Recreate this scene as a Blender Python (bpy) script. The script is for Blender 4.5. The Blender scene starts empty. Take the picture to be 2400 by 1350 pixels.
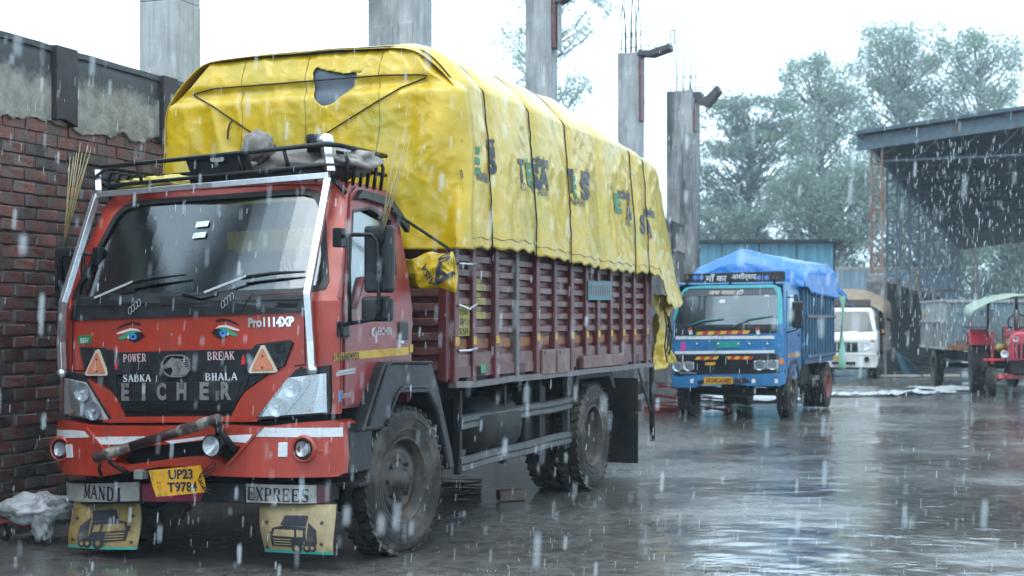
import bpy, bmesh, math, random
from mathutils import Vector, Matrix, noise
from mathutils.geometry import tessellate_polygon
random.seed(7)
R = math.radians
SC = bpy.context.scene
COL = SC.collection

# ------------------------------------------------------------------ camera, sky, sun, exposure
FPX, CX, HY, CAMH = 3400.0, 1200.0, 748.0, 1.56          # focal length and horizon of the 2400 px wide photo
cam_d = bpy.data.cameras.new('camera'); cam = bpy.data.objects.new('camera', cam_d); COL.objects.link(cam)
cam.location = (0, 0, CAMH); cam.rotation_euler = (R(90), 0, 0)
cam_d.sensor_width = 36; cam_d.lens = FPX / 2400 * 36; cam_d.shift_y = (HY - 675) / 2400
cam_d.clip_start = 0.05; cam_d.clip_end = 2000
cam_d.dof.use_dof = True; cam_d.dof.focus_distance = 9.4; cam_d.dof.aperture_fstop = 3.2
SC.camera = cam

SUN_EL, SUN_AZ = 62.0, 205.0
w = bpy.data.worlds.new('World'); SC.world = w; w.use_nodes = True
nt = w.node_tree; nt.nodes.clear()
o_ = nt.nodes.new('ShaderNodeOutputWorld'); bg = nt.nodes.new('ShaderNodeBackground')
sk = nt.nodes.new('ShaderNodeTexSky'); sk.sky_type = 'NISHITA'; sk.sun_disc = False
sk.sun_elevation = R(SUN_EL); sk.sun_rotation = R(SUN_AZ); sk.air_density = 1.0; sk.dust_density = 6.0; sk.ozone_density = 1.0
hs = nt.nodes.new('ShaderNodeHueSaturation'); hs.inputs['Saturation'].default_value = 0.22
mx = nt.nodes.new('ShaderNodeMix'); mx.data_type = 'RGBA'; mx.inputs[0].default_value = 0.72
mx.inputs[7].default_value = (10.7, 14.1, 16.6, 1)          # the even grey-white of the rain cloud
nt.links.new(sk.outputs[0], hs.inputs['Color']); nt.links.new(hs.outputs[0], mx.inputs[6])
nt.links.new(mx.outputs[2], bg.inputs[0]); nt.links.new(bg.outputs[0], o_.inputs[0])
bg.inputs[1].default_value = 0.10
sd = bpy.data.lights.new('sun', 'SUN'); sun = bpy.data.objects.new('sun', sd); COL.objects.link(sun)
sd.energy = 0.6; sd.angle = R(40); sd.color = (1.0, 0.98, 0.95)
sun.rotation_euler = (R(90 - SUN_EL), 0, R(180 - SUN_AZ))
SC.view_settings.view_transform = 'Standard'; SC.view_settings.look = 'None'
SC.view_settings.exposure = 1.18; SC.view_settings.gamma = 1.0; SC.view_settings.use_curve_mapping = False
SC.cycles.max_bounces = 6; SC.cycles.diffuse_bounces = 3; SC.cycles.glossy_bounces = 3
SC.cycles.transmission_bounces = 4; SC.cycles.transparent_max_bounces = 24; SC.cycles.volume_bounces = 0
SC.cycles.use_denoising = True; SC.cycles.caustics_reflective = False; SC.cycles.caustics_refractive = False
SC.cycles.sample_clamp_indirect = 6.0; SC.cycles.use_adaptive_sampling = True; SC.cycles.adaptive_threshold = 0.02

# ------------------------------------------------------------------ materials
MATS = {}
WET = 0.68                                                # soaked surfaces are darker than dry ones
def wet(c): return tuple(min(.8, v * WET) for v in c)
def mat(name, col, rough=0.5, metal=0.0, var=0.0, vscale=6.0, bump=0.0, bscale=40.0, coat=0.0, spec=0.5, col2=None,
        streak=0.0, grime=None, gscale=3.0, gamt=0.5, alpha=1.0, trans=0.0, rnd=0.0, rvar=0.0, subs=0.0, gz=1.0):
    """principled material: colour varied by noise, optional grime patches, optional relief"""
    if name in MATS: return MATS[name]
    if metal < .5: col = wet(col); col2 = col2 and wet(col2); grime = grime and wet(grime)
    m = bpy.data.materials.new(name); m.use_nodes = True; t = m.node_tree; N = t.nodes; L = t.links
    p = N['Principled BSDF']; p.inputs['Roughness'].default_value = rough; p.inputs['Metallic'].default_value = metal
    p.inputs['Specular IOR Level'].default_value = spec if max(col) > .035 else min(spec, .25); p.inputs['Coat Weight'].default_value = coat
    p.inputs['Coat Roughness'].default_value = 0.12
    p.inputs['Alpha'].default_value = alpha; p.inputs['Transmission Weight'].default_value = trans
    tc = N.new('ShaderNodeTexCoord'); src = None
    c = N.new('ShaderNodeRGB'); c.outputs[0].default_value = (*col, 1); src = c.outputs[0]
    def nz(scale, det=5, rough_=0.6, sx=1, sz=1):
        n = N.new('ShaderNodeTexNoise'); n.inputs['Scale'].default_value = scale; n.inputs['Detail'].default_value = det
        n.inputs['Roughness'].default_value = rough_
        if sx != 1 or sz != 1:
            mp = N.new('ShaderNodeMapping'); mp.inputs['Scale'].default_value = (sx, sx, sz)
            L.new(tc.outputs['Object'], mp.inputs['Vector']); L.new(mp.outputs[0], n.inputs['Vector'])
        else: L.new(tc.outputs['Object'], n.inputs['Vector'])
        return n
    def ramp(v, a, b):
        r = N.new('ShaderNodeMapRange'); r.inputs[1].default_value = a; r.inputs[2].default_value = b; r.clamp = True
        L.new(v, r.inputs[0]); return r.outputs[0]
    def mix(f, a, b, mode='MIX'):
        x = N.new('ShaderNodeMix'); x.data_type = 'RGBA'; x.blend_type = mode
        if isinstance(f, float): x.inputs[0].default_value = f
        else: L.new(f, x.inputs[0])
        for i, v in ((6, a), (7, b)):
            if isinstance(v, tuple): x.inputs[i].default_value = (*v, 1) if len(v) == 3 else v
            else: L.new(v, x.inputs[i])
        return x.outputs[2]
    if col2 is not None:
        src = mix(ramp(nz(vscale).outputs[0], 0.4, 0.62), src, col2)
    if var > 0:
        n = nz(vscale * 1.7, 6)
        hv = N.new('ShaderNodeHueSaturation'); L.new(src, hv.inputs['Color'])
        L.new(ramp(n.outputs[0], 0.3, 0.7), hv.inputs['Value'])
        hv.inputs['Value'].default_value = 1
        r = hv.inputs['Value'].links[0].from_node; r.inputs[3].default_value = 1 - var; r.inputs[4].default_value = 1 + var
        src = hv.outputs[0]
    if rnd > 0:
        oi = N.new('ShaderNodeObjectInfo'); r = N.new('ShaderNodeMapRange'); L.new(oi.outputs['Random'], r.inputs[0])
        r.inputs[3].default_value = 1 - rnd; r.inputs[4].default_value = 1 + rnd
        hv = N.new('ShaderNodeHueSaturation'); L.new(src, hv.inputs['Color']); L.new(r.outputs[0], hv.inputs['Value'])
        src = hv.outputs[0]
    gmask = None
    if grime is not None:
        n = nz(gscale, 8, 0.68, 1, gz); gmask = ramp(n.outputs[0], 0.62 - gamt * 0.3, 0.78 - gamt * 0.3)
        src = mix(gmask, src, grime)
    if streak > 0:
        n = nz(1.0, 4, 0.6, 18, 0.9)
        src = mix(ramp(n.outputs[0], 0.5, 0.72), src, mix(streak, src, (0.02, 0.02, 0.022)))
    L.new(src, p.inputs['Base Color'])
    if rvar > 0 or gmask is not None:
        n = nz(vscale * 3, 4); r = N.new('ShaderNodeMapRange'); L.new(n.outputs[0], r.inputs[0])
        r.inputs[1].default_value = 0.3; r.inputs[2].default_value = 0.7
        r.inputs[3].default_value = max(0.03, rough - max(rvar, .06)); r.inputs[4].default_value = min(1, rough + max(rvar, .1))
        L.new(r.outputs[0], p.inputs['Roughness'])
    if bump > 0:
        n = nz(bscale, 6); b = N.new('ShaderNodeBump'); b.inputs['Strength'].default_value = min(1, bump)
        b.inputs['Distance'].default_value = 0.01; L.new(n.outputs[0], b.inputs['Height']); L.new(b.outputs[0], p.inputs['Normal'])
    MATS[name] = m
    return m

def glass(name, tint=(0.55, 0.62, 0.66), refl=0.14, rough=0.02, haze=0.0):
    if name in MATS: return MATS[name]
    m = bpy.data.materials.new(name); m.use_nodes = True; t = m.node_tree; t.nodes.clear(); N = t.nodes; L = t.links
    out = N.new('ShaderNodeOutputMaterial'); tr = N.new('ShaderNodeBsdfTransparent'); tr.inputs[0].default_value = (*tint, 1)
    gl = N.new('ShaderNodeBsdfGlossy'); gl.inputs['Roughness'].default_value = rough; gl.inputs[0].default_value = (0.95, 0.98, 1, 1)
    fr = N.new('ShaderNodeMath'); fr.operation = 'POWER'; fr.inputs[1].default_value = 4.0; lw = N.new('ShaderNodeLayerWeight'); L.new(lw.outputs['Facing'], fr.inputs[0])   # Schlick
    ad = N.new('ShaderNodeMath'); ad.operation = 'ADD'; ad.use_clamp = True; ad.inputs[1].default_value = refl + .04
    mx = N.new('ShaderNodeMixShader'); L.new(fr.outputs[0], ad.inputs[0]); L.new(ad.outputs[0], mx.inputs[0])
    tc = N.new('ShaderNodeTexCoord'); n = N.new('ShaderNodeTexNoise'); n.inputs['Scale'].default_value = 90; n.inputs['Detail'].default_value = 3
    L.new(tc.outputs['Object'], n.inputs['Vector']); b = N.new('ShaderNodeBump'); b.inputs['Strength'].default_value = 0.12
    b.inputs['Distance'].default_value = 0.004; L.new(n.outputs[0], b.inputs['Height']); L.new(b.outputs[0], gl.inputs['Normal'])
    L.new(tr.outputs[0], mx.inputs[1]); L.new(gl.outputs[0], mx.inputs[2])
    if haze:
        df = N.new('ShaderNodeBsdfDiffuse'); df.inputs[0].default_value = (0.6, 0.66, 0.7, 1); m2 = N.new('ShaderNodeMixShader'); m2.inputs[0].default_value = haze
        L.new(mx.outputs[0], m2.inputs[1]); L.new(df.outputs[0], m2.inputs[2]); L.new(m2.outputs[0], out.inputs[0])
    else: L.new(mx.outputs[0], out.inputs[0])
    MATS[name] = m
    return m

# ------------------------------------------------------------------ object helpers
def fin(o, parent, m):
    COL.objects.link(o)
    if parent is not None: o.parent = parent
    if m is not None and not o.data.materials: o.data.materials.append(m)
    return o
def tag(o, label=None, cat=None, group=None, kind=None):
    if label: o['label'] = label
    if cat: o['category'] = cat
    if group: o['group'] = group
    if kind: o['kind'] = kind
    return o
def empty(name, loc, deg=0.0, label=None, cat=None, group=None):
    o = bpy.data.objects.new(name, None); COL.objects.link(o); o.location = loc; o.rotation_euler = (0, 0, R(-deg))
    o.empty_display_size = 0.2
    return tag(o, label, cat, group)
class MB:
    """collects shapes, build() links them as one mesh object"""
    def __init__(s): s.v = []; s.f = []; s.sm = []
    def add(s, vs, fs, smooth=False):
        n = len(s.v); s.v += [tuple(v) for v in vs]; s.f += [tuple(i + n for i in f) for f in fs]; s.sm += [smooth] * len(fs); return s
    def box(s, c, d, rot=None):
        hx, hy, hz = d[0] / 2, d[1] / 2, d[2] / 2
        vs = [Vector((x, y, z)) for x in (-hx, hx) for y in (-hy, hy) for z in (-hz, hz)]
        if rot is not None: vs = [rot @ v for v in vs]
        vs = [v + Vector(c) for v in vs]
        return s.add(vs, [(0, 1, 3, 2), (4, 6, 7, 5), (0, 4, 5, 1), (2, 3, 7, 6), (0, 2, 6, 4), (1, 5, 7, 3)])
    def bx(s, x0, x1, y0, y1, z0, z1):
        return s.box(((x0 + x1) / 2, (y0 + y1) / 2, (z0 + z1) / 2), (abs(x1 - x0), abs(y1 - y0), abs(z1 - z0)))
    def tube(s, pts, r, seg=8, caps=True, smooth=True, flat=None):
        pts = [Vector(p) for p in pts]; n = len(pts); rr = r if isinstance(r, (list, tuple)) else [r] * n
        rings = []; up = Vector((0, 0, 1)); prev = None
        for i, p in enumerate(pts):
            d = (pts[min(i + 1, n - 1)] - pts[max(i - 1, 0)])
            if d.length < 1e-9: d = Vector((0, 0, 1))
            d.normalize()
            if prev is None:
                a = d.cross(up)
                if a.length < 1e-3: a = d.cross(Vector((1, 0, 0)))
            else:
                a = prev - d * prev.dot(d)
                if a.length < 1e-6: a = d.cross(up)
            a.normalize(); b = d.cross(a); prev = a
            off = math.pi / seg if seg == 4 else 0
            rings.append([p + (a * math.cos(k * 2 * math.pi / seg + off) + b * math.sin(k * 2 * math.pi / seg + off)) * rr[i] for k in range(seg)])
        vs = [v for ring in rings for v in ring]; fs = []
        for i in range(n - 1):
            for k in range(seg):
                k2 = (k + 1) % seg; fs.append((i * seg + k, i * seg + k2, (i + 1) * seg + k2, (i + 1) * seg + k))
        if caps: fs.append(tuple(range(seg))[::-1]); fs.append(tuple((n - 1) * seg + k for k in range(seg)))
        return s.add(vs, fs, smooth and seg > 4)
    def lathe(s, prof, c=(0, 0, 0), axis='x', seg=32, close=False, smooth=True):
        """prof: (along axis, radius)"""
        vs = []; n = len(prof)
        for k in range(seg):
            a = 2 * math.pi * k / seg; ca, sa = math.cos(a), math.sin(a)
            for (h, r) in prof:
                p = (h, r * ca, r * sa) if axis == 'x' else ((r * ca, h, r * sa) if axis == 'y' else (r * ca, r * sa, h))
                vs.append((p[0] + c[0], p[1] + c[1], p[2] + c[2]))
        fs = []
        m = n if close else n - 1
        for k in range(seg):
            k2 = (k + 1) % seg
            for i in range(m): fs.append((k * n + i, k * n + (i + 1) % n, k2 * n + (i + 1) % n, k2 * n + i))
        return s.add(vs, fs, smooth)
    def ball(s, c, r, seg=14, rings=8, sc=(1, 1, 1)):
        vs = []; fs = []
        for i in range(rings + 1):
            th = math.pi * i / rings
            for k in range(seg):
                a = 2 * math.pi * k / seg
                vs.append((c[0] + r * sc[0] * math.sin(th) * math.cos(a), c[1] + r * sc[1] * math.sin(th) * math.sin(a), c[2] + r * sc[2] * math.cos(th)))
        for i in range(rings):
            for k in range(seg):
                k2 = (k + 1) % seg; fs.append((i * seg + k, (i + 1) * seg + k, (i + 1) * seg + k2, i * seg + k2))
        return s.add(vs, fs, True)
    def prism(s, poly, fn, d0, d1):
        """poly in 2-D, fn(a, b, d) -> 3-D, extruded from d0 to d1"""
        n = len(poly)
        vs = [fn(a, b, d0) for a, b in poly] + [fn(a, b, d1) for a, b in poly]
        tri = tessellate_polygon([[Vector((a, b, 0)) for a, b in poly]])
        fs = [tuple(t) for t in tri] + [tuple(i + n for i in reversed(t)) for t in tri] + [(i, (i + 1) % n, n + (i + 1) % n, n + i) for i in range(n)]
        return s.add(vs, fs)
    def build(s, name, m, parent=None, bevel=0.0, seg=2, recalc=True, weld=0.0):
        me = bpy.data.meshes.new(name); me.from_pydata(s.v, [], s.f)
        for p, k in zip(me.polygons, s.sm): p.use_smooth = k
        if recalc or weld:
            b = bmesh.new(); b.from_mesh(me)
            if weld: bmesh.ops.remove_doubles(b, verts=b.verts, dist=weld)
            bmesh.ops.recalc_face_normals(b, faces=b.faces); b.to_mesh(me); b.free()
        o = bpy.data.objects.new(name, me); fin(o, parent, m)
        if bevel > 0:
            bv = o.modifiers.new('bevel', 'BEVEL'); bv.width = bevel; bv.segments = seg; bv.limit_method = 'ANGLE'; bv.angle_limit = R(40)
        return o
def bxp(name, m, parent, x0, x1, y0, y1, z0, z1, bevel=0.006):
    return MB().bx(x0, x1, y0, y1, z0, z1).build(name, m, parent, bevel)

def plate(name, poly, to3d, thick, m, parent, cuts=0.0, cutsb=0.0, holes=(), bevel=0.0, smooth=False):
    """flat outline (with holes) cut into strips, carried onto a surface by to3d(a, b, depth) and given thickness"""
    loops = [[Vector((a, b, 0)) for a, b in poly]] + [[Vector((a, b, 0)) for a, b in h] for h in holes]
    flat = [v for l in loops for v in l]
    b = bmesh.new(); bv = [b.verts.new(v) for v in flat]
    for t in tessellate_polygon(loops):
        try: b.faces.new([bv[i] for i in t])
        except ValueError: pass
    for ax, step in ((0, cuts), (1, cutsb)):
        if step > 0:
            lo = min(v[ax] for v in flat); hi = max(v[ax] for v in flat); k = math.ceil(lo / step)
            while k * step < hi:
                co = [0, 0, 0]; co[ax] = k * step + 1e-4; no = [0, 0, 0]; no[ax] = 1
                bmesh.ops.bisect_plane(b, geom=b.verts[:] + b.edges[:] + b.faces[:], plane_co=co, plane_no=no, dist=1e-6); k += 1
    b.verts.index_update()
    n = len(b.verts); vs = [to3d(v.co.x, v.co.y, 0.0) for v in b.verts]; fs = [tuple(v.index for v in f.verts) for f in b.faces]
    nf = len(fs)
    if thick:
        vs += [to3d(v.co.x, v.co.y, thick) for v in b.verts]
        fs += [tuple(i + n for i in reversed(f)) for f in fs]
        for e in b.edges:
            if len(e.link_faces) == 1: i, j = e.verts[0].index, e.verts[1].index; fs.append((i, j, j + n, i + n))
    b.free()
    q = MB(); q.add(vs, fs); q.sm = [smooth] * (2 * nf if thick else nf) + [False] * (len(fs) - (2 * nf if thick else nf))
    return q.build(name, m, parent, bevel)

def textmesh(body, size=1.0, bold=0.0, shear=0.0, space=1.0, squash=1.0):
    """letters as flat outlines: vertices in 2-D (centred) and faces"""
    c = bpy.data.curves.new('lettering', 'FONT'); c.body = body; c.size = size; c.offset = bold; c.shear = shear; c.space_character = space
    c.align_x = 'CENTER'; c.align_y = 'CENTER'; c.resolution_u = 3
    o = bpy.data.objects.new('lettering', c); COL.objects.link(o)
    me = bpy.data.meshes.new_from_object(o.evaluated_get(bpy.context.evaluated_depsgraph_get()))
    vs = [(v.co.x * squash, v.co.y) for v in me.vertices]; fs = [tuple(p.vertices) for p in me.polygons]
    bpy.data.objects.remove(o); bpy.data.curves.remove(c); bpy.data.meshes.remove(me)
    return vs, fs
def lettering(name, body, fn, m, parent, size, bold=0.0, shear=0.0, space=1.0, squash=1.0, tilt=0.0, fit=None, grid=0.0):
    """fn(a, b) -> 3-D point for text coordinates; fit = (width, height) scales the text to that box"""
    vs, fs = textmesh(body, size, bold, shear, space, squash)
    if fit:
        x0, x1 = min(v[0] for v in vs), max(v[0] for v in vs); y0, y1 = min(v[1] for v in vs), max(v[1] for v in vs)
        vs = [((x - (x0 + x1) / 2) * fit[0] / (x1 - x0), (y - (y0 + y1) / 2) * fit[1] / (y1 - y0)) for x, y in vs]
    if grid:
        b = bmesh.new(); bv = [b.verts.new((x, y, 0)) for x, y in vs]
        for f in fs:
            try: b.faces.new([bv[i] for i in f])
            except ValueError: pass
        for ax in (0, 1):
            lo = min(v[ax] for v in vs); hi = max(v[ax] for v in vs); k = math.ceil(lo / grid)
            while k * grid < hi:
                co = [0, 0, 0]; co[ax] = k * grid; no = [0, 0, 0]; no[ax] = 1
                bmesh.ops.bisect_plane(b, geom=b.verts[:] + b.edges[:] + b.faces[:], plane_co=co, plane_no=no, dist=1e-6); k += 1
        b.verts.index_update(); vs = [(v.co.x, v.co.y) for v in b.verts]; fs = [tuple(v.index for v in f.verts) for f in b.faces]; b.free()
    ct, st = math.cos(tilt), math.sin(tilt)
    q = MB(); q.add([fn(x * ct - y * st, x * st + y * ct) for x, y in vs], fs)
    return q.build(name, m, parent, recalc=False)
# slab-serif capitals as strokes in a 1 x 1 box (x, y, x, y, weight)
SERIF = {'A': [(.06, 0, .5, 1, .12), (.94, 0, .5, 1, .2), (.25, .36, .75, .36, .1), (-.04, .03, .26, .03, .07), (.72, .03, 1.06, .03, .07)],
 'B': [(.2, 0, .2, 1, .22), (.05, .97, .7, .97, .08), (.05, .03, .74, .03, .08), (.2, .52, .7, .52, .08), (.76, .6, .76, .9, .2), (.82, .1, .82, .44, .2)],
 'D': [(.2, 0, .2, 1, .22), (.05, .97, .65, .97, .08), (.05, .03, .65, .03, .08), (.65, .95, .88, .68, .16), (.88, .7, .88, .3, .2), (.88, .32, .65, .05, .16)],
 'E': [(.2, 0, .2, 1, .22), (.05, .97, .9, .97, .08), (.05, .03, .92, .03, .08), (.2, .52, .66, .52, .08), (.88, .78, .88, 1, .08), (.92, 0, .92, .24, .08), (.66, .4, .66, .64, .07)],
 'H': [(.2, 0, .2, 1, .22), (.8, 0, .8, 1, .22), (.2, .5, .8, .5, .08), (.03, .97, .37, .97, .07), (.03, .03, .37, .03, .07), (.63, .97, .97, .97, .07), (.63, .03, .97, .03, .07)],
 'I': [(.5, 0, .5, 1, .26), (.28, .97, .72, .97, .07), (.28, .03, .72, .03, .07)],
 'K': [(.2, 0, .2, 1, .22), (.03, .97, .37, .97, .07), (.03, .03, .37, .03, .07), (.25, .42, .85, .97, .1), (.4, .58, .86, .03, .2), (.68, .97, 1, .97, .07), (.66, .03, 1.02, .03, .07)],
 'L': [(.2, 0, .2, 1, .22), (.03, .97, .37, .97, .07), (.05, .03, .9, .03, .08), (.88, 0, .88, .3, .08)],
 'M': [(.12, 0, .12, 1, .1), (.88, 0, .88, 1, .2), (.14, 1, .5, .1, .2), (.86, 1, .5, .1, .1), (-.04, .97, .2, .97, .07), (.8, .97, 1.04, .97, .07), (-.04, .03, .28, .03, .07), (.7, .03, 1.06, .03, .07)],
 'N': [(.16, 0, .16, 1, .1), (.84, 0, .84, 1, .1), (.16, 1, .84, 0, .22), (0, .97, .26, .97, .07), (0, .03, .34, .03, .07), (.66, .97, 1, .97, .07)],
 'O': [(.16, .28, .16, .72, .2), (.84, .28, .84, .72, .2), (.18, .7, .36, .96, .14), (.64, .96, .82, .7, .14), (.18, .3, .36, .04, .14), (.64, .04, .82, .3, .14), (.3, .96, .7, .96, .08), (.3, .04, .7, .04, .08)],
 'P': [(.2, 0, .2, 1, .22), (.05, .97, .7, .97, .08), (.2, .45, .7, .45, .08), (.8, .5, .8, .92, .22), (.03, .03, .4, .03, .07)],
 'R': [(.2, 0, .2, 1, .22), (.05, .97, .7, .97, .08), (.2, .48, .7, .48, .08), (.78, .54, .78, .92, .2), (.03, .03, .4, .03, .07), (.5, .48, .86, .03, .2), (.7, .03, 1.02, .03, .07)],
 'S': [(.2, .62, .2, .88, .18), (.22, .95, .8, .95, .09), (.85, .72, .85, 1, .08), (.22, .62, .8, .38, .2), (.8, .12, .8, .38, .2), (.2, .05, .78, .05, .09), (.14, 0, .14, .3, .08)],
 'W': [(.06, 1, .28, 0, .18), (.28, 0, .5, .95, .1), (.5, .95, .72, 0, .18), (.72, 0, .94, 1, .1), (-.06, .97, .22, .97, .07), (.36, .97, .62, .97, .07), (.8, .97, 1.06, .97, .07)],
 'X': [(.1, 1, .9, 0, .22), (.88, 1, .12, 0, .1), (-.04, .97, .3, .97, .07), (.7, .97, 1.02, .97, .07), (-.02, .03, .3, .03, .07), (.68, .03, 1.06, .03, .07)]}
def serif(name, body, fn, m, parent, w, h, tilt=0.0):
    q = MB(); n = len(body); adv = w / n; ct, st = math.cos(tilt), math.sin(tilt); lay = 0
    for i, ch in enumerate(body):
        for (x0, y0, x1, y1, t) in SERIF[ch]:
            lw = adv * 0.84
            a = Vector((x0 * lw, y0 * h)); b = Vector((x1 * lw, y1 * h)); d = b - a
            if d.length < 1e-6: continue
            nrm = Vector((-d.y, d.x)).normalized() * t * 1.25 * (lw if abs(d.x) < abs(d.y) else h) / 2
            lay += 1
            vs = []
            for p in (a + nrm, b + nrm, b - nrm, a - nrm):
                x = p.x + i * adv - w / 2; y = p.y - h / 2
                vs.append(Vector(fn(x * ct - y * st, x * st + y * ct)) + Vector((0, -0.00012 * (lay % 9), 0)))
            q.add(vs, [(0, 1, 2, 3)])
    return q.build(name, m, parent, recalc=False)

class Fr:
    """a vehicle's own axes: x to its left-hand side (picture right), y to its rear, z up; turns measured picture points into its coordinates"""
    def __init__(s, ox, oy, deg):
        t = R(deg); s.D = (math.sin(t), math.cos(t)); s.N = (math.cos(t), -math.sin(t)); s.O = (ox, oy); s.deg = deg
    def _s(s, px, py, A, val):
        d = ((px - CX) / FPX, 1.0); t = (val + s.O[0] * A[0] + s.O[1] * A[1]) / (d[0] * A[0] + d[1] * A[1])
        rx, ry = t * d[0] - s.O[0], t - s.O[1]
        return (rx * s.N[0] + ry * s.N[1], rx * s.D[0] + ry * s.D[1], CAMH + (HY - py) / FPX * t)
    def side(s, px, py, x): return s._s(px, py, s.N, x)
    def at(s, px, py, y): return s._s(px, py, s.D, y)
    def on(s, px, py, surf):
        p = s._s(px, py, s.D, surf(0, 1.2))
        for _ in range(6): p = s._s(px, py, s.D, surf(p[0], p[2]))
        return p
def world_at(px, py, Y): return Vector(((px - CX) / FPX * Y, Y, CAMH + (HY - py) / FPX * Y))
def ground_at(px, py): return world_at(px, py, CAMH * FPX / (py - HY))
def star(cx, cy, r, k=5, inner=0.42, a0=math.pi / 2):
    return [(cx + (r if i % 2 == 0 else r * inner) * math.cos(a0 + i * math.pi / k), cy + (r if i % 2 == 0 else r * inner) * math.sin(a0 + i * math.pi / k)) for i in range(2 * k)]
def lerp(a, b, t): return a + (b - a) * t
def interp(tab, x):
    if x <= tab[0][0]: return tab[0][1]
    for (x0, y0), (x1, y1) in zip(tab, tab[1:]):
        if x <= x1: return lerp(y0, y1, (x - x0) / (x1 - x0))
    return tab[-1][1]
def fbm(x, y, z=0.0, o=4):
    return noise.fractal(Vector((x, y, z)), 0.9, 2.0, o)
# ------------------------------------------------------------------ ground
def ground_mat():
    m = bpy.data.materials.new('wet_yard'); m.use_nodes = True; t = m.node_tree; N = t.nodes; L = t.links; p = N['Principled BSDF']
    g = N.new('ShaderNodeTexCoord')
    def nz(s, d=5, r=.6, sc=(1, 1, 1), off=0):
        n = N.new('ShaderNodeTexNoise'); n.inputs['Scale'].default_value = s; n.inputs['Detail'].default_value = d; n.inputs['Roughness'].default_value = r
        mp = N.new('ShaderNodeMapping'); mp.inputs['Scale'].default_value = sc; mp.inputs['Location'].default_value = (off, off, 0); L.new(g.outputs['Object'], mp.inputs[0]); L.new(mp.outputs[0], n.inputs[0]); return n.outputs[0]
    def mr(v, a, b, c, d):
        r = N.new('ShaderNodeMapRange'); r.inputs[1].default_value = a; r.inputs[2].default_value = b; r.inputs[3].default_value = c; r.inputs[4].default_value = d; L.new(v, r.inputs[0]); return r.outputs[0]
    pud = nz(.33, 4, .55, off=3.1)                       # where water stands
    fine = nz(9, 8, .7)
    mx = N.new('ShaderNodeMix'); mx.data_type = 'RGBA'; mx.inputs[6].default_value = (.045, .043, .041, 1); mx.inputs[7].default_value = (.13, .126, .12, 1)
    L.new(mr(fine, .35, .68, 0, 1), mx.inputs[0])
    m2 = N.new('ShaderNodeMix'); m2.data_type = 'RGBA'; m2.blend_type = 'MULTIPLY'; m2.inputs[0].default_value = .7; L.new(mx.outputs[2], m2.inputs[6])
    cr = N.new('ShaderNodeMix'); cr.data_type = 'RGBA'; cr.inputs[6].default_value = (.42, .38, .34, 1); cr.inputs[7].default_value = (1.2, 1.2, 1.2, 1); L.new(mr(nz(.28, 6, .6, off=7.7), .36, .60, 0, 1), cr.inputs[0]); L.new(cr.outputs[2], m2.inputs[7])
    L.new(m2.outputs[2], p.inputs['Base Color'])
    ro = N.new('ShaderNodeMath'); ro.operation = 'ADD'; L.new(mr(pud, .42, .58, .27, .04), ro.inputs[0]); L.new(mr(fine, .4, .7, 0, .05), ro.inputs[1]); L.new(ro.outputs[0], p.inputs['Roughness'])
    p.inputs['IOR'].default_value = 1.36; p.inputs['Specular IOR Level'].default_value = 1.0
    b1 = N.new('ShaderNodeBump'); b1.inputs['Strength'].default_value = 1; b1.inputs['Distance'].default_value = .004; hm_ = N.new('ShaderNodeMath'); hm_.operation = 'MULTIPLY'; L.new(nz(13, 1.6, .5), hm_.inputs[0]); L.new(mr(nz(.55, 3, .5, off=5.5), .40, .62, .15, 1.25), hm_.inputs[1]); L.new(hm_.outputs[0], b1.inputs['Height'])
    b2 = N.new('ShaderNodeBump'); b2.inputs['Strength'].default_value = 1; b2.inputs['Distance'].default_value = .018; L.new(nz(2.6, 1, .4, off=1.7), b2.inputs['Height']); L.new(b1.outputs[0], b2.inputs['Normal'])
    v = N.new('ShaderNodeTexVoronoi'); v.inputs['Scale'].default_value = 7; L.new(g.outputs['Object'], v.inputs[0])   # rings where drops land
    sn = N.new('ShaderNodeMath'); sn.operation = 'SINE'; mu = N.new('ShaderNodeMath'); mu.operation = 'MULTIPLY'; mu.inputs[1].default_value = 60; L.new(v.outputs['Distance'], mu.inputs[0]); L.new(mu.outputs[0], sn.inputs[0])
    b3 = N.new('ShaderNodeBump'); b3.inputs['Strength'].default_value = 1; b3.inputs['Distance'].default_value = .00006; L.new(sn.outputs[0], b3.inputs['Height']); L.new(b2.outputs[0], b3.inputs['Normal'])
    L.new(b3.outputs[0], p.inputs['Normal'])
    return m
q = MB(); nx, ny = 90, 90; vs = []; fs = []
for j in range(ny + 1):
    for i in range(nx + 1):
        a = (i / nx * 2 - 1); b = j / ny; x = a * abs(a) * 160; y = -25 + b ** 2.0 * 300
        z = .02 * fbm(x * .25, y * .25) if abs(x) < 30 and y < 60 else 0
        vs.append((x, y, min(z, 0.0) - .0005))
fs = [(j * (nx + 1) + i, j * (nx + 1) + i + 1, (j + 1) * (nx + 1) + i + 1, (j + 1) * (nx + 1) + i) for j in range(ny) for i in range(nx)]
q.add(vs, fs, True); gr = q.build('ground', ground_mat()); gr['kind'] = 'structure'

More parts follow.
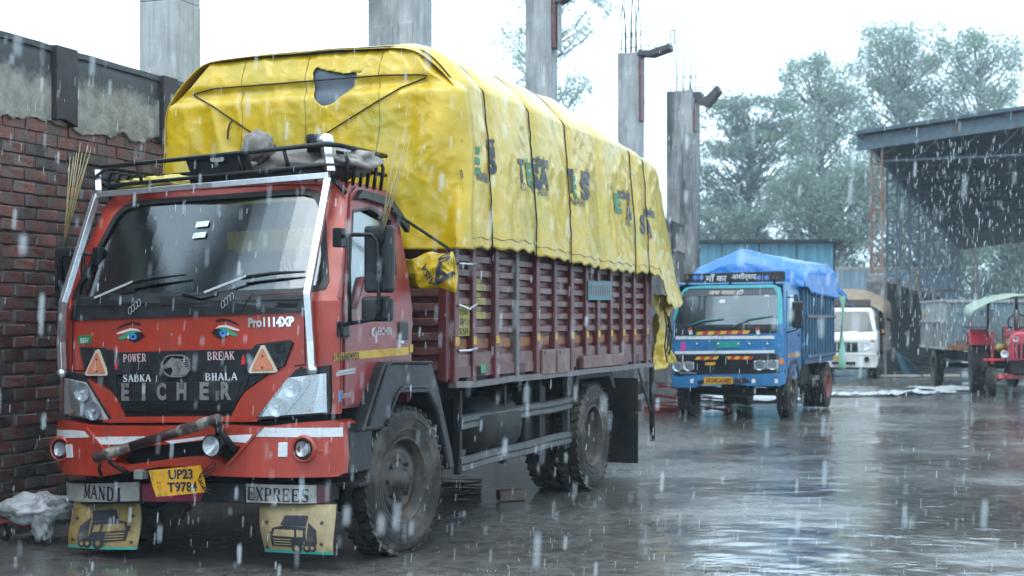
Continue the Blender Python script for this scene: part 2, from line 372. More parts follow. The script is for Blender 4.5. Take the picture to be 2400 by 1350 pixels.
# ------------------------------------------------------------------ brick wall on the left
W = Fr(-3.656, 10.36, 19.2)
wall = empty('brick_wall', (W.O[0], W.O[1], 0), W.deg, 'tall red brick wall with a stained plaster band along its top, beside the red truck', 'wall')
WH = 3.60
M_mortar = mat('mortar', (.14, .128, .12), .75, var=.4, vscale=5, bump=.7, bscale=30, grime=(.03, .03, .032), gscale=1.5)
M_brick = mat('brick', (.17, .058, .049), .45, var=.35, vscale=7, bump=.8, bscale=38, rnd=.55, grime=(.10, .085, .08), gscale=4, gamt=.5, spec=.5)
M_brickd = mat('brick_dark', (.085, .055, .05), .5, var=.4, vscale=7, bump=.8, bscale=38, rnd=.5, grime=(.11, .10, .095), gscale=7, gamt=.5)
def plaster_mat(name, light, dark, lo, hi):
    """cement render: pale patches where it dried and rubbed clean, black algae spreading down from the coping"""
    m = mat(name, light, .6, var=.35, vscale=5, bump=1.0, bscale=28)
    t = m.node_tree; N = t.nodes; L = t.links; p = N['Principled BSDF']; src = p.inputs['Base Color'].links[0].from_socket
    tc = N.new('ShaderNodeTexCoord'); sp = N.new('ShaderNodeSeparateXYZ'); L.new(tc.outputs['Object'], sp.inputs[0])
    n = N.new('ShaderNodeTexNoise'); n.inputs['Scale'].default_value = 2.8; n.inputs['Detail'].default_value = 9; n.inputs['Roughness'].default_value = .74; L.new(tc.outputs['Object'], n.inputs[0])
    r = N.new('ShaderNodeMapRange'); r.inputs[1].default_value = lo; r.inputs[2].default_value = hi; r.inputs[3].default_value = -.55; r.inputs[4].default_value = .6; r.clamp = False; L.new(sp.outputs[2], r.inputs[0])
    ab = N.new('ShaderNodeMath'); ab.operation = 'ADD'; L.new(n.outputs[0], ab.inputs[0]); L.new(r.outputs[0], ab.inputs[1])
    r2 = N.new('ShaderNodeMapRange'); r2.inputs[1].default_value = .40; r2.inputs[2].default_value = .62; L.new(ab.outputs[0], r2.inputs[0])
    x = N.new('ShaderNodeMix'); x.data_type = 'RGBA'; x.inputs[7].default_value = (*dark, 1); L.new(r2.outputs[0], x.inputs[0]); L.new(src, x.inputs[6]); L.new(x.outputs[2], p.inputs['Base Color'])
    return m
M_plaster = plaster_mat('stained_plaster', (.30, .285, .255), (.028, .032, .036), 3.12, 3.66)
M_pil = mat('painted_pilaster', (.045, .038, .044), .55, var=.3, vscale=4, bump=.4, bscale=25, streak=.5)
MB().bx(-.23, -.014, -7, 22.6, -.05, WH - .02).build('mortar_bed', M_mortar, wall)
# bricks: 27 courses; the ones in view as parts, the hidden run joined
CH, BL = .0945, .252
vis_y0, vis_y1 = W.side(0, 600, 0)[1] - .12, W.side(392, 600, 0)[1] + .25
bmesh_var = []
for k in range(7):
    b = bmesh.new(); bmesh.ops.create_cube(b, size=1); bmesh.ops.scale(b, vec=(.10, .240, .0845), verts=b.verts)
    bmesh.ops.bevel(b, geom=b.edges[:], offset=.008, segments=1, affect='EDGES')
    for v in b.verts: v.co += Vector((random.gauss(0, .0025), random.gauss(0, .004), random.gauss(0, .003)))
    me = bpy.data.meshes.new('brick'); b.to_mesh(me); b.free(); me.materials.append(M_brick if k < 5 else M_brickd); bmesh_var.append(me)
stuff = MB(); nbr = 0
for c in range(34):
    z = .02 + (c + .5) * CH
    if z > 3.14: break
    y = -3.0 + (BL / 2 if c % 2 else 0)
    while y < 7.0:
        yy = y + random.gauss(0, .006)
        d = random.gauss(0, .004)
        hidden_low = z < 1.75 and yy > 2.35                  # behind the lower cab and the load bed
        if vis_y0 <= yy <= vis_y1 and not hidden_low and nbr < 300:
            k = random.randrange(5) if random.random() < .8 else 5 + random.randrange(2)
            if 2.1 < z < 3.0 and .75 < yy < 1.3 and random.random() < .55: k = 5 + random.randrange(2)   # sooty patch under the pilaster
            o = bpy.data.objects.new('brick', bmesh_var[k]); COL.objects.link(o); o.parent = wall
            o.location = (-.05 + d, yy, z + random.gauss(0, .002)); o.rotation_euler = (random.gauss(0, .012), random.gauss(0, .01), random.gauss(0, .012)); nbr += 1
        else:
            stuff.box((-.05 + d, yy, z), (.10, .240, .0845))
        y += BL
st = stuff.build('brick_courses', M_brick, wall); st['kind'] = 'stuff'
# plaster band with a broken lower edge
edge = []; y = -5.0
while y < 22.5:
    e = 3.04 + .08 * fbm(y * 1.6, 3.3) + .05 * fbm(y * 7, 9.1)
    edge.append((y, e)); y += .055
band = edge + [(22.55, 2.9), (22.55, WH), (-5.0, WH)]
plate('plaster_band', band, lambda a, b, d: (.014 + .008 * fbm(a * 3, b * 3) - d, a, b), .05, M_plaster, wall, cuts=.12, cutsb=.14, smooth=True)
q = MB(); vs = []; n = 260
for i in range(n + 1):
    y = -7 + 29.6 * i / n; h = WH + .004 * fbm(y * 2.2, 1.1)
    vs += [(-.25, y, h - .03), (-.25, y, h + .012), (.03, y, h + .012 + .004 * random.random()), (.03, y, h - .03)]
q.add(vs, [(i * 4 + k, i * 4 + (k + 1) % 4, (i + 1) * 4 + (k + 1) % 4, (i + 1) * 4 + k) for i in range(n) for k in range(4)] + [(0, 1, 2, 3), (n * 4 + 3, n * 4 + 2, n * 4 + 1, n * 4)])
q.build('coping', M_plaster, wall)
for pa, pb in ((125, 175), (377, 410)):
    y0, y1 = W.side(pa, 300, .03)[1], W.side(pb, 300, .03)[1]
    plate('pilaster', [(y0, 3.05 + .03 * random.random()), (y0 + .1, 3.07), (y1, 3.03), (y1, WH + .02), (y0, WH + .02)], lambda a, b, d: (.062 - d, a, b), .06, M_pil, wall, bevel=.006)
for y0 in (6.2, 9.2, 12.2, 15.2, 18.2, 21.2):
    bxp('pilaster', M_pil, wall, -.02, .055, y0, y0 + .3, 3.05, WH + .02)
# ------------------------------------------------------------------ unfinished concrete pillars behind the wall
M_conc = mat('weathered_concrete', (.40, .41, .41), .7, var=.22, vscale=1.5, bump=.5, bscale=14, streak=.45, grime=(.16, .165, .17), gscale=1.3, gamt=.55, gz=.25)
M_concd = mat('black_streaked_concrete', (.36, .36, .36), .7, var=.25, vscale=1.5, bump=.5, bscale=14, streak=.9, grime=(.05, .055, .06), gscale=1.6, gamt=.7, gz=.14)
M_rebar = mat('rebar', (.05, .045, .045), .6, .4, var=.3)
M_form = mat('formwork', (.055, .045, .05), .6, var=.4, vscale=5, bump=.3)
M_maroon = mat('red_oxide', (.16, .05, .05), .5, var=.4, vscale=4, grime=(.06, .05, .05))
PTOP = 6.63
def pillar(Y, pl, pm, pr, label, mm, base=2.4, top=PTOP, rods=0, bands=()):
    f = Fr((pm - CX) / FPX * Y, Y, 20.0)
    xl, yr = (f.at(pl, 300, 0)[0], f.side(pr, 300, 0)[1]) if pr else (-.42, .42)
    e = empty('concrete_pillar', (f.O[0], f.O[1], 0), 20.0, label, 'pillar', 'unfinished pillars behind the wall')
    q = MB(); n = 3
    for i in range(n):                                    # lifts of the pour, each a hair off the last
        z0, z1 = base * 0 + i * top / n, (i + 1) * top / n; j = random.uniform(-.003, .003)
        if z1 < 1.2 and Y < 20: z0 = max(z0, 0)
        q.bx(xl + j, j, j, yr + j, z0, z1 + .001)
    q.build('shaft', mm, e, .012)
    for z0, z1, px0, px1, dd in bands:
        bxp('patch', mm, e, lerp(xl, 0, px0), lerp(xl, 0, px1), -dd, .05, z0, z1, .008)
    cx, cy = xl / 2, yr / 2
    for k in range(rods):
        rx = xl * (.12 + .76 * (k % 4) / 3); ry = yr * (.15 + .7 * (k // 4)); h = random.uniform(.9, 1.9)
        MB().tube([(rx, ry, top - .05), (rx + random.uniform(-.02, .02), ry, top + h * .5), (rx + random.uniform(-.09, .09), ry + random.uniform(-.05, .05), top + h)], .011, 6).build('rebar', M_rebar, e)
    return e, f, xl, yr
e1 = pillar(12.95, 325, 415, 470, 'pale concrete pillar rising behind the wall by the dark pilaster, nearest the picture left', M_conc, bands=((2.4, 3.62, -.1, .45, .06),))
MB().prism([(-.05, 3.55), (.3, 3.55), (.22, 3.62), (.05, 3.66), (-.02, 3.62)], lambda a, b, d: (a, d, b), -.12, .3).build('mortar_lump', M_conc, e1[0], .01)
e0 = pillar(7.75, 0, -925, 0, 'concrete pillar with bare rods beside the cab, mirrored in the red truck windscreen', M_concd, rods=8)
e2 = pillar(17.85, 862, 975, 1013, 'broad concrete pillar with a darker patch, behind the front of the yellow tarpaulin', M_conc, bands=((2.4, 5.2, .12, .52, .012), (2.4, 5.22, .66, .93, .010)))
e3 = pillar(22.7, 1231, 1291, 1307, 'concrete pillar with a maroon shutter strip at the picture top, behind the middle of the yellow tarpaulin', M_conc, rods=6)
e4 = pillar(27.5, 1447, 1496, 1510, 'concrete pillar topped with bare rods and a bent plank, over the rear of the yellow tarpaulin', M_conc, rods=8)
e5 = pillar(32.1, 1562, 1624, 1641, 'black streaked concrete pillar with bare rods, nearest the blue truck', M_concd, rods=8)
def cage(e, x0, x1, y0, y1, z0, z1, tilt=.0):
    for zz in (z0, z1):
        for yy in (y0, y1):
            MB().tube([(x0, yy, zz), (x1, yy, zz + tilt)], .008, 5).build('cage_bar', M_rebar, e)
    n = 5
    for i in range(n):
        x = lerp(x0, x1, i / (n - 1)); t = tilt * i / (n - 1); k = .05 * random.uniform(-1, 1)
        MB().tube([(x, y0, z0 + t), (x + k, y0, z1 + t), (x + k, y1, z1 + t), (x, y1, z0 + t), (x, y0, z0 + t)], .006, 5).build('stirrup', M_rebar, e)
cage(e4[0], -.35, .62, .05, .3, PTOP + .08, PTOP + .36, .06); cage(e5[0], -.3, .62, .05, .3, PTOP + .05, PTOP + .32, .02)
MB().prism([(-.02, PTOP - .06), (.25, PTOP - .09), (.62, PTOP + .02), (.6, PTOP + .12), (.22, PTOP + .02), (.0, PTOP + .03)], lambda a, b, d: (a, d, b), -.02, .32).build('bent_plank', M_form, e4[0], .006)
bxp('shutter_strip', M_maroon, e4[0], .0, .05, .02, .3, PTOP - 1.3, PTOP - .02)
MB().prism([(.0, PTOP - .05), (.16, PTOP - .03), (.24, PTOP - .2), (.54, PTOP + .08), (.6, PTOP - .04), (.32, PTOP - .38), (.1, PTOP - .3)], lambda a, b, d: (a, d, b), -.02, .34).build('bent_plank', M_form, e5[0], .006)
bxp('shutter_strip', M_maroon, e5[0], .0, .04, .02, .3, PTOP - .9, PTOP - .1)
z3 = PTOP
MB().prism([(.02, z3 - .12), (.14, z3 - .12), (.42, z3 + .05), (.38, z3 + .14), (.1, z3)], lambda a, b, d: (a, d, b), 0, .25).build('bent_plank', M_form, e3[0], .006)
bxp('shutter_strip', M_maroon, e3[0], .004, .07, .02, .2, z3 - .82, z3 - .02)
bxp('shutter_edge', M_conc, e3[0], .09, .12, .05, .2, z3 - .86, z3 - .02)
hw = world_at(1537, 255, 28.8)
MB().tube([hw + Vector((-.35, 0, .25)), hw, hw + Vector((.02, 0, -.5)), hw + Vector((-.02, 0, -1.0)), hw + Vector((.03, 0, -1.5))], .006, 5).build('loose_wire', M_rebar, None)
tag(bpy.data.objects['loose_wire'], 'thin loose wire hanging from the bent plank of a pillar', 'wire')

# ------------------------------------------------------------------ open shed on the right with its parapet wall
S = Fr(10.06, 40.0, 19.2)
M_steel = mat('blue_grey_steel', (.10, .145, .185), .45, .2, var=.3, vscale=3, grime=(.14, .07, .04), gscale=2.2, gamt=.35)
M_rust = mat('rusting_steel', (.28, .26, .25), .55, .1, var=.3, vscale=3, grime=(.23, .08, .05), gscale=1.8, gamt=.75)
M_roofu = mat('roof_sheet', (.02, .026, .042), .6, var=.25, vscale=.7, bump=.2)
M_roofe = mat('roof_edge_blue', (.04, .075, .10), .45, var=.3, vscale=2)
shed = empty('open_shed', (S.O[0], S.O[1], 0), S.deg, 'large open shed with dark roof on lattice columns at the right', 'shed')
EZ, SL = 6.66, .112
def rz(x): return EZ + SL * min(x, 9.0) - SL * max(0, x - 9.0)
def sheet(x0, x1, y0, y1, name='roof_sheet', m=None):
    q = MB(); xs = [x0]; 
    if x0 < 9 < x1: xs.append(9.0)
    xs.append(x1)
    vs = [(x, y, rz(x) + d) for d in (0, .05) for y in (y0, y1) for x in xs]; n = len(xs)
    fs = []
    for i in range(n - 1):
        fs += [(i, i + 1, n + i + 1, n + i), (2 * n + i, 3 * n + i, 3 * n + i + 1, 2 * n + i + 1), (i, 2 * n + i, 2 * n + i + 1, i + 1), (n + i, n + i + 1, 3 * n + i + 1, 3 * n + i)]
    fs += [(0, n, 3 * n, 2 * n), (n - 1, 3 * n - 1, 4 * n - 1, 2 * n - 1)]
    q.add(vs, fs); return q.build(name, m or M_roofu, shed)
ys = [-.5, 3.2, 6.4, 9.0, 9.22, 14.0, 14.12, 20, 27, 34, 41, 48, 55, 62, 70]
for a, b in zip(ys, ys[1:]):
    if b - a < .3: sheet(-.5, 3.4, a, b); sheet(9.2, 19, a, b)            # slots left open in the roof
    else: sheet(-.5, 19, a, b - .02)
q = MB(); q.add([(x, y, rz(x) + z) for y, z in ((-.62, .0), (-.62, .09), (-.5, .09), (-.5, .0)) for x in (-.52, 9, 19)], [(0, 1, 4, 3), (1, 2, 5, 4), (3, 4, 7, 6), (4, 5, 8, 7), (6, 7, 10, 9), (7, 8, 11, 10), (9, 10, 1, 0), (10, 11, 2, 1), (0, 3, 6, 9), (2, 11, 8, 5)]).build('roof_edge', M_roofe, shed)
q = MB(); q.add([(x, y, rz(x) + z) for y, z in ((-.3, -.42), (-.3, -.04), (-.18, -.04), (-.18, -.42)) for x in (-.5, 9, 19)], [(0, 1, 4, 3), (1, 2, 5, 4), (3, 4, 7, 6), (4, 5, 8, 7), (6, 7, 10, 9), (7, 8, 11, 10), (9, 10, 1, 0), (10, 11, 2, 1), (0, 3, 6, 9), (2, 11, 8, 5)]).build('front_beam', M_steel, shed)
for xx in (4.6, 8.1): MB().bx(xx, xx + .35, -.9, -.55, rz(xx) + .1, rz(xx) + .2).build('roof_patch', M_roofe, shed)
def lattice(x, y, z0, z1, m, par, wd=.3):
    q = MB(); h = wd / 2; a = .022
    for sx in (-1, 1):
        for sy in (-1, 1): q.box((x + sx * h, y + sy * h, (z0 + z1) / 2), (a * 2, a * 2, z1 - z0))
    z = z0 + .1; k = 0
    while z + .42 < z1:
        for sy in (-1, 1):
            q.tube([(x - h, y + sy * h, z), (x + h, y + sy * h, z)], .022, 4); q.tube([(x + (h if k % 2 else -h), y + sy * h, z), (x + (-h if k % 2 else h), y + sy * h, z + .42)], .018, 4)
        for sx in (-1, 1): q.tube([(x + sx * h, y + (h if k % 2 else -h), z), (x + sx * h, y + (-h if k % 2 else h), z + .42)], .018, 4)
        z += .42; k += 1
    return q.build('lattice_column', m, par, recalc=False)
WALLT = 2.75
cy = [0, 5.2, 10.4, 15.6, 20.8, 26, 31.2, 36.4, 41.6, 46.8, 52, 57, 62]
for i, y in enumerate(cy):
    lattice(0, y, WALLT + .05, rz(0) - .05, M_rust if i == 0 else M_steel, shed)
for y in cy[2:]: lattice(18.2, y, 0, rz(18.2) - .05, M_steel, shed)
M_truss = mat('truss_steel', (.05, .065, .085), .5, .2)
for y in cy[:7]:
    q = MB(); q.tube([(0, y, EZ - .1), (9, y, rz(9) - .12), (18.2, y, rz(18.2) - .1)], .05, 4); q.tube([(0, y, EZ - .75), (18.2, y, EZ - .55)], .045, 4)
    for k in range(19):
        x0 = k * 18.2 / 18; x1 = min(18.2, x0 + 1.0); q.tube([(x0, y, EZ - .7), (x1, y, rz(x1) - .12)], .022, 4)
    q.build('truss', M_truss, shed, recalc=False)
for k in range(8):
    xx = -.4 + k * 1.25; MB().bx(xx, xx + .07, -.5, 69, rz(xx) - .10, rz(xx) - .005).build('purlin', M_truss, shed)
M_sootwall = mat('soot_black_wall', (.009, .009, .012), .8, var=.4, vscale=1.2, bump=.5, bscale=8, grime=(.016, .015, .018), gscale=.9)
M_block = mat('lime_block', (.33, .34, .34), .7, var=.3, vscale=2, bump=.4, grime=(.08, .08, .085), gscale=1.4, gamt=.6)
pw = empty('shed_wall', (S.O[0], S.O[1], 0), S.deg, 'soot black parapet wall with pale column bases under the shed', 'wall')
q = MB(); vs = []; n = 60
for i in range(n + 1):
    y = .25 + 61.5 * i / n; h = WALLT - .12 + .10 * fbm(y * .9, 2.2) - (.25 if i % 5 == 3 else 0)
    vs += [(-.12, y, 0), (-.12, y, h), (.14, y, h), (.14, y, 0)]
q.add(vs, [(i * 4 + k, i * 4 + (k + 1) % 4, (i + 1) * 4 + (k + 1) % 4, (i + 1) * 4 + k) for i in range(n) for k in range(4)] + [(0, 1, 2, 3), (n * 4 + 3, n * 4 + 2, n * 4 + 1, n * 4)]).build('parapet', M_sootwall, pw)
for i, y in enumerate(cy):
    MB().prism([(-.25, -.24), (.22, -.24), (.24, .24), (-.24, .24)], lambda a, b, d, y=y: (a * (1 + .08 * d / WALLT), y + b, d), 0 if i == 0 else 1.9, WALLT + .06).build('column_base', M_block, pw, .03)

# ------------------------------------------------------------------ blue sheet sheds far behind
M_bsheet = mat('blue_sheet', (.10, .30, .42), .45, var=.12, vscale=.8, streak=.25, rnd=.12)
M_bsheetd = mat('blue_sheet_side', (.10, .30, .42), .45, var=.12, vscale=.8, streak=.3, rnd=.1)
M_dark = mat('dark_trim', (.03, .034, .04), .5)
bs = empty('blue_shed', tuple(world_at(1640, 748, 55).xy) + (0,), 4.0, 'light blue corrugated sheet shed with a dark eave behind the blue truck', 'shed')
def corr(name, m, par, p0, p1, z0, z1a, z1b):
    p0 = Vector(p0); p1 = Vector(p1); d = (p1 - p0); n = max(4, int(d.length / .05)); nn = Vector((d.y, -d.x)).normalized(); vs = []
    for i in range(n + 1):
        c = p0 + d * i / n + nn * (.022 if (i // 2) % 3 == 0 else 0); zt = lerp(z1a, z1b, i / n)
        vs += [(c.x, c.y, z0), (c.x, c.y, zt)]
    q = MB(); q.add(vs, [(2 * i, 2 * i + 2, 2 * i + 3, 2 * i + 1) for i in range(n)]); o = q.build(name, m, par, recalc=False)
    so = o.modifiers.new('sheet', 'SOLIDIFY'); so.thickness = .004
    return o
for k in range(7): corr('wall_sheet', M_bsheet, bs, (-2.1 + k * 1.02, 0), (-1.09 + k * 1.02, 0), 0, 4.42 - .0 * k, 4.42)
for k in range(7): corr('wall_sheet', M_bsheetd, bs, (5.04 + .02, .05 + k * 1.02), (5.06, 1.06 + k * 1.02), 0, 4.3 - .09 * k, 4.3 - .09 * (k + 1))
q = MB(); q.prism([(-.3, 4.46), (7.6, 3.75), (7.6, 3.83), (-.3, 4.56)], lambda a, b, d: (d, a, b), -2.3, 5.35).build('roof', M_dark, bs)
for k in range(6): MB().bx(-2.0 + k * 1.4, -1.95 + k * 1.4, -.035, -.025, 0, 4.4).build('seam', M_dark, bs)
fs_ = empty('far_shed', tuple(world_at(2022, 748, 72).xy) + (0,), 4.0, 'grey blue shed wall with orange handrail far behind the white pickup', 'shed')
M_gsheet = mat('grey_blue_sheet', (.22, .32, .40), .5, var=.12, vscale=.6, rnd=.1)
M_orange = mat('orange_rail', (.45, .22, .04), .5)
for k in range(6): corr('wall_sheet', M_gsheet, fs_, (-1.6 + k * 1.02, 0), (-.59 + k * 1.02, 0), 0, 4.15, 4.15)
for z in (3.0, 4.05): MB().tube([(-1.6, -.2, z), (4.4, -.2, z)], .035, 6).build('handrail', M_orange, fs_)
for x in (.62, 2.6): MB().tube([(x, -.2, 2.6), (x, -.2, 4.1)], .035, 6).build('rail_post', M_orange, fs_)
M_green = mat('green_pipe', (.05, .25, .08), .5)
gp = empty('pump_pipe', tuple(world_at(2017, 748, 64).xy) + (0,), 0, 'green pipe stub with dark valve arm before the far shed', 'pipe')
MB().tube([(0, 0, 0), (0, 0, 2.55)], .09, 8).build('riser', M_green, gp); MB().lathe([(2.3, .02), (2.32, .24), (2.5, .24), (2.52, .02)], axis='z', seg=12).build('flange', M_green, gp)
MB().bx(.1, .95, -.12, .12, 2.15, 2.45).build('valve_arm', M_dark, gp, .03)

# ------------------------------------------------------------------ trees
def leaf_mat(name, c, c2):
    m = bpy.data.materials.new(name); m.use_nodes = True; t = m.node_tree; t.nodes.clear(); N = t.nodes; L = t.links
    out = N.new('ShaderNodeOutputMaterial'); d = N.new('ShaderNodeBsdfPrincipled'); tr = N.new('ShaderNodeBsdfTranslucent'); x = N.new('ShaderNodeMixShader'); x.inputs[0].default_value = .42
    d.inputs['Roughness'].default_value = .5
    tc = N.new('ShaderNodeTexCoord'); n = N.new('ShaderNodeTexNoise'); n.inputs['Scale'].default_value = .9; n.inputs['Detail'].default_value = 3; L.new(tc.outputs['Object'], n.inputs[0])
    r = N.new('ShaderNodeMapRange'); r.inputs[1].default_value = .35; r.inputs[2].default_value = .65; L.new(n.outputs[0], r.inputs[0])
    mx = N.new('ShaderNodeMix'); mx.data_type = 'RGBA'; mx.inputs[6].default_value = (*c, 1); mx.inputs[7].default_value = (*c2, 1); L.new(r.outputs[0], mx.inputs[0])
    L.new(mx.outputs[2], d.inputs['Base Color']); L.new(mx.outputs[2], tr.inputs[0]); L.new(d.outputs[0], x.inputs[1]); L.new(tr.outputs[0], x.inputs[2]); L.new(x.outputs[0], out.inputs[0])
    return m
M_leafa = leaf_mat('eucalyptus_leaf', (.17, .24, .19), (.25, .31, .25)); M_leafb = leaf_mat('broad_leaf', (.12, .18, .14), (.18, .24, .19))  # greens lightened: part of the rain haze is put into the leaf colour
M_bark = mat('bark', (.09, .08, .07), .8, var=.4, vscale=2, bump=.5)
def tree(name, label, px, Y, top, lo, rx, nclump, nleaf, lm, seed, size=.26, tr=.22, spread=.9, flat=.55, lean=0.0, hole=0.0, trunkz=0.0):
    k_ = 1.3; Y *= k_; top = CAMH + (top - CAMH) * k_; lo = CAMH + (lo - CAMH) * k_; rx *= k_ * 1.1; spread *= k_ * 1.25; tr *= k_; size *= 1.2
    nclump = int(nclump * 2.3); nleaf = int(nleaf * 1.15); flat = min(.9, flat * 1.2); size *= .88
    rnd = random.Random(seed); base = world_at(px, 748, Y); e = empty(name, (base.x, base.y, 0), 0, label, 'tree', 'trees beyond the yard')
    tq = MB(); H = lo + (top - lo) * .72
    tp = [(lean * (i / 7) ** 1.5 + .18 * math.sin(i * 1.3 + seed), .15 * math.cos(i * 1.7), H * i / 7) for i in range(8)]
    tq.tube(tp, [tr * (1 - .8 * i / 7) for i in range(8)], 8)
    def on_trunk(z):
        k = max(0, min(6.99, z / H * 7)); i = int(k); return Vector(tp[i]).lerp(Vector(tp[i + 1]), k - i)
    lq = MB(); V = []; Fc = []
    for c in range(nclump):
        # lobes stacked up the tree: narrow at the top, broad in the middle
        h = rnd.random() ** .85; z = lerp(lo, top, h); wr = rx * (math.sin(math.pi * min(1, .18 + .8 * (1 - h) * .95 + .06)) ** .7)
        a = rnd.random() * 2 * math.pi; rr = wr * math.sqrt(rnd.random()) * 1.0
        cpos = Vector((lean * (z / top) + rr * math.cos(a), rr * math.sin(a) * .8, z))
        b0 = on_trunk(max(.3 * lo, z - rr * .75 - .6)); mid = b0.lerp(cpos, .55) + Vector((0, 0, -.12 * rr))
        w0 = .035 + .035 * rr / max(rx, .1); tq.tube([b0, mid, cpos], [w0 * 1.6, w0, .015], 5)
        cr = spread * rnd.uniform(.55, 1.15)
        for l in range(nleaf):
            d = Vector((rnd.gauss(0, 1), rnd.gauss(0, 1), rnd.gauss(0, 1))); d.normalize(); d *= cr * rnd.random() ** .45; d.z *= flat
            p = cpos + d; s = size * rnd.uniform(.6, 1.35)
            u = Vector((rnd.gauss(0, 1), rnd.gauss(0, 1), rnd.gauss(0, .8))).normalized(); v = u.cross(Vector((rnd.gauss(0, 1), rnd.gauss(0, 1), rnd.gauss(0, 1)))).normalized()
            k = len(V); V += [p - u * s * .5, p + v * s * .24, p + u * s * .5, p - v * s * .24]; Fc.append((k, k + 1, k + 2, k + 3))
    lq.add(V, Fc); tq.build('trunk', M_bark, e, recalc=False); lq.build('crown', lm, e, recalc=False)
    return e
tree('eucalyptus_tree', 'pale thin eucalyptus half hidden behind the third pillar', 1292, 110, 28.5, 15.5, 4.1, 30, 110, M_leafa, 3, .30, .25, 1.15, .8)
tree('branching_tree', 'open branching tree with dark forked trunk beside the streaked pillar', 1758, 95, 16.2, 6.5, 4.0, 78, 120, M_leafb, 11, .27, .34, .95, .4)
tree('eucalyptus_tree', 'tall eucalyptus with loose crown left of the two tallest trees', 1925, 105, 20.3, 8.5, 2.9, 60, 130, M_leafa, 21, .28, .24, .95, .75)
tree('eucalyptus_tree', 'tallest dense eucalyptus above the shed roof corner', 2115, 108, 23.0, 8, 3.7, 95, 140, M_leafa, 34, .28, .3, 1.1, .8)
tree('eucalyptus_tree', 'tall eucalyptus with feathery crown leaning right above the shed roof', 2285, 106, 22.6, 11, 3.2, 58, 120, M_leafa, 45, .28, .26, 1.0, .75, .5)
tree('bushy_tree', 'low bushy tree between the branching tree and the shed', 1935, 88, 10.8, 2.6, 3.3, 80, 130, M_leafb, 52, .27, .26, 1.0, .7)
tree('bushy_tree', 'small bushy tree just right of the streaked pillar base', 1672, 92, 8.6, 3.2, 2.2, 34, 120, M_leafb, 63, .27, .2, .9, .6)
tree('bushy_tree', 'dark leafy tree seen through the far end of the shed', 2360, 124, 9.5, 1.5, 5.6, 95, 120, M_leafb, 71, .32, .26, 1.15, .7)
tree('bushy_tree', 'leafy tree behind the lattice columns of the shed', 2170, 112, 13.5, 2.0, 5.0, 100, 120, M_leafb, 82, .30, .26, 1.15, .7)
tree('bushy_tree', 'small tree peeping out right behind the tarpaulin tail', 1556, 100, 8.8, 5.2, 1.3, 14, 100, M_leafb, 95, .27, .16, .8, .7)
# ------------------------------------------------------------------ the red truck in front
T = Fr(-1.718, 10.043, 21.5)
truck = empty('cargo_truck', (T.O[0], T.O[1], 0), T.deg, 'red cargo truck loaded under a yellow tarpaulin, nearest the camera', 'truck')
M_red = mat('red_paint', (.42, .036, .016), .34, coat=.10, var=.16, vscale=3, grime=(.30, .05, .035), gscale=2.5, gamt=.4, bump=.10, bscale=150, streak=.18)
M_redd = mat('deep_red_paint', (.26, .022, .022), .36, coat=.10, var=.2, vscale=3, grime=(.20, .06, .055), gscale=1.8, gamt=.5, bump=.10, bscale=150, streak=.25)  # cab sides, doors, roof and back: a deeper red than the front
M_blk = mat('black_plastic', (.018, .02, .024), .38, var=.3, vscale=8, bump=.05, bscale=90, grime=(.05, .052, .058), gscale=4, gamt=.3)
M_blk2 = mat('black_metal', (.014, .015, .018), .35, .3, var=.3)
M_seam = mat('seam_black', (.008, .008, .009), .7)
M_chas = mat('chassis_black', (.012, .012, .014), .6, var=.4, vscale=4, grime=(.04, .034, .03), gscale=3)
M_chrome = mat('steel_tube', (.50, .52, .55), .26, .85, var=.10, vscale=12)
M_arm = mat('silver_paint', (.6, .62, .63), .35, .2)
M_badge = mat('worn_chrome', (.40, .41, .41), .28, .8, grime=(.25, .22, .16), gscale=22, gamt=.35)
M_white = mat('white_tape', (.72, .75, .78), .4, var=.08, vscale=10, grime=(.4, .42, .45), gscale=12, gamt=.3)
M_cream = mat('pink_cream_paint', (.62, .42, .44), .5, var=.1)
M_offw = mat('off_white_paint', (.62, .64, .66), .5, var=.1)
M_lens = glass('clear_lens', (.9, .93, .95), .10, .03)
M_refl = mat('silver_reflector', (.72, .74, .76), .2, .45, var=.10, vscale=12)
M_amber = mat('amber', (.65, .18, .03), .3)
M_ws = glass('windscreen_glass', (.42, .50, .55), .045, .015, 0)
M_win = glass('door_glass', (.45, .5, .52), .10, .02, 0)
M_int = mat('cab_interior', (.03, .03, .034), .7)
M_rub = mat('tyre_rubber', (.028, .026, .025), .65, var=.35, vscale=6, bump=.3, bscale=50, grime=(.12, .10, .085), gscale=3.5, gamt=.48)
M_rim = mat('rusty_rim', (.05, .045, .042), .5, .3, var=.4, vscale=8, grime=(.13, .10, .08), gscale=5, gamt=.5, bump=.2)
M_yel = mat('yellow_paint', (.62, .36, .01), .45, var=.12, grime=(.35, .2, .03), gscale=9, gamt=.4)
M_signal = mat('red_sticker', (.65, .02, .03), .4)
def bend(x): return .10 * abs(x) ** 3
def yf(x, z): return -.95 + bend(x) + .49 * max(0.0, z - 1.66)
def yb(x, z): return -1.04 + .17 * abs(x) ** 4
def z1(l): return [(100 + a / 3, 680 + b / 3) for a, b in l]
def z2(l): return [(100 + a / 2.6667, 300 + b / 2.6667) for a, b in l]
def z3(l): return [(a / 2.6667, 950 + b / 2.6667) for a, b in l]
def z8(l): return [(600 + a / 8.44, 840 + b / 8.44) for a, b in l]
def pf(l, s=yf): return [(p[0], p[2]) for p in (T.on(a, b, s) for a, b in l)]
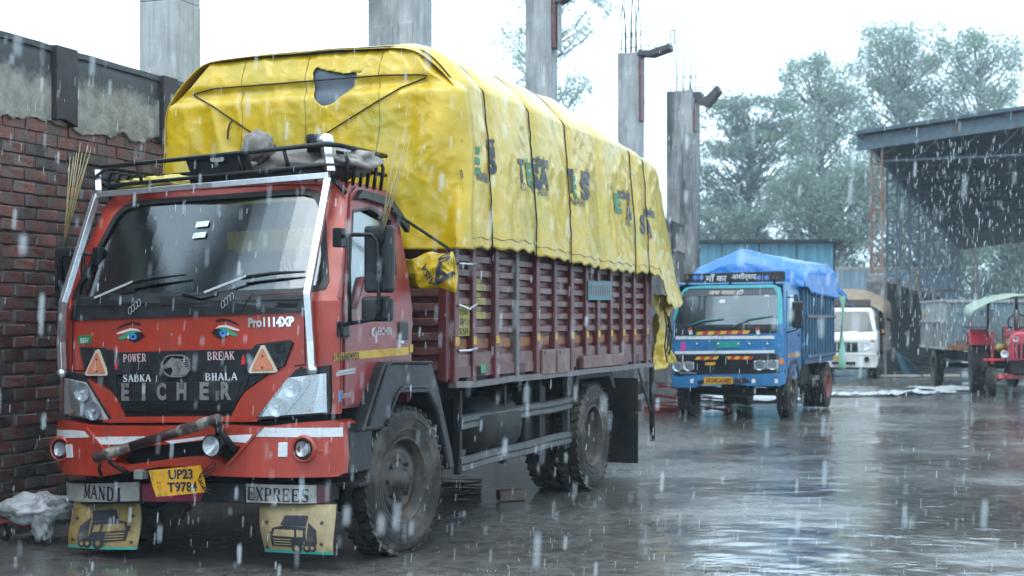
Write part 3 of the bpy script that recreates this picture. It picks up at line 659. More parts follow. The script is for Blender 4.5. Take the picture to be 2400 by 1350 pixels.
def FP(name, pts, off, thick, m, par, s=yf, bevel=0.0, holes=(), cuts=.05, local=False):
    poly = pts if local else pf(pts, lambda x, z: s(x, z) + off)
    hs_ = [h if local else pf(h, lambda x, z: s(x, z) + off) for h in holes]
    return plate(name, poly, lambda a, b, d: (a, s(a, b) + off + d, b), thick, m, par, cuts, .25, hs_, bevel)
def mir(poly): return [(-a, b) for a, b in reversed(poly)]
def FT(name, body, px, py, w, h, off, m, par, s=yf, tilt=0.0, ser=False, bold=0.0, shear=0.0, space=1.0):
    """lettering centred on a picture point, w x h in metres"""
    c = T.on(px, py, lambda x, z: s(x, z) + off)
    fn = lambda a, b: (c[0] + a, s(c[0] + a, c[2] + b) + off, c[2] + b)
    if ser: return serif(name, body, fn, m, par, w, h, tilt)
    return lettering(name, body, fn, m, par, 1.0, bold, shear, space, tilt=tilt, fit=(w, h))
RL = .03                                               # the cab leans: its right-hand side sits lower
# --- cab shell
front = [(-1.04, .96), (1.04, .98), (1.045, 1.66 + RL * .5), (.915, 2.38), (.85, 2.45), (.5, 2.465), (-.5, 2.435), (-.85, 2.40), (-.915, 2.33), (-1.045, 1.62)]
wsh = [(-.93, 1.70), (-.80, 1.685), (.80, 1.73), (.93, 1.755), (.94, 1.80), (.79, 2.30), (.74, 2.365), (.66, 2.385), (-.62, 2.345), (-.72, 2.315), (-.785, 2.25), (-.94, 1.75)]
body = FP('cab_front', front, 0, .03, M_red, truck, local=True, holes=[wsh], bevel=.012, cuts=.1)
FP('windscreen', [(a * .995, lerp(2.02, b, .995)) for a, b in wsh], .012, .006, M_ws, truck, local=True, cuts=.1)
ring_o = [(a * 1.012, lerp(2.03, b, 1.03)) for a, b in wsh]; ring_i = [(a * .965, lerp(2.03, b, .93)) for a, b in wsh]
FP('windscreen_seal', ring_o, -.006, .012, M_blk, truck, local=True, holes=[ring_i], cuts=.1)
def sx(z): return 1.048 - .20 * max(0, z - 1.66)
def sidept(a, b, k=0.0):
    p = T.side(a, b, 1.0)
    for _ in range(8): p = T.side(a, b, sx(p[2] - RL) + k)
    return (p[1], p[2] - RL)
def doorfront(z): return -.80 + .49 * max(0, z - 1.66)
dwin = [sidept(a, b) for a, b in ((799, 491), (862, 486), (913, 513), (924, 645), (852, 648), (830, 723), (793, 723), (786, 627))]
dwin = [(min(max(y, doorfront(z) + .035), .07), min(z, 2.30)) for y, z in dwin]
side = [(-.83, .98), (-.83, 1.66), (-.49, 2.36), (-.42, 2.415), (.12, 2.40), (.20, 2.2), (.17, 1.22), (-.34, 1.22), (-.60, .98)]
for s_ in (1, -1):
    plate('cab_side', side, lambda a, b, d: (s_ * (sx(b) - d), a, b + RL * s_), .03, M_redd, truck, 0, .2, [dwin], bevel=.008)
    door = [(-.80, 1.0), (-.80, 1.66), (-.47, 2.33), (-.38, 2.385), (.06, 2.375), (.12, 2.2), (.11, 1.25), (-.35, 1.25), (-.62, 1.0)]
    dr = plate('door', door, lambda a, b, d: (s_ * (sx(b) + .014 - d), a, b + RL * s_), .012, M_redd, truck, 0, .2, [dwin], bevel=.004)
    plate('window_pane', dwin, lambda a, b, d: (s_ * (sx(b) - .02 - d), a, b + RL * s_), .005, M_win, dr)
    inner = [(lerp(-.42, a, .955), lerp(1.9, b, .965)) for a, b in dwin]
    plate('window_seal', [(lerp(-.42, a, 1.02), lerp(1.9, b, 1.02)) for a, b in dwin], lambda a, b, d: (s_ * (sx(b) + .018 - d), a, b + RL * s_), .01, M_blk, dr, 0, 0, [inner])
    h0 = T.side(945, 775, 1.06); bxp('handle', M_blk, dr, s_ * 1.05, s_ * 1.075, h0[1] - .085, h0[1] + .055, h0[2] - .06 - (0 if s_ > 0 else .06), h0[2] + .06 - (0 if s_ > 0 else .06))
    k0 = T.side(943, 803, 1.06); MB().lathe([(1.05, .001), (1.068, .001), (1.068, .016), (1.05, .018)], (0, k0[1], k0[2]), 'x', 10).build('lock', M_chrome, dr) if s_ > 0 else None
    # rain guard over the door window
    plate('rain_guard', [(-.46, 2.30), (-.36, 2.365), (.06, 2.345), (.26, 2.17), (.23, 2.12), (.03, 2.28), (-.34, 2.31)], lambda a, b, d: (s_ * (sx(b) + .05 - d), a, b + RL * s_), .035, M_blk, truck, bevel=.004)
DR = [o for o in truck.children if o.name.startswith('door')][0]
def sd(px, py, x=1.068): p = T.side(px, py, x); return (p[1], p[2])
def SP(name, pts, m, par, x=1.066, th=.003): return plate(name, [sd(a, b, x) for a, b in pts], lambda a, b, d: (x - d, a, b), th, m, par)
SP('reflective_stripe', [(784, 828), (958, 813), (958, 831), (784, 846)], M_yel, DR)
SP('reflective_stripe', [(961, 808), (968, 807), (968, 825), (961, 826)], M_yel, truck)
def ST(name, body, px, py, w, h, m, par, x=1.070, **k):
    c = T.side(px, py, x); return lettering(name, body, lambda a, b: (x, c[1] + a, c[2] + b), m, par, 1.0, fit=(w, h), **k)
M_navy = mat('navy_print', (.02, .022, .04), .5)
ST('phone_number', 'N.9568604923', 811, 835, .34, .048, M_navy, DR, bold=.01)
M_dsil = mat('dull_silver_print', (.45, .45, .47), .4, .3)
ST('maker_lettering', 'EICHER', 903, 776, .20, .05, M_dsil, DR, bold=.015)
SP('maker_emblem', [(872, 770), (882, 766), (878, 772), (875, 780), (880, 790), (873, 788), (870, 779)], M_dsil, DR)
SP('silver_decal', [(793, 869), (833, 862), (833, 868), (793, 876)], M_dsil, DR); SP('silver_decal', [(793, 877), (833, 870), (833, 874), (793, 881)], M_dsil, DR)
M_bluep = mat('blue_print', (.12, .2, .42), .5)
SP('blue_decal', [(793, 917), (800, 914), (801, 940), (794, 944)], M_bluep, DR); ST('speed_lettering', 'Speed', 812, 926, .12, .06, M_dsil, DR)
ST('faded_marks', '|||||', 802, 784, .17, .055, mat('faded_print', (.16, .035, .03), .5), DR, bold=.02)
# roof, back, floor, seats, dash, steering wheel
q = MB(); vs = []; nx, ny = 16, 8
for j in range(ny + 1):
    for i in range(nx + 1):
        x = -.91 + 1.82 * i / nx; y = lerp(yf(x, 2.40) - .0, .17, j / ny); e_ = min(1, min(i, nx - i) / 2.0)
        vs.append((x, y, 2.375 + RL * x + .05 * e_ ** .5 + .025 * (1 - (x / .91) ** 2) - (.03 if j == 0 else 0)))
n0 = len(vs); vs += [(x, y, z - .05) for x, y, z in vs]
fs = [(j * (nx + 1) + i, j * (nx + 1) + i + 1, (j + 1) * (nx + 1) + i + 1, (j + 1) * (nx + 1) + i) for j in range(ny) for i in range(nx)]
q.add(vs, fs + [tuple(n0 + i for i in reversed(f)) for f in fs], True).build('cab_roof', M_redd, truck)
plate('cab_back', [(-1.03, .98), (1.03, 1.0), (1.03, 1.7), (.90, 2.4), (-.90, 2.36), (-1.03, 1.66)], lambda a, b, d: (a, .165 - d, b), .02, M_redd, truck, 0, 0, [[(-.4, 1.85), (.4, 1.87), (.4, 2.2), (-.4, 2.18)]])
bxp('cab_floor', M_chas, truck, -1.0, 1.0, -.8, .14, 1.18, 1.24)
bxp('dashboard', M_int, truck, -1.0, 1.0, -.84, -.45, 1.24, 1.66, .05)
for sxx in (-.5, .5):
    s0 = bxp('seat', M_int, truck, sxx - .26, sxx + .26, -.25, .1, 1.3, 1.5, .04); bxp('seat_back', M_int, s0, sxx - .25, sxx + .25, .0, .12, 1.5, 2.05, .05)
sw = MB(); sw.tube([(-.5 + .22 * math.cos(a), -.42 + .08 * math.sin(a), 1.72 + .2 * math.sin(a)) for a in [i * math.pi / 10 for i in range(21)]], .016, 8); sw.tube([(-.5, -.4, 1.70), (-.5, -.55, 1.5)], .03, 8); sw.tube([(-.72, -.42, 1.72), (-.28, -.42, 1.72)], .015, 6); sw.build('steering_wheel', M_blk, truck)
M_teal = mat('teal_cloth', (.03, .25, .25), .8); MB().ball((-.72, -.72, 1.70), .07, 10, 6, (1.6, 1, .45)).build('dash_cloth', M_teal, truck)
for (px, py) in ((474, 526), (467, 552)): FP('permit_sticker', [(px - 13, py - 6), (px + 17, py - 9), (px + 13, py + 4), (px - 17, py + 7)], -.001, 0, M_white, truck)
# --- black cowl under the windscreen, wipers
FP('cowl_panel', [(163, 751), (440, 741), (717, 732), (722, 690), (440, 693), (181, 699)], -.014, .02, M_blk, truck, bevel=.004)
for l in ([(182, 718), (470, 706), (716, 700)],): 
    FP('cowl_groove', l + [(a, b + 2) for a, b in reversed(l)], -.016, .003, M_seam, truck)
FP('cowl_recess', z1([(790, 40), (820, 105), (1130, 95), (1170, 30)]), -.018, .006, M_blk2, truck, bevel=.003)
FP('washer_grille', z1([(1640, 85), (1800, 80), (1770, 95), (1650, 100)]), -.018, .004, M_seam, truck); FP('washer_grille', z1([(1640, 108), (1790, 102), (1775, 115), (1630, 122)]), -.018, .004, M_seam, truck)
FP('cowl_seam', z1([(1475, 20), (1480, 20), (1395, 160), (1390, 160)]), -.017, .003, M_seam, truck)
for (cx_, cy_) in ((315, 719), (533, 704)):
    for k in range(4):
        c = T.on(cx_ - 10 + k * 7, cy_ + 9 - k * 6, lambda x, z: yf(x, z) - .016); MB().tube([(c[0] + .018 * math.cos(a) * .7, c[1] - .003, c[2] + .024 * math.sin(a)) for a in [i * math.pi / 6 for i in range(13)]], .0022, 5).build('ring_sticker', M_dsil, truck)
for (p, q_, r) in (((222, 698), (311, 660), (437, 644)), ((479, 685), (577, 647), (715, 637))):
    g = lambda c, o_: T.on(c[0], c[1], lambda x, z: yf(x, z) - o_)
    wp = MB().tube([g(p, .03), g(q_, .045)], .009, 4).build('wiper', M_arm, truck)
    a, b, c = g((q_[0] - 12, q_[1] + 5), .035), g(((q_[0] + r[0]) / 2, (q_[1] + r[1]) / 2 - 2), .04), g(r, .03)
    MB().tube([a, b, c], [.014, .012, .006], 5).build('blade', M_blk2, wp)
MB().tube([T.on(a, b, lambda x, z: yf(x, z) - .02) for a, b in ((430, 690), (470, 700), (510, 690))], .012, 6).build('wiper_linkage', M_blk2, truck)
# --- grille, lettering, emblem
FP('seam_line', [(160, 868), (168, 870), (168, 872), (160, 870)], -.003, .003, M_seam, truck)
gr_ = FP('grille', z1([(260, 405), (275, 398), (430, 406), (484, 440), (980, 424), (1470, 415), (1500, 380), (1730, 350), (1755, 372), (1692, 535), (1600, 570), (1425, 705), (1375, 765), (1332, 850), (575, 855), (520, 745), (470, 690), (345, 618), (300, 590)]), -.022, .03, M_blk, truck, bevel=.008)
FP('upper_band', z1([(490, 452), (980, 436), (1450, 428), (1425, 572), (980, 582), (515, 596)]), -.030, .012, M_blk, gr_, bevel=.004)
FP('lower_band', z1([(525, 655), (1400, 637), (1352, 778), (556, 790)]), -.030, .012, M_blk, gr_, bevel=.004)
FP('bottom_slat', z1([(560, 803), (1340, 790), (1326, 842), (580, 848)]), -.030, .012, M_blk2, gr_, bevel=.004)
for l in ([(470, 415), (500, 425), (520, 735), (500, 725), (455, 600), (440, 430)], [(1500, 385), (1482, 420), (1428, 590), (1400, 690), (1425, 690), (1455, 575), (1530, 390)]): FP('grille_rib', z1(l), -.034, .014, M_blk, gr_, bevel=.004)
for yy in (375, 400, 425): FP('corner_fin', z1([(1640, yy + 2), (1700, yy - 6), (1695, yy + 3), (1640, yy + 12)]), -.028, .008, M_blk2, gr_)
FP('grille_gap', z1([(560, 862), (1335, 850), (1320, 885), (575, 892)]), -.004, .01, M_seam, truck)
FP('lower_lip', z1([(420, 915), (560, 893), (575, 892), (1325, 886), (1340, 880), (1520, 905), (1500, 925), (980, 930), (430, 932)]), -.035, .05, M_red, truck, bevel=.012)
for l in ([(190, 580), (230, 575), (345, 640), (480, 712), (525, 775), (575, 890), (420, 918), (395, 885), (215, 625)], [(1815, 540), (1640, 575), (1425, 712), (1380, 775), (1325, 888), (1515, 900), (1530, 885), (1770, 590)]):
    FP('cheek_panel', z1(l), -.024, .04, M_red, truck, bevel=.014)
FP('hood_seam', [(163, 867), (300, 868), (302, 870), (163, 870)], -.003, .003, M_seam, truck)
FP('hood_seam', [(690, 856), (716, 853), (716, 856), (690, 859)], -.003, .003, M_seam, truck)
FP('cab_corner_seam', [(712, 735), (714, 735), (716, 852), (714, 852)], -.003, .003, M_seam, truck); FP('cab_corner_seam', [(170, 752), (172, 752), (170, 866), (168, 866)], -.003, .003, M_seam, truck)
FT('slogan', 'POWER', *z1([(648, 476)])[0], .185, .050, -.0315, M_cream, gr_, tilt=.03, ser=True)
FT('slogan', 'SABKA', *z1([(663, 618)])[0], .225, .046, -.026, M_offw, gr_, tilt=.03, ser=True)
FT('slogan', 'BREAK', *z1([(1255, 461)])[0], .20, .050, -.0315, M_cream, gr_, tilt=.03, ser=True)
FT('slogan', 'BHALA', *z1([(1257, 608)])[0], .235, .046, -.026, M_offw, gr_, tilt=.03, ser=True)
for ch, cxz, wz in (('E', 580, 70), ('I', 710, 32), ('C', 835, 80), ('H', 976, 82), ('E', 1136, 78), ('R', 1288, 84)):
    yy = 716 - (cxz - 580) * .012
    for k, o_ in enumerate((-.032, -.036, -.040)): FT('maker_letter', ch, *z1([(cxz, yy)])[0], wz / 3 / 377, .112, o_, M_badge, gr_, bold=.05) if k == 2 else None
c0 = T.on(*z1([(940, 532)])[0], lambda x, z: yf(x, z) - .034)
def pill(w, h, n=10):
    r = h / 2; return [(w / 2 - r + r * math.cos(a), r * math.sin(a)) for a in [-math.pi / 2 + i * math.pi / n for i in range(n + 1)]] + [(-(w / 2 - r) + r * math.cos(a), r * math.sin(a)) for a in [math.pi / 2 + i * math.pi / n for i in range(n + 1)]]
em = plate('emblem', [(c0[0] + a, c0[2] + b) for a, b in pill(.212, .142)], lambda a, b, d: (a, c0[1] - .008 + d, b), .02, M_badge, gr_, holes=[[(c0[0] + a, c0[2] + b) for a, b in pill(.196, .126)]])
plate('emblem_field', [(c0[0] + a, c0[2] + b) for a, b in pill(.196, .126)], lambda a, b, d: (a, c0[1] + d, b), .01, M_blk2, em)
horse = z1([(838, 548), (850, 525), (880, 500), (905, 475), (915, 468), (918, 480), (950, 480), (980, 505), (1000, 545), (1035, 560), (1010, 595), (960, 600), (900, 600), (915, 565), (900, 540), (880, 548), (860, 555)])
FP('horse_head', horse, -.044, .006, M_badge, em)
for k in range(6): yy = 485 + k * 14; FP('emblem_line', z1([(950 + k * 12, yy), (1035, yy - 2), (1037, yy + 5), (955 + k * 12, yy + 7)]), -.0435, .004, M_badge, em)
for l in ([(380, 418), (390, 420), (455, 590), (448, 602), (305, 602), (294, 590), (370, 425)], [(1540, 388), (1552, 388), (1645, 568), (1638, 580), (1455, 585), (1445, 573), (1532, 393)]):
    tri = FP('warning_triangle', z1(l), -.040, .018, mat('cream_plastic', (.62, .55, .42), .4, var=.1), truck, bevel=.004)
    cxm = sum(a for a, b in l) / len(l); cym = sum(b for a, b in l) / len(l) + 4
    FP('reflector', z1([(lerp(cxm, a, .78), lerp(cym, b, .78)) for a, b in l]), -.044, .006, mat('orange_reflector', (.62, .22, .12), .35, var=.15, vscale=12), tri)
    for dy in (-38, 45): cc = T.on(*z1([(cxm, cym + dy)])[0], lambda x, z: yf(x, z) - .046); MB().ball(cc, .006, 8, 5).build('screw', M_blk2, tri)
for (a, b) in ((510, 525), (1410, 488)): FP('flame_sticker', z1([(a - 15, b + 35), (a + 14, b + 34), (a + 12, b - 5), (a, b - 38), (a - 10, b - 8)]), -.0325, .001, M_signal, gr_)
FP('badge_sticker', z1([(250, 320), (340, 315), (340, 374), (250, 377)]), -.004, .004, mat('green_sticker', (.01, .22, .08), .4), truck)
FT('badge_lettering', 'BSIV', *z1([(294, 354)])[0], .075, .034, -.0055, M_white, truck, bold=.01)
for (a, b, ch_, dx) in ((605, 226, 'Pro', 0),): pass
FT('model_lettering', 'Pro1114XP', *z1([(1603, 224)])[0], .305, .062, -.008, mat('silver_letters', (.66, .67, .68), .2, .85), truck, tilt=.028, bold=.05)
# painted eyes
M_eyeb = mat('eye_black', (.02, .012, .012), .5); M_eyew = mat('eye_white', (.68, .6, .6), .5); M_eyeg = mat('eye_green', (.02, .32, .16), .5); M_iris = mat('eye_blue', (.03, .22, .62), .4)
def eye(cx, cy, f):
    def P(l): return [(100 + (cx + f * a) / 3, 680 + (cy + b) / 3) for a, b in l]
    e = FP('painted_eye', P([(85, 0), (60, -28), (20, -42), (-30, -30), (-65, -10), (-90, 20), (-50, 12), (-20, 30), (10, 46), (45, 30), (70, 8)]), -.0035, 0, M_eyeb, truck)
    FP('eyebrow', P([(55, -85), (50, -95), (0, -103), (-50, -95), (-110, -62), (-115, -50), (-50, -78), (0, -85), (45, -76)]), -.0035, 0, M_eyeb, e)
    FP('white_stroke', P([(55, -30), (30, -52), (-20, -58), (-70, -42), (-120, -22), (-112, -15), (-70, -22), (-20, -40), (20, -40)]), -.0040, 0, M_eyew, e)
    FP('green_stroke', P([(40, -30), (10, -38), (-30, -32), (-70, -8), (-105, 8), (-95, 22), (-60, 18), (-30, -8), (5, -24)]), -.0042, 0, M_eyeg, e)
    FP('iris', P([(26 * math.cos(i * .5236), 2 + 24 * math.sin(i * .5236)) for i in range(12)]), -.0046, 0, M_iris, e)
    FP('pupil', P([(10 * math.cos(i * .7854), 2 + 10 * math.sin(i * .7854)) for i in range(8)]), -.0050, 0, M_eyeb, e)
    FP('eye_glint', P([(-44, 8), (-30, -10), (-27, 14), (-34, 20)]), -.0046, 0, M_eyew, e)
eye(636, 325, 1); eye(1268, 302, -1)
# --- headlights (the left-hand one traced, the other mirrored)
HLo = pf(z8([(845, 210), (1500, 130), (1512, 1040), (1480, 1085), (70, 1215), (50, 1165), (720, 345)]))
HLl = pf(z8([(760, 372), (1060, 340), (1440, 290), (1450, 1055), (190, 1140), (180, 1110), (480, 720)]))
HLs = [pf(z8(l)) for l in ([(770, 385), (940, 372), (1020, 460), (1020, 560), (880, 760), (500, 775), (480, 720)], [(430, 800), (780, 790), (800, 830), (600, 1085), (390, 1095), (220, 1110), (330, 960)])]
HLbar = pf(z8([(1060, 345), (1030, 590), (560, 1125), (650, 1115), (1000, 720), (1130, 520), (1140, 335)]))
HLt = pf(z8([(1150, 330), (1285, 315), (1290, 520), (1180, 1050), (690, 1100), (1010, 740), (1130, 560)]))
hl0 = set(bpy.data.objects)
for f in (lambda p: p,):
    sg = 1 if f([(1, 0)])[0][0] > 0 else -1
    dz = 0 if sg > 0 else -.055
    g = lambda p: [(a, b + dz) for a, b in f(p)]
    hl = FP('headlight', g(HLo), -.030, .034, M_blk, truck, local=True, bevel=.006)
    FP('lamp_bowl', g(HLl), -.034, .006, M_refl, hl, local=True)
    for pp in HLs:
        ca, cb = sum(a for a, b in pp) / len(pp), sum(b for a, b in pp) / len(pp)
        c = (ca * sg, yf(ca, cb) - .034, cb + dz)
        MB().lathe([(-.030, .060), (-.018, .052), (-.006, .026), (-.003, .001)], c, 'y', 20).build('reflector_cup', M_refl, hl)
        MB().tube([(c[0], c[1] - .005, c[2]), (c[0], c[1] - .04, c[2])], [.014, .010], 8).build('bulb', M_white, hl)
    FP('divider', g(HLbar), -.066, .036, mat('grey_plastic', (.35, .37, .39), .35), hl, local=True)
    FP('indicator', g(HLt), -.040, .006, mat('indicator_glass', (.42, .40, .40), .2, .4, var=.2, vscale=30), hl, local=True)
    ct = T.on(*z8([(1040, 1020)])[0], lambda x, z: yf(x, z) - .05); MB().ball((sg * ct[0], ct[1], ct[2] + dz), .016, 8, 6).build('amber_bulb', M_amber, hl)
    FP('lens', g(HLl), -.076, .005, M_lens, hl, local=True)
for o in [o for o in bpy.data.objects if o not in hl0 and o.name.startswith('headlight')]:       # the other headlight: mirror image
    def mirrored(src, par):
        me = src.data.copy()
        for v in me.vertices: v.co.x = -v.co.x; v.co.z -= .055
        me.flip_normals(); c = bpy.data.objects.new(src.name.split('.')[0], me); COL.objects.link(c); c.parent = par
        for md in src.modifiers:
            nb = c.modifiers.new(md.name, md.type); nb.width = md.width; nb.segments = md.segments; nb.limit_method = 'ANGLE'; nb.angle_limit = md.angle_limit
        for ch in list(src.children): mirrored(ch, c)
    mirrored(o, truck)
# --- bumper
BO = z1([(56, 1000), (62, 955), (85, 928), (150, 909), (330, 948), (430, 956), (800, 958), (1240, 948), (1540, 962), (1800, 932), (2040, 917), (2110, 938), (2122, 1180), (2112, 1290), (2070, 1312), (1330, 1312), (1100, 1300), (1000, 1238), (800, 1245), (420, 1310), (150, 1290), (105, 1245), (62, 1150)])
BH = z1([(500, 1205), (560, 1140), (700, 1098), (900, 1082), (1120, 1062), (1300, 1085), (1392, 1100), (1370, 1140), (1285, 1228), (1150, 1168), (960, 1178), (700, 1215), (560, 1235)])
bump = FP('bumper', BO, 0, .30, M_red, truck, s=yb, bevel=.022, holes=[BH], cuts=.1)
FP('bumper_dark_backing', [(a, b) for a, b in z1([(440, 1020), (1420, 1010), (1420, 1260), (440, 1260)])], .12, .05, M_seam, bump, s=yb)  # black sheet behind the opening, standing in for the shade inside
FP('stripe_tape', z1([(57, 977), (200, 983), (292, 992), (330, 1034), (60, 1033)]), -.003, .003, M_white, bump, s=yb)
FP('stripe_tape', z1([(347, 1032), (720, 1028), (690, 1082), (385, 1086)]), -.003, .003, M_white, bump, s=yb)
FP('stripe_tape', z1([(860, 1062), (1120, 1030), (1475, 1014), (1438, 1074), (1130, 1050), (900, 1080)]), -.003, .003, M_white, bump, s=yb)
FP('stripe_tape', z1([(1548, 966), (2108, 966), (2110, 1030), (1497, 1030)]), -.003, .003, M_white, bump, s=yb)
for l in ([(288, 968), (305, 965), (500, 1195), (480, 1205)], [(1550, 962), (1535, 962), (1290, 1225), (1310, 1235)]): FP('bumper_rib', z1(l), -.014, .03, M_red, bump, s=yb, bevel=.006)
for l in ([(155, 1087), (203, 1083), (211, 1178), (168, 1181)], [(1656, 1072), (1720, 1070), (1718, 1174), (1652, 1173)]): FP('side_reflector', z1(l), -.008, .01, M_white, bump, s=yb, bevel=.003)
for (a, b) in ((128, 1118), (1836, 1118)):
    c = T.on(*z1([(a, b)])[0], lambda x, z: yb(x, z) - .02); fl = MB().lathe([(.02, .001), (.02, .052), (-.012, .055), (-.018, .058), (-.006, .072), (.004, .082)], c, 'y', 24).build('fog_light', M_blk2, bump)
    MB().lathe([(.004, .086), (-.016, .078), (-.014, .066), (.01, .062)], c, 'y', 24).build('fog_bezel', M_red, fl)
    MB().lathe([(.012, .001), (.008, .03), (-.004, .046)], (c[0] - .012, c[1], c[2]), 'y', 20).build('fog_reflector', M_refl, fl)
    MB().lathe([(-.012, .001), (-.006, .05)], c, 'y', 20).build('fog_lens', M_lens, fl)
FP('bumper_end', z1([(2114, 938), (2160, 948), (2152, 1296), (2114, 1300)]), .06, .3, M_blk, bump, s=yb, bevel=.01)
FP('bumper_gap_backing', z1([(140, 905), (420, 935), (980, 935), (1500, 930), (1700, 905), (2030, 860), (2100, 930), (1540, 975), (980, 975), (430, 975), (150, 930)]), .16, .1, M_seam, truck, s=yb)  # black sheet standing in for the shade between lip and bumper
# spot lamp hanging from the bumper
c = T.on(*z1([(1185, 1096)])[0], lambda x, z: -1.15)
sp_ = MB().lathe([(.10, .001), (.09, .04), (.04, .066), (.0, .070), (-.008, .068), (-.008, .062)], c, 'y', 24).build('spot_lamp', M_blk2, truck)
MB().lathe([(.04, .001), (.03, .03), (.0, .062)], c, 'y', 24).build('spot_reflector', M_refl, sp_); MB().lathe([(-.014, .001), (-.010, .035), (-.004, .063)], c, 'y', 24).build('spot_lens', M_lens, sp_)
MB().tube([(c[0] + .02, c[1] + .05, c[2] + .06), (c[0] + .03, c[1] + .03, c[2] + .16)], .022, 6).build('spot_bracket', M_chas, sp_)
# number plate, loose wiring
pl = [T.at(a, b, -1.14) for a, b in ((352, 1102), (408, 1097), (465, 1091), (474, 1120), (480, 1154), (425, 1160), (369, 1164), (360, 1135))]
npl = plate('number_plate', [(p[0], p[2]) for p in pl], lambda a, b, d: (a, -1.14 + d + .02 * math.sin(a * 9), b), .006, mat('plate_yellow', (.72, .36, .01), .4, var=.1, grime=(.25, .16, .04), gscale=14, gamt=.35), truck, .02)
for bdy, px, py, w_ in (('UP23', 420, 1112, .165), ('T9784', 424, 1142, .205)):
    cc = T.at(px, py, -1.146); lettering('plate_lettering', bdy, lambda a, b: (cc[0] + a, -1.143 + .02 * math.sin((cc[0] + a) * 9), cc[2] + b), M_navy, npl, 1, fit=(w_, .062), bold=.03, tilt=.06)
cc = T.at(374, 1131, -1.146); lettering('plate_lettering', 'IND', lambda a, b: (cc[0] + a, -1.143 + .02 * math.sin((cc[0] + a) * 9), cc[2] + b), M_navy, npl, 1, fit=(.03, .014))
for k in range(5):
    p0 = Vector(T.at(487 + random.uniform(-4, 6), 1090 + 14 * k, -1.12)); MB().tube([p0 + Vector((.05 * math.sin(i * .9 + k) , .03 * math.cos(i * 1.1), -.022 * i + .05)) for i in range(6)], .004, 5).build('loose_cable', M_blk2, truck)
MB().tube([T.at(235, 1085, -1.08), T.at(232, 1102, -1.06), T.at(240, 1118, -1.0)], .012, 6).build('loose_cable', M_blk2, truck)
MB().tube([T.at(255, 1080, -1.08), T.at(275, 1095, -1.07), T.at(300, 1108, -1.04)], .014, 6).build('loose_cable', M_blk2, truck)
cc = T.at(326, 1112, -1.05); bxp('marker_lamp', mat('grey_lens', (.3, .3, .3), .3), truck, cc[0] - .03, cc[0] + .035, -1.07, -1.0, cc[2] - .03, cc[2] + .03)
# lower beam with the painted boards and the mud flaps
beam = FP('lower_beam', z3([(402, 478), (1200, 482), (2000, 490), (2060, 500), (2060, 600), (1990, 612), (1200, 604), (402, 598)]), .10, .12, M_chas, truck, s=yb, bevel=.006)
M_board = mat('dirty_white_board', (.40, .40, .38), .55, var=.18, vscale=6, grime=(.14, .13, .12), gscale=7, gamt=.4)
FP('name_board', z3([(404, 481), (870, 479), (868, 597), (415, 592)]), .09, .01, M_board, beam, s=yb); FP('name_board', z3([(1535, 489), (1975, 500), (1978, 612), (1540, 606)]), .09, .01, M_board, beam, s=yb)
M_pink = mat('crimson_board', (.30, .02, .07), .5, var=.3, vscale=5, grime=(.08, .02, .03), gscale=4)
FP('crimson_board', z3([(890, 490), (1000, 485), (1280, 540), (1250, 602), (890, 600)]), .092, .008, M_pink, beam, s=yb)
FP('grey_board', z3([(1282, 492), (1530, 496), (1530, 604), (1252, 603)]), .093, .007, M_blk, beam, s=yb)
FP('end_board', z3([(1980, 500), (2052, 504), (2056, 600), (1984, 612)]), .092, .008, mat('maroon_end', (.10, .02, .03), .5, var=.3), beam, s=yb)
FT('name_lettering', 'MANDI', *z3([(640, 549)])[0], .37, .088, .088, M_navy, beam, s=yb, tilt=-.01, ser=True)
FT('name_lettering', 'EXPREES', *z3([(1735, 560)])[0], .40, .08, .088, M_navy, beam, s=yb, tilt=-.02, ser=True)
M_flap = mat('mustard_mud_flap', (.34, .24, .075), .5, var=.25, vscale=5, grime=(.12, .09, .05), gscale=4, gamt=.4)
M_flap2 = mat('faded_mud_flap', (.40, .31, .16), .5, var=.2, vscale=5, grime=(.22, .18, .12), gscale=4, gamt=.4)
M_tealf = mat('teal_strip', (.03, .34, .30), .5)
M_print = mat('flap_print', (.03, .034, .045), .6, grime=(.12, .10, .06), gscale=10, gamt=.25)
FY = -.86
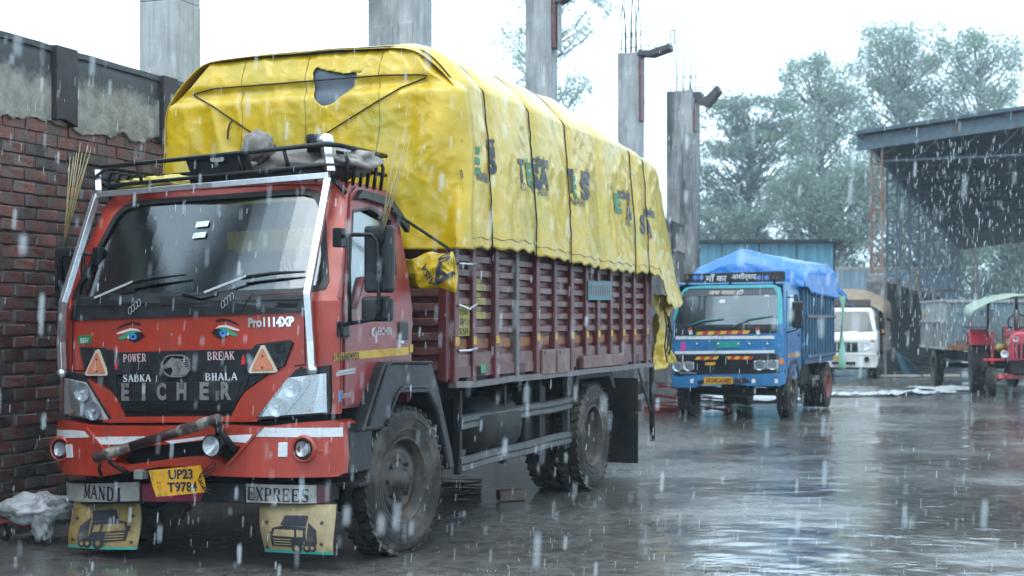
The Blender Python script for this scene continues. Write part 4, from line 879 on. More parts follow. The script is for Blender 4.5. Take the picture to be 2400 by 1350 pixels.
def flap(corner, teal, m, kx, ky, sc, flip):
    P = lambda l: [(p[0], p[2]) for p in (T.at(a, b, FY) for a, b in z3(l))]
    f3 = lambda o_: (lambda a, b, d: (a, FY + o_ + d + .03 * math.sin(b * 11 + a * 3), b))
    f = plate('mud_flap', P(corner), f3(0), .008, m, truck, .12, .06, smooth=True)
    plate('flap_edge', P(teal), f3(-.003), .002, M_tealf, f, .12, .06)
    def pr(l, o_=-.003, mm=M_print): plate('flap_print', P([(kx + flip * sc * a, ky + sc * b) for a, b in l]), f3(o_), 0, mm, f, .12, .06)
    pr([(-150, 90), (-140, 10), (-85, -40), (-85, 70), (-60, 95), (-140, 105)]); pr([(-80, -80), (60, -85), (80, -30), (60, -20), (-75, -15)])
    pr([(-75, -10), (70, -22), (130, -10), (145, 60), (140, 105), (20, 112), (-80, 100)])
    pr([(-60, 10), (-20, 5), (-22, 48), (-62, 50)], -.005, m); pr([(-5, 5), (115, 0), (128, 40), (-8, 48)], -.005, m)
    for k in range(3): pr([(15, 62 + 16 * k), (125, 58 + 16 * k), (125, 64 + 16 * k), (15, 68 + 16 * k)], -.005, m)
    for wx, wr in ((-120, 24), (-85, 26), (-20, 34)):
        pr([(wx + wr * math.cos(i * .5236), 118 + wr * 1.15 * math.sin(i * .5236)) for i in range(12)], -.004); pr([(wx + wr * .45 * math.cos(i * .785), 118 + wr * .5 * math.sin(i * .785)) for i in range(8)], -.006, m)
    pr([(135, 15), (155, 15), (152, 50), (138, 48)])
    for sx_, sy_ in ((-165, -35), (165, -45), (-175, 95), (175, 115)): pr(star(sx_, sy_, 17, a0=-math.pi / 2))
flap([(450, 604), (866, 600), (861, 900), (650, 896), (443, 882)], [(443, 868), (650, 882), (861, 884), (861, 900), (650, 896), (443, 882)], M_flap, 650, 740, 1.0, 1)
flap([(1630, 622), (2085, 624), (2094, 930), (1900, 926), (1652, 916)], [(1651, 898), (1900, 908), (2093, 912), (2094, 930), (1900, 926), (1652, 916)], M_flap2, 1848, 770, 1.0, -1)
# --- steel tube guard in front of the windscreen
g = lambda a, b, o_=-.10: T.on(a, b, lambda x, z: yf(x, z) + o_)
gd = MB(); gd.tube([g(146, 866, -.06), g(143, 800, -.06), g(148, 709), g(226, 457)], .030, 4, smooth=False); gd.tube([g(731, 858, -.06), g(728, 800, -.06), g(720, 690), g(769, 420)], .030, 4, smooth=False); gd.tube([g(228, 457), g(500, 434), g(771, 411)], .027, 4, smooth=False)
gd.tube([g(775, 405), g(766, 345)], .036, 4, smooth=False); gd.tube([g(231, 450), g(229, 402)], .028, 4, smooth=False)
gu = gd.build('windscreen_guard', M_chrome, truck, .003)
for a, b, r, o_ in ((145, 874, .034, -.06), (731, 866, .036, -.06), (765, 331, .052, -.10)): MB().ball(g(a, b, o_), r, 18, 12).build('ball_cap', M_chrome, gu)
MB().tube([T.on(775, 415, lambda x, z: yf(x, z) - .06), T.side(810, 452, .95)], .016, 6).build('guard_stay', M_blk2, gu)
# --- roof rack
RZ = 2.62
rk = MB(); RY0, RY1 = -.62, .08
top = [(-.90, RY1, RZ - .03), (-.92, RY0 + .1, RZ - .03), (-.86, RY0, RZ - .035), (.80, RY0, RZ + .045), (.88, RY0 + .08, RZ + .045), (.90, RY1, RZ + .04)]
low = [(a, b, c - .13) for a, b, c in top]
rk.tube(top, .016, 8); rk.tube(low, .014, 8); rk.tube([top[0], top[-1]], .014, 8)
rk.tube([top[1], (-.99, RY0 + .05, RZ - .10), low[1]], .014, 8); rk.build('roof_rack', M_blk2, truck)
RK = bpy.data.objects['roof_rack']
for x in (-.6, .18, .52):
    zt = RZ - .035 + .08 * (x + .86) / 1.66; MB().tube([(x, RY0, zt), (x + .04, RY0, zt - .13)], .012, 6).build('rack_strut', M_blk2, RK)
for x in (-.85, -.5, -.1, .3, .7): MB().tube([(x, RY0 + .02, RZ - .16 + .045 * x), (x, -.42, 2.40 + RL * x)], .013, 6).build('rack_leg', M_blk2, RK)
for k in range(6): y = RY0 + .12 + k * .1; MB().tube([(.90, y, 2.42), (.92, y, RZ - .05), (.90, y, RZ - .005), (.84, y, RZ + .012)], .012, 6).build('rack_hoop', M_blk2, RK)
for k in range(6): y = RY0 + .12 + k * .1; MB().tube([(-.90, y, 2.36), (-.92, y, RZ - .12), (-.90, y, RZ - .07), (-.84, y, RZ - .06)], .012, 6).build('rack_hoop', M_blk2, RK)
rb = [(p[0], p[2]) for p in (T.at(a, b, RY0 + .02) for a, b in z2([(893, 200), (1278, 152), (1312, 270), (1745, 228), (1750, 290), (1100, 342), (925, 352), (905, 290), (922, 280)]))]
plate('rack_board', rb, lambda a, b, d: (a, RY0 + .02 + d, b), .012, M_blk2, RK)
bc = T.at(510, 373, RY0); plate('rack_badge', [(bc[0] + a, bc[2] + b) for a, b in pill(.105, .036)], lambda a, b, d: (a, RY0 - .006 + d, b), .01, M_badge, RK)
# --- mirrors
def mirror(s_):
    y = -.80; dz = 0 if s_ > 0 else -.06; n0 = set(truck.children)
    m1 = MB().bx(s_ * 1.20, s_ * 1.395, y - .035, y + .03, 1.72 + dz, 2.13 + dz).build('mirror', M_blk, truck, .025, 3)
    bxp('mirror_glass', M_chrome, m1, s_ * 1.215, s_ * 1.38, y + .03, y + .034, 1.74 + dz, 2.11 + dz, 0)
    MB().bx(s_ * 1.18, s_ * 1.385, y - .03, y + .03, 1.545 + dz, 1.70 + dz).build('lower_mirror', M_blk, m1, .025, 3)
    ar = MB(); ar.tube([(s_ * 1.02, -.80, 2.06 + dz), (s_ * 1.10, -.86, 2.075 + dz), (s_ * 1.28, -.87, 2.07 + dz), (s_ * 1.31, -.86, 2.03 + dz), (s_ * 1.32, -.85, 1.62 + dz), (s_ * 1.29, -.86, 1.56 + dz), (s_ * 1.1, -.86, 1.53 + dz), (s_ * 1.05, -.84, 1.50 + dz)], .013, 8)
    ar.tube([(s_ * 1.12, -.87, 2.07 + dz), (s_ * 1.13, -.87, 1.54 + dz)], .013, 8); ar.tube([(s_ * 1.32, -.86, 1.83 + dz), (s_ * 1.32, -.86, 1.9 + dz)], .022, 8); ar.build('mirror_arm', M_blk2, m1)
    bxp('arm_bracket', M_blk2, m1, s_ * 1.0, s_ * 1.06, -.86, -.77, 2.0 + dz, 2.12 + dz, .01); bxp('arm_bracket', M_blk2, m1, s_ * 1.04, s_ * 1.09, -.88, -.79, 1.45 + dz, 1.55 + dz, .01)
mirror(1); mirror(-1)
for o in [o for o in truck.children if o.name.startswith('mirror') and o.data.vertices[0].co.x < 0]: o.location = (.20, .10, -.02)     # that one is folded in
# --- front mudguards and steps
mg = [(-.70, .86), (-.42, 1.25), (-.36, 1.285), (.30, 1.262), (.34, 1.22), (.42, 1.10), (.66, .62), (.70, .50), (.60, .50), (.40, .92), (.24, 1.06), (-.22, 1.08), (-.40, .86)]
for s_ in (1, -1):
    f = MB().prism(mg, lambda a, b, d: (s_ * (1.14 - d), a, b), 0, .34).build('mudguard', M_blk, truck, .02, 2)
    MB().tube([(s_ * 1.145, a, b) for a, b in ((-.41, .88), (-.24, 1.08), (-.15, 1.115), (.22, 1.10))], .012, 6).build('mudguard_lip', M_blk, f)
    MB().tube([(s_ * 1.15, a, b) for a, b in ((-.66, .90), (-.38, 1.27), (-.34, 1.285), (.28, 1.266))], .010, 6).build('mudguard_rim', M_blk, f)
    st_ = bxp('step', M_chas, truck, s_ * .85, s_ * 1.12, -.72, -.52, .52, .55, .008); MB().tube([(s_ * 1.0, -.6, .52), (s_ * .9, -.55, .40), (s_ * .8, -.5, .42)], .02, 6).build('step_bracket', M_chas, st_)
    bxp('wheel_arch_liner', M_seam, truck, s_ * .55, s_ * .82, -.62, .62, .62, 1.18)
# --- wheels
def wheel(par, pos, r=.49, wd=.24, out=1, steer=0.0, deep=False, nuts=8, rimm=None, lug=40, name='wheel'):
    k = r / .49; h = wd / 2
    W_ = MB(); o_ = out
    if deep: prof = [(o_ * .02, .001), (o_ * .02, .06 * k), (-o_ * .03, .07 * k), (-o_ * .04, .22 * k), (o_ * .05, .255 * k), (o_ * .10, .262 * k), (o_ * .105, .285 * k), (o_ * .09, .292 * k)]
    else: prof = [(o_ * .11, .001), (o_ * .11, .055 * k), (o_ * .075, .062 * k), (o_ * .07, .10 * k), (o_ * .035, .12 * k), (o_ * .055, .17 * k), (o_ * .05, .215 * k), (o_ * .015, .235 * k), (o_ * .03, .26 * k), (o_ * .095, .268 * k), (o_ * .10, .288 * k), (o_ * .085, .294 * k)]
    W_.lathe(prof, (0, 0, 0), 'x', 36); wh = W_.build(name, rimm or M_rim, par); wh.location = pos; wh.rotation_euler = (0, 0, steer)
    t_ = MB(); t_.lathe([(-h * .80, .285 * k), (-h * .98, .33 * k), (-h * 1.02, .385 * k), (-h * .98, .44 * k), (-h * .88, .474 * k), (-h * .75, .481 * k), (-h * .12, .485 * k), (-h * .1, .476 * k), (h * .1, .476 * k), (h * .12, .485 * k), (h * .75, .481 * k), (h * .88, .474 * k), (h * .98, .44 * k), (h * 1.02, .385 * k), (h * .98, .33 * k), (h * .80, .285 * k)], (0, 0, 0), 'x', 56)
    for rr, xx in ((.415, 1.012), (.345, 1.0)): t_.lathe([(o_ * h * xx, (rr - .006) * k), (o_ * (h * xx + .004), rr * k), (o_ * h * xx, (rr + .006) * k)], (0, 0, 0), 'x', 56)
    for i in range(lug):
        a = 2 * math.pi * i / lug
        for sg in (-1, 1):
            a2 = a + (.5 * 2 * math.pi / lug if sg > 0 else 0); rot = Matrix.Rotation(a2, 3, 'X') @ Matrix.Rotation(.35 * sg, 3, 'Z')
            c = Matrix.Rotation(a2, 3, 'X') @ Vector((sg * h * .58, 0, .484 * k)); t_.box(c, (h * .72, 2 * math.pi * .49 * k / lug * .62, .022 * k), rot)
    t_.build('tyre', M_rub, wh, recalc=False)
    for i in range(nuts):
        a = 2 * math.pi * i / nuts; rr = (.135 if not deep else .15) * k; x = o_ * (.03 if not deep else -.045)
        MB().lathe([(x, .016), (x + o_ * .045, .014), (x + o_ * .047, .001)], (0, rr * math.cos(a), rr * math.sin(a)), 'x', 6, smooth=False).build('wheel_nut', M_rim, wh)
    return wh
wheel(truck, (.985, 0, .49), out=1, steer=-.10); wheel(truck, (-.985, 0, .49), out=-1, steer=-.10)
for s_ in (1, -1):
    wheel(truck, (s_ * .985, 3.97, .49), out=s_, deep=True); wheel(truck, (s_ * .70, 3.97, .49), out=s_, deep=True, nuts=0)
ax = MB(); ax.tube([(-.9, 3.97, .49), (-.25, 3.97, .49), (0, 3.97, .49), (.25, 3.97, .49), (.9, 3.97, .49)], [.06, .08, .2, .08, .06], 12); ax.build('rear_axle', M_chas, truck)
MB().tube([(-.85, 0, .45), (.85, 0, .45)], .06, 8).build('front_axle', M_chas, truck); MB().tube([(0, -.3, .75), (0, 3.9, .52)], .05, 8).build('drive_shaft', M_chas, truck)
for s_ in (1, -1):
    bxp('chassis_rail', M_chas, truck, s_ * .36, s_ * .44, -.85, 5.7, .78, 1.02); MB().tube([(s_ * .45, 3.3, .9), (s_ * .46, 3.97, .60), (s_ * .45, 4.65, .9)], .05, 4).build('leaf_spring', M_chas, truck)
bxp('engine_block', M_seam, truck, -.3, .3, -.8, .6, .55, 1.15, .05)
MB().tube([(.85, 1.35, .72), (.85, 2.15, .72)], .24, 16).build('fuel_tank', M_chas, truck); MB().tube([(-.85, 1.3, .72), (-.85, 2.3, .72)], .24, 16).build('air_tank', M_chas, truck)
bxp('battery_box', M_chas, truck, .6, .98, 2.5, 3.0, .5, 1.0, .02); MB().tube([(.7, 2.2, .45), (.7, 2.9, .45), (.75, 3.3, .5)], .08, 10).build('exhaust_silencer', M_chas, truck)
bxp('spare_carrier', M_chas, truck, -.5, .5, 4.8, 5.4, .55, .75, .05)
# --- side guard rails
M_rail = mat('grey_guard_rail', (.09, .095, .10), .45, .3, var=.25, vscale=6, grime=(.06, .055, .05), gscale=4, gamt=.4)
for s_ in (1, -1):
    for z0 in (.44, .74):
        pr = [(0, 0), (.018, .012), (.018, .045), (.004, .055), (.018, .065), (.018, .10), (0, .112), (-.01, .112), (-.01, 0)]; q = MB(); vs = []; n = 12
        for i in range(n + 1):
            y = lerp(1.0, 3.46, i / n); w_ = .004 * math.sin(i * 1.1 + z0 * 9) + .02 * (i / n); vs += [(s_ * (1.04 + a), y, z0 + b + w_) for a, b in pr]
        k = len(pr); q.add(vs, [(i * k + j, i * k + (j + 1) % k, (i + 1) * k + (j + 1) % k, (i + 1) * k + j) for i in range(n) for j in range(k)] + [tuple(range(k)), tuple(range(n * k + k - 1, n * k - 1, -1))]); q.build('guard_rail', M_rail, truck)
    for y in (1.02, 1.9, 2.7, 3.42): bxp('rail_post', M_chas if y != 3.42 else M_rail, truck, s_ * .98, s_ * 1.035, y, y + .05, .42, 1.04)
    MB().bx(s_ * .55, s_ * 1.14, 5.22, 5.235, .12, .97).build('rear_mud_flap', M_chas, truck)
    MB().prism([(3.44, .98), (3.44, 1.08), (4.5, 1.08), (4.62, .9), (4.55, .9), (4.4, 1.02), (3.55, 1.02), (3.5, .9)], lambda a, b, d: (s_ * (1.1 - d), a, b), 0, .5).build('rear_mudguard', M_chas, truck, .01)
# --- wooden-ribbed load bed
M_bed = mat('maroon_bed', (.115, .028, .024), .42, var=.25, vscale=4, grime=(.17, .085, .085), gscale=3.2, gamt=.4, bump=.15, bscale=30, streak=.2)
M_bedr = mat('maroon_rib', (.145, .047, .036), .42, var=.25, vscale=4, grime=(.22, .135, .13), gscale=3.5, gamt=.5, bump=.12, bscale=30)
M_stake = mat('maroon_stake', (.125, .019, .022), .40, var=.25, vscale=3, grime=(.09, .04, .045), gscale=2.5, gamt=.4, streak=.3)
M_weld = mat('worn_steel', (.16, .14, .14), .5, .3, var=.3, vscale=6)
B0, B1 = .66, 5.73
bed = MB().bx(-1.13, 1.13, B0 + .02, B1 - .02, 1.14, 1.22).build('bed_floor', M_bed, truck)
stakes = [.66, 1.01, 1.42, 1.88, 2.31, 2.76, 3.17, 3.58, 3.93, 4.29, 4.67, 5.07, 5.49]
for s_ in (1, -1):
    bxp('side_panel', M_bed, truck, s_ * 1.075, s_ * 1.09, B0, B1, 1.22, 2.62, 0)
    q = MB(); pr = [(1.10, 1.07), (1.165, 1.07), (1.165, 1.115), (1.10, 1.115)]; vs = []; n = 14
    for i in range(n + 1): y = lerp(B0, B1, i / n); vs += [(s_ * a, y, b + .012 * fbm(y * 1.3, s_)) for a, b in pr]
    q.add(vs, [(i * 4 + j, i * 4 + (j + 1) % 4, (i + 1) * 4 + (j + 1) % 4, (i + 1) * 4 + j) for i in range(n) for j in range(4)] + [(0, 1, 2, 3), (n * 4 + 3, n * 4 + 2, n * 4 + 1, n * 4)]); q.build('bottom_rail', M_weld, truck)
    for i, y in enumerate(stakes):
        w_ = .075 if i % 2 == 0 else .065; j = random.uniform(-.006, .006)
        sk_ = MB(); sk_.bx(s_ * 1.085, s_ * (1.15 + j), y, y + w_, 1.10, 2.66); 
        so = sk_.build('stake', M_weld if i == 3 else M_stake, truck, .008)
        if i != 3: bxp('yellow_reflector', M_yel, so, s_ * (1.1505 + j), s_ * (1.153 + j), y + .004, y + w_ - .004, 1.372 + .003 * i, 1.43 + .003 * i, 0)
    rib = None
    for i in range(len(stakes)):
        y0 = stakes[i] + .08; y1 = stakes[i + 1] - .005 if i + 1 < len(stakes) else B1 - .03
        rows = [(1.215, 1.30 + random.uniform(0, .02), M_bedr)] + [(1.455 + .104 * k, 1.508 + .104 * k, M_bedr) for k in range(10 if s_ > 0 else 5)]
        for k, (za, zb, mm) in enumerate(rows):
            q = MB(); q.prism([(1.09, za - .008), (1.122, za + .004), (1.122, zb - .006), (1.09, zb + .008)], lambda a, b, d: (s_ * a, d, b), y0, y1); q.build('side_rib', mm, truck)
        if i % 3 != 0 or s_ > 0: bxp('orange_strip', mat('worn_orange', (.33, .12, .03), .5, var=.3, vscale=8, grime=(.16, .05, .04), gscale=9, gamt=.5), truck, s_ * 1.09, s_ * 1.10, y0 + .02, y1 - .01, 1.345, 1.415, 0)
# front and rear wall of the bed
for yy, nm in ((B0 - .01, 'headboard'), (B1, 'tailboard')):
    hb = bxp(nm, M_bed, truck, -1.12, 1.12, yy - .02, yy + .02, 1.14, 2.66)
    for k in range(13): MB().bx(-1.08, 1.08, yy - .045 if nm == 'headboard' else yy + .02, yy - .02 if nm == 'headboard' else yy + .045, 1.20 + .104 * k, 1.255 + .104 * k).build('end_rib', M_bedr, hb, .006)
    for x in (-.7, -.25, .25, .7, 1.09): MB().bx(x - .035, x + .03, yy - .06 if nm == 'headboard' else yy + .02, yy - .02 if nm == 'headboard' else yy + .06, 1.12, 2.66).build('end_post', M_stake, hb, .006)
# details of the visible side
def bay(px0, py0, px1, py1, m, name, x=1.126, th=.003): a = T.side(px0, py0, x); b = T.side(px1, py1, x); return MB().bx(x - th, x, a[1], b[1], b[2], a[2]).build(name, m, truck)
M_oldy = mat('old_yellow_panel', (.36, .29, .05), .5, var=.25, vscale=9, grime=(.2, .12, .06), gscale=8, gamt=.4)
for k in range(3): z0 = 1.563 + .104 * k; MB().bx(1.123, 1.1255, 1.11, 1.29, z0, z0 + .05).build('yellow_label', M_oldy, truck); MB().bx(1.0905, 1.094, 1.11, 1.27, z0 + .056, z0 + .092).build('yellow_label', M_oldy, truck)
MB().bx(1.12, 1.124, .75, .99, 1.44, 1.66).build('notice_panel', M_oldy, truck)
for k in range(3):
    for j in range(6): MB().tube([(1.1255, .785 + .033 * j + .008 * math.sin(i * 1.9 + j * k + j), 1.635 - .07 * k - .011 * i) for i in range(5)], .0032, 4).build('worn_stroke', mat('notice_print', (.05, .03, .02), .6), truck)
for z0, bow in ((1.955, 0), (1.66, -.03), (1.335, .0)):
    MB().tube([(1.17, .70, z0), (1.18, .85, z0 + bow), (1.17, 1.02, z0 + .01)], .010, 6).build('latch_rod', mat('bare_rod', (.45, .45, .46), .35, .7), truck)
sg_ = [T.side(a, b, 1.155) for a, b in ((1378, 659), (1431, 659), (1431, 703), (1378, 703))]
sb = MB().prism([(p[1], p[2]) for p in sg_], lambda a, b, d: (1.16 - d, a, b), 0, .008).build('side_board', mat('teal_frame', (.05, .26, .26), .5), truck)
i_ = [(lerp(sg_[0][1], sg_[1][1], a), lerp(sg_[0][2], sg_[2][2], b)) for a, b in ((.06, .1), (.94, .1), (.94, .88), (.06, .88))]
MB().prism(i_, lambda a, b, d: (1.163 - d, a, b), 0, .004).build('board_face', mat('grey_board_face', (.19, .21, .23), .5, var=.2), sb)
for k in range(2): lettering('board_lettering', '|||||||||', lambda a, b: (1.1645, (i_[0][0] + i_[1][0]) / 2 + a, lerp(i_[0][1], i_[2][1], .32 + .36 * k) + b), mat('board_print', (.06, .08, .09), .6), sb, 1, fit=(.55, .05))
for a, b in ((2.40, 2.72), (2.76, 3.08)): tb = bxp('tool_box', M_bedr, truck, 1.0, 1.172, a, b, 1.10, 1.31, .01); bxp('hinge', M_weld, tb, 1.172, 1.18, a + .05, a + .12, 1.27, 1.30, 0)
bxp('toe_plate', M_bedr, truck, 1.0, 1.17, 3.45, 4.62, 1.12, 1.235, .01)
for y in (1.12, 1.95, 3.35, 5.15): MB().bx(1.08, 1.13, y, y + .16, 1.115, 1.21).build('hollow_shade_block', M_seam, truck)  # solid black boxes standing in for the shade of open hollows
bxp('green_tag', mat('green_tag', (.04, .28, .12), .5), truck, 1.166, 1.17, 1.10, 1.19, 1.165, 1.225, 0)
# rear underrun bar, stay and ladder rod
for s_ in (1, -1):
    MB().tube([(s_ * 1.14, 5.72, 1.1), (s_ * 1.14, 5.74, .30)], .028, 6).build('rear_rod', M_chas, truck)
    MB().tube([(s_ * 1.13, 5.25, 1.1), (s_ * 1.13, 5.70, .62)], .018, 6).build('rear_stay', M_weld, truck)
bxp('underrun_bar', M_weld, truck, -1.1, 1.1, 5.5, 5.58, .62, .74, .01)
bxp('tail_crossbar', M_chas, truck, -1.1, 1.1, 5.3, 5.7, .80, .92, .01)
# ------------------------------------------------------------------ yellow tarpaulin over the load
M_tarp = mat('yellow_tarpaulin', (.66, .435, .004), .32, var=.12, vscale=2.6, bump=.30, bscale=26, spec=.45, coat=.28, grime=(.50, .41, .045), gscale=1.2, gamt=.4, rvar=.08)
def tarp_detail(m):
    t = m.node_tree; N = t.nodes; L = t.links; p = N['Principled BSDF']; old = p.inputs['Normal'].links[0].from_socket
    tc = N.new('ShaderNodeTexCoord'); mp = N.new('ShaderNodeMapping'); mp.inputs['Scale'].default_value = (1, 1, .35); L.new(tc.outputs['Object'], mp.inputs[0])
    n = N.new('ShaderNodeTexNoise'); n.noise_type = 'RIDGED_MULTIFRACTAL'; n.inputs['Scale'].default_value = 5; n.inputs['Detail'].default_value = 7; n.inputs['Roughness'].default_value = .55; L.new(mp.outputs[0], n.inputs[0])
    b = N.new('ShaderNodeBump'); b.inputs['Strength'].default_value = .20; b.inputs['Distance'].default_value = .012; L.new(n.outputs[0], b.inputs['Height']); L.new(old, b.inputs['Normal']); L.new(b.outputs[0], p.inputs['Normal'])
    n3 = N.new('ShaderNodeTexNoise'); n3.noise_type = 'RIDGED_MULTIFRACTAL'; n3.inputs['Scale'].default_value = 17; n3.inputs['Detail'].default_value = 4; n3.inputs['Distortion'].default_value = .6; L.new(tc.outputs['Object'], n3.inputs[0])
    b2 = N.new('ShaderNodeBump'); b2.inputs['Strength'].default_value = .45; b2.inputs['Distance'].default_value = .005; L.new(n3.outputs[0], b2.inputs['Height']); L.new(b.outputs[0], b2.inputs['Normal']); L.new(b2.outputs[0], p.inputs['Normal'])
    # fine dark crease lines: crease shade put into the base colour
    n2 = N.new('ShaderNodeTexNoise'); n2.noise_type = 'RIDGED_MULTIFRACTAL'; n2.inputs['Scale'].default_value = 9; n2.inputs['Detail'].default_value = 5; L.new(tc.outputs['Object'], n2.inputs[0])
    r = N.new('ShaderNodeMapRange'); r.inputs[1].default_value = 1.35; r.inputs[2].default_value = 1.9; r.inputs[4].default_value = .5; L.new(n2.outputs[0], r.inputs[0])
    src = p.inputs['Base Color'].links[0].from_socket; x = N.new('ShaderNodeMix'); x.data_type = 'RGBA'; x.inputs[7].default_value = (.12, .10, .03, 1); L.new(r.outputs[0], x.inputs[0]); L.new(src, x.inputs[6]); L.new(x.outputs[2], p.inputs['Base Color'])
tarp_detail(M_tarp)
tarp = empty('tarpaulin', (T.O[0], T.O[1], 0), T.deg, 'yellow tarpaulin printed with green and navy lettering roped over the red truck load', 'tarpaulin')
Y0, Y1 = .60, 6.62
def zr(y): return interp([(.6, 3.50), (.85, 3.555), (3.4, 3.55), (4.2, 3.46), (5.0, 3.32), (5.6, 3.19), (5.8, 3.10), (6.62, 2.02)], y)
def zs(y): return interp([(.6, 3.20), (.9, 3.24), (4.6, 3.20), (5.6, 3.13), (5.78, 3.03), (6.62, 1.95)], y)
hem = sorted((T.side(a, b, 1.24)[1], T.side(a, b, 1.24)[2]) for a, b in ((1068, 581), (1160, 583), (1250, 592), (1262, 600), (1340, 615), (1420, 632), (1480, 640), (1526, 640)))
hem = [(Y0 - .3, hem[0][1])] + hem + [(5.74, 1.95), (5.85, 1.74), (6.3, 1.66), (6.62, 1.72)]
def hemz(y): return interp(hem, y) + .012 * math.sin(y * 23) + .01 * fbm(y * 6, 2)
ROPE_Y = [.70, 1.16, 2.08, 2.92, 3.75, 4.83, 5.28]
def pinch(y):                                              # cloth drawn in under each rope, bellying between
    d = min(abs(y - r) for r in ROPE_Y); return -.020 * math.exp(-(d / .07) ** 2) + .016 * min(1, d / .3)
def wr_side(y, z):
    r1 = (1 - abs(fbm(y * 1.5 + .35 * z, z * .9, 4.1, 2))) ** 3; r2 = (1 - abs(fbm(y * 2.7 - 1.4 * z, z * 1.9, 7.7, 2))) ** 4; r3 = (1 - abs(fbm(y * 4.5 + 2.2 * z, z * 4 - y, 1.7, 2))) ** 5
    return .008 * (r1 - .5) + .007 * (r2 - .4) + .003 * r3 + .007 * math.sin(y * 9 + 3.5 * fbm(y, z)) * max(0, (z - 2.4)) * .9 + pinch(y) + .004 * fbm(y * 9, z * 9, 2)
def side_x(y, z):
    top_, bot = zs(y), hemz(y); t = max(0, min(1, (top_ - z) / max(.2, top_ - bot)))
    return 1.175 + .075 * math.sin(t * 1.5) + wr_side(y, z) + (-.05 * max(0, y - 5.9))
def right_pt(y, t):
    """t = 0 at the shoulder, 1 at the hem"""
    z = lerp(zs(y), hemz(y), t); return Vector((side_x(y, z), y, z))
NT = 110
ylist = [lerp(Y0, Y1, j / 340) for j in range(341)]
def section(y):
    pts = []
    n1, n2, n3, n4 = 14, 8, 16, 8
    for i in range(n1): t = i / n1; pts.append(Vector((-(1.22 + .05 * (1 - t)) - .03 * fbm(y * 2, t * 2, 8) - pinch(y) * .6, y, lerp(2.05, zs(y) - .02, t))))
    rl, rr = (-.86, zr(y)), (.80, zr(y) - .01)
    sag = .0
    for i in range(n2): t = i / n2; pts.append(Vector((lerp(-1.22, rl[0], t), y, lerp(zs(y) - .02, rl[1], t) + .03 * math.sin(t * math.pi) + .02 * fbm(y * 2.5, t, 3))))
    for i in range(n3): t = i / n3; x = lerp(rl[0], rr[0], t); pts.append(Vector((x, y, rl[1] + .015 * math.sin(t * math.pi) + .022 * fbm(x * 1.6, y * 1.6, 5) + pinch(y) * .5)))
    sxr = side_x(y, zs(y))
    for i in range(n4): t = i / n4; pts.append(Vector((lerp(rr[0], sxr, t), y, lerp(rr[1], zs(y), t) + .055 * math.sin(t * math.pi) + .018 * fbm(y * 3, t * 2, 6) + pinch(y) * .6)))
    for _ in range(2): pts = [pts[0]] + [(pts[k - 1] + pts[k] * 2 + pts[k + 1]) / 4 for k in range(1, len(pts) - 1)] + [pts[-1]]
    for i in range(57): pts.append(right_pt(y, i / 56))
    return pts
secs = [section(y) for y in ylist]; n = len(secs[0])
q = MB(); q.add([p for s_ in secs for p in s_], [(j * n + i, j * n + i + 1, (j + 1) * n + i + 1, (j + 1) * n + i) for j in range(len(secs) - 1) for i in range(n - 1)], True)
ts = q.build('tarpaulin_sheet', M_tarp, tarp, recalc=False); so = ts.modifiers.new('cloth', 'SOLIDIFY'); so.thickness = .006; so.offset = -1
# front sheet with the torn hole
hole = [(p[0], p[2]) for p in (T.at(340 + a / 3.158, 60 + b / 3.158, .53) for a, b in ((1240, 292), (1275, 310), (1320, 322), (1400, 335), (1450, 350), (1520, 338), (1600, 335), (1560, 352), (1540, 395), (1535, 440), (1510, 480), (1470, 515), (1400, 580), (1340, 600), (1300, 590), (1262, 545), (1235, 480), (1222, 400), (1215, 335)))]
def inside(x, z, poly):
    c = False; j = len(poly) - 1
    for i in range(len(poly)):
        if (poly[i][1] > z) != (poly[j][1] > z) and x < (poly[j][0] - poly[i][0]) * (z - poly[i][1]) / (poly[j][1] - poly[i][1]) + poly[i][0]: c = not c
        j = i
    return c
def half_w(z):                                             # outline of the front: narrow top, shoulders, straight skirt
    return interp([(2.05, 1.30), (3.0, 1.27), (3.17, 1.245), (3.24, 1.17), (3.30, 1.06), (3.50, .88), (3.56, .80)], z)
def front_y(x, z):
    y = .49 + .13 * max(0, (z - 3.18)) / .37 + .06 * max(0, abs(x) - .9)
    drape = .020 * (1 - abs(fbm(x * 2.2 + .3 * z, z * .6, 1.4, 2))) ** 3 + .015 * (1 - abs(fbm(x * 4.2 - 1.2 * (z - 3) * x, z * 1.1, 9.2, 2))) ** 4 + .006 * (1 - abs(fbm(x * 6 + z * 4, z * 5 - x * 2, 2.2, 2))) ** 5
    fold = .05 * math.sin((x - .25 * (z - 3.2)) * 15) * max(0, min(1, (abs(x) - .55) * 2.2)) * max(0, min(1, (3.35 - z) * 2))
    ropeh = 3.23 + .0 * x
    pin = .04 * math.exp(-((z - ropeh) / .05) ** 2)
    return y - drape + .05 + fold * .8 + pin - .006 * fbm(x * 4, z * 4, 3)
nx, nz = 150, 90; vs = []; idx = {}; fs = []
for k in range(nz + 1):
    z = lerp(2.05, 3.56, k / nz); hw = half_w(z)
    for i in range(nx + 1):
        x = hw * (2 * i / nx - 1); edge = max(0, (abs(2 * i / nx - 1) - .93) / .07); topk = max(0, (z - 3.46) / .1)
        vs.append((x + (0 if x < 0 else .0), front_y(x, z) + .14 * edge ** 2 + .16 * topk ** 2, z))
keep = []; gone = set(); kept = set()
for k in range(nz):
    for i in range(nx):
        f = (k * (nx + 1) + i, k * (nx + 1) + i + 1, (k + 1) * (nx + 1) + i + 1, (k + 1) * (nx + 1) + i)
        cx_ = sum(vs[j][0] for j in f) / 4; cz_ = sum(vs[j][2] for j in f) / 4
        if not inside(cx_, cz_, hole): fs.append(f); kept.update(f)
        else: gone.update(f)
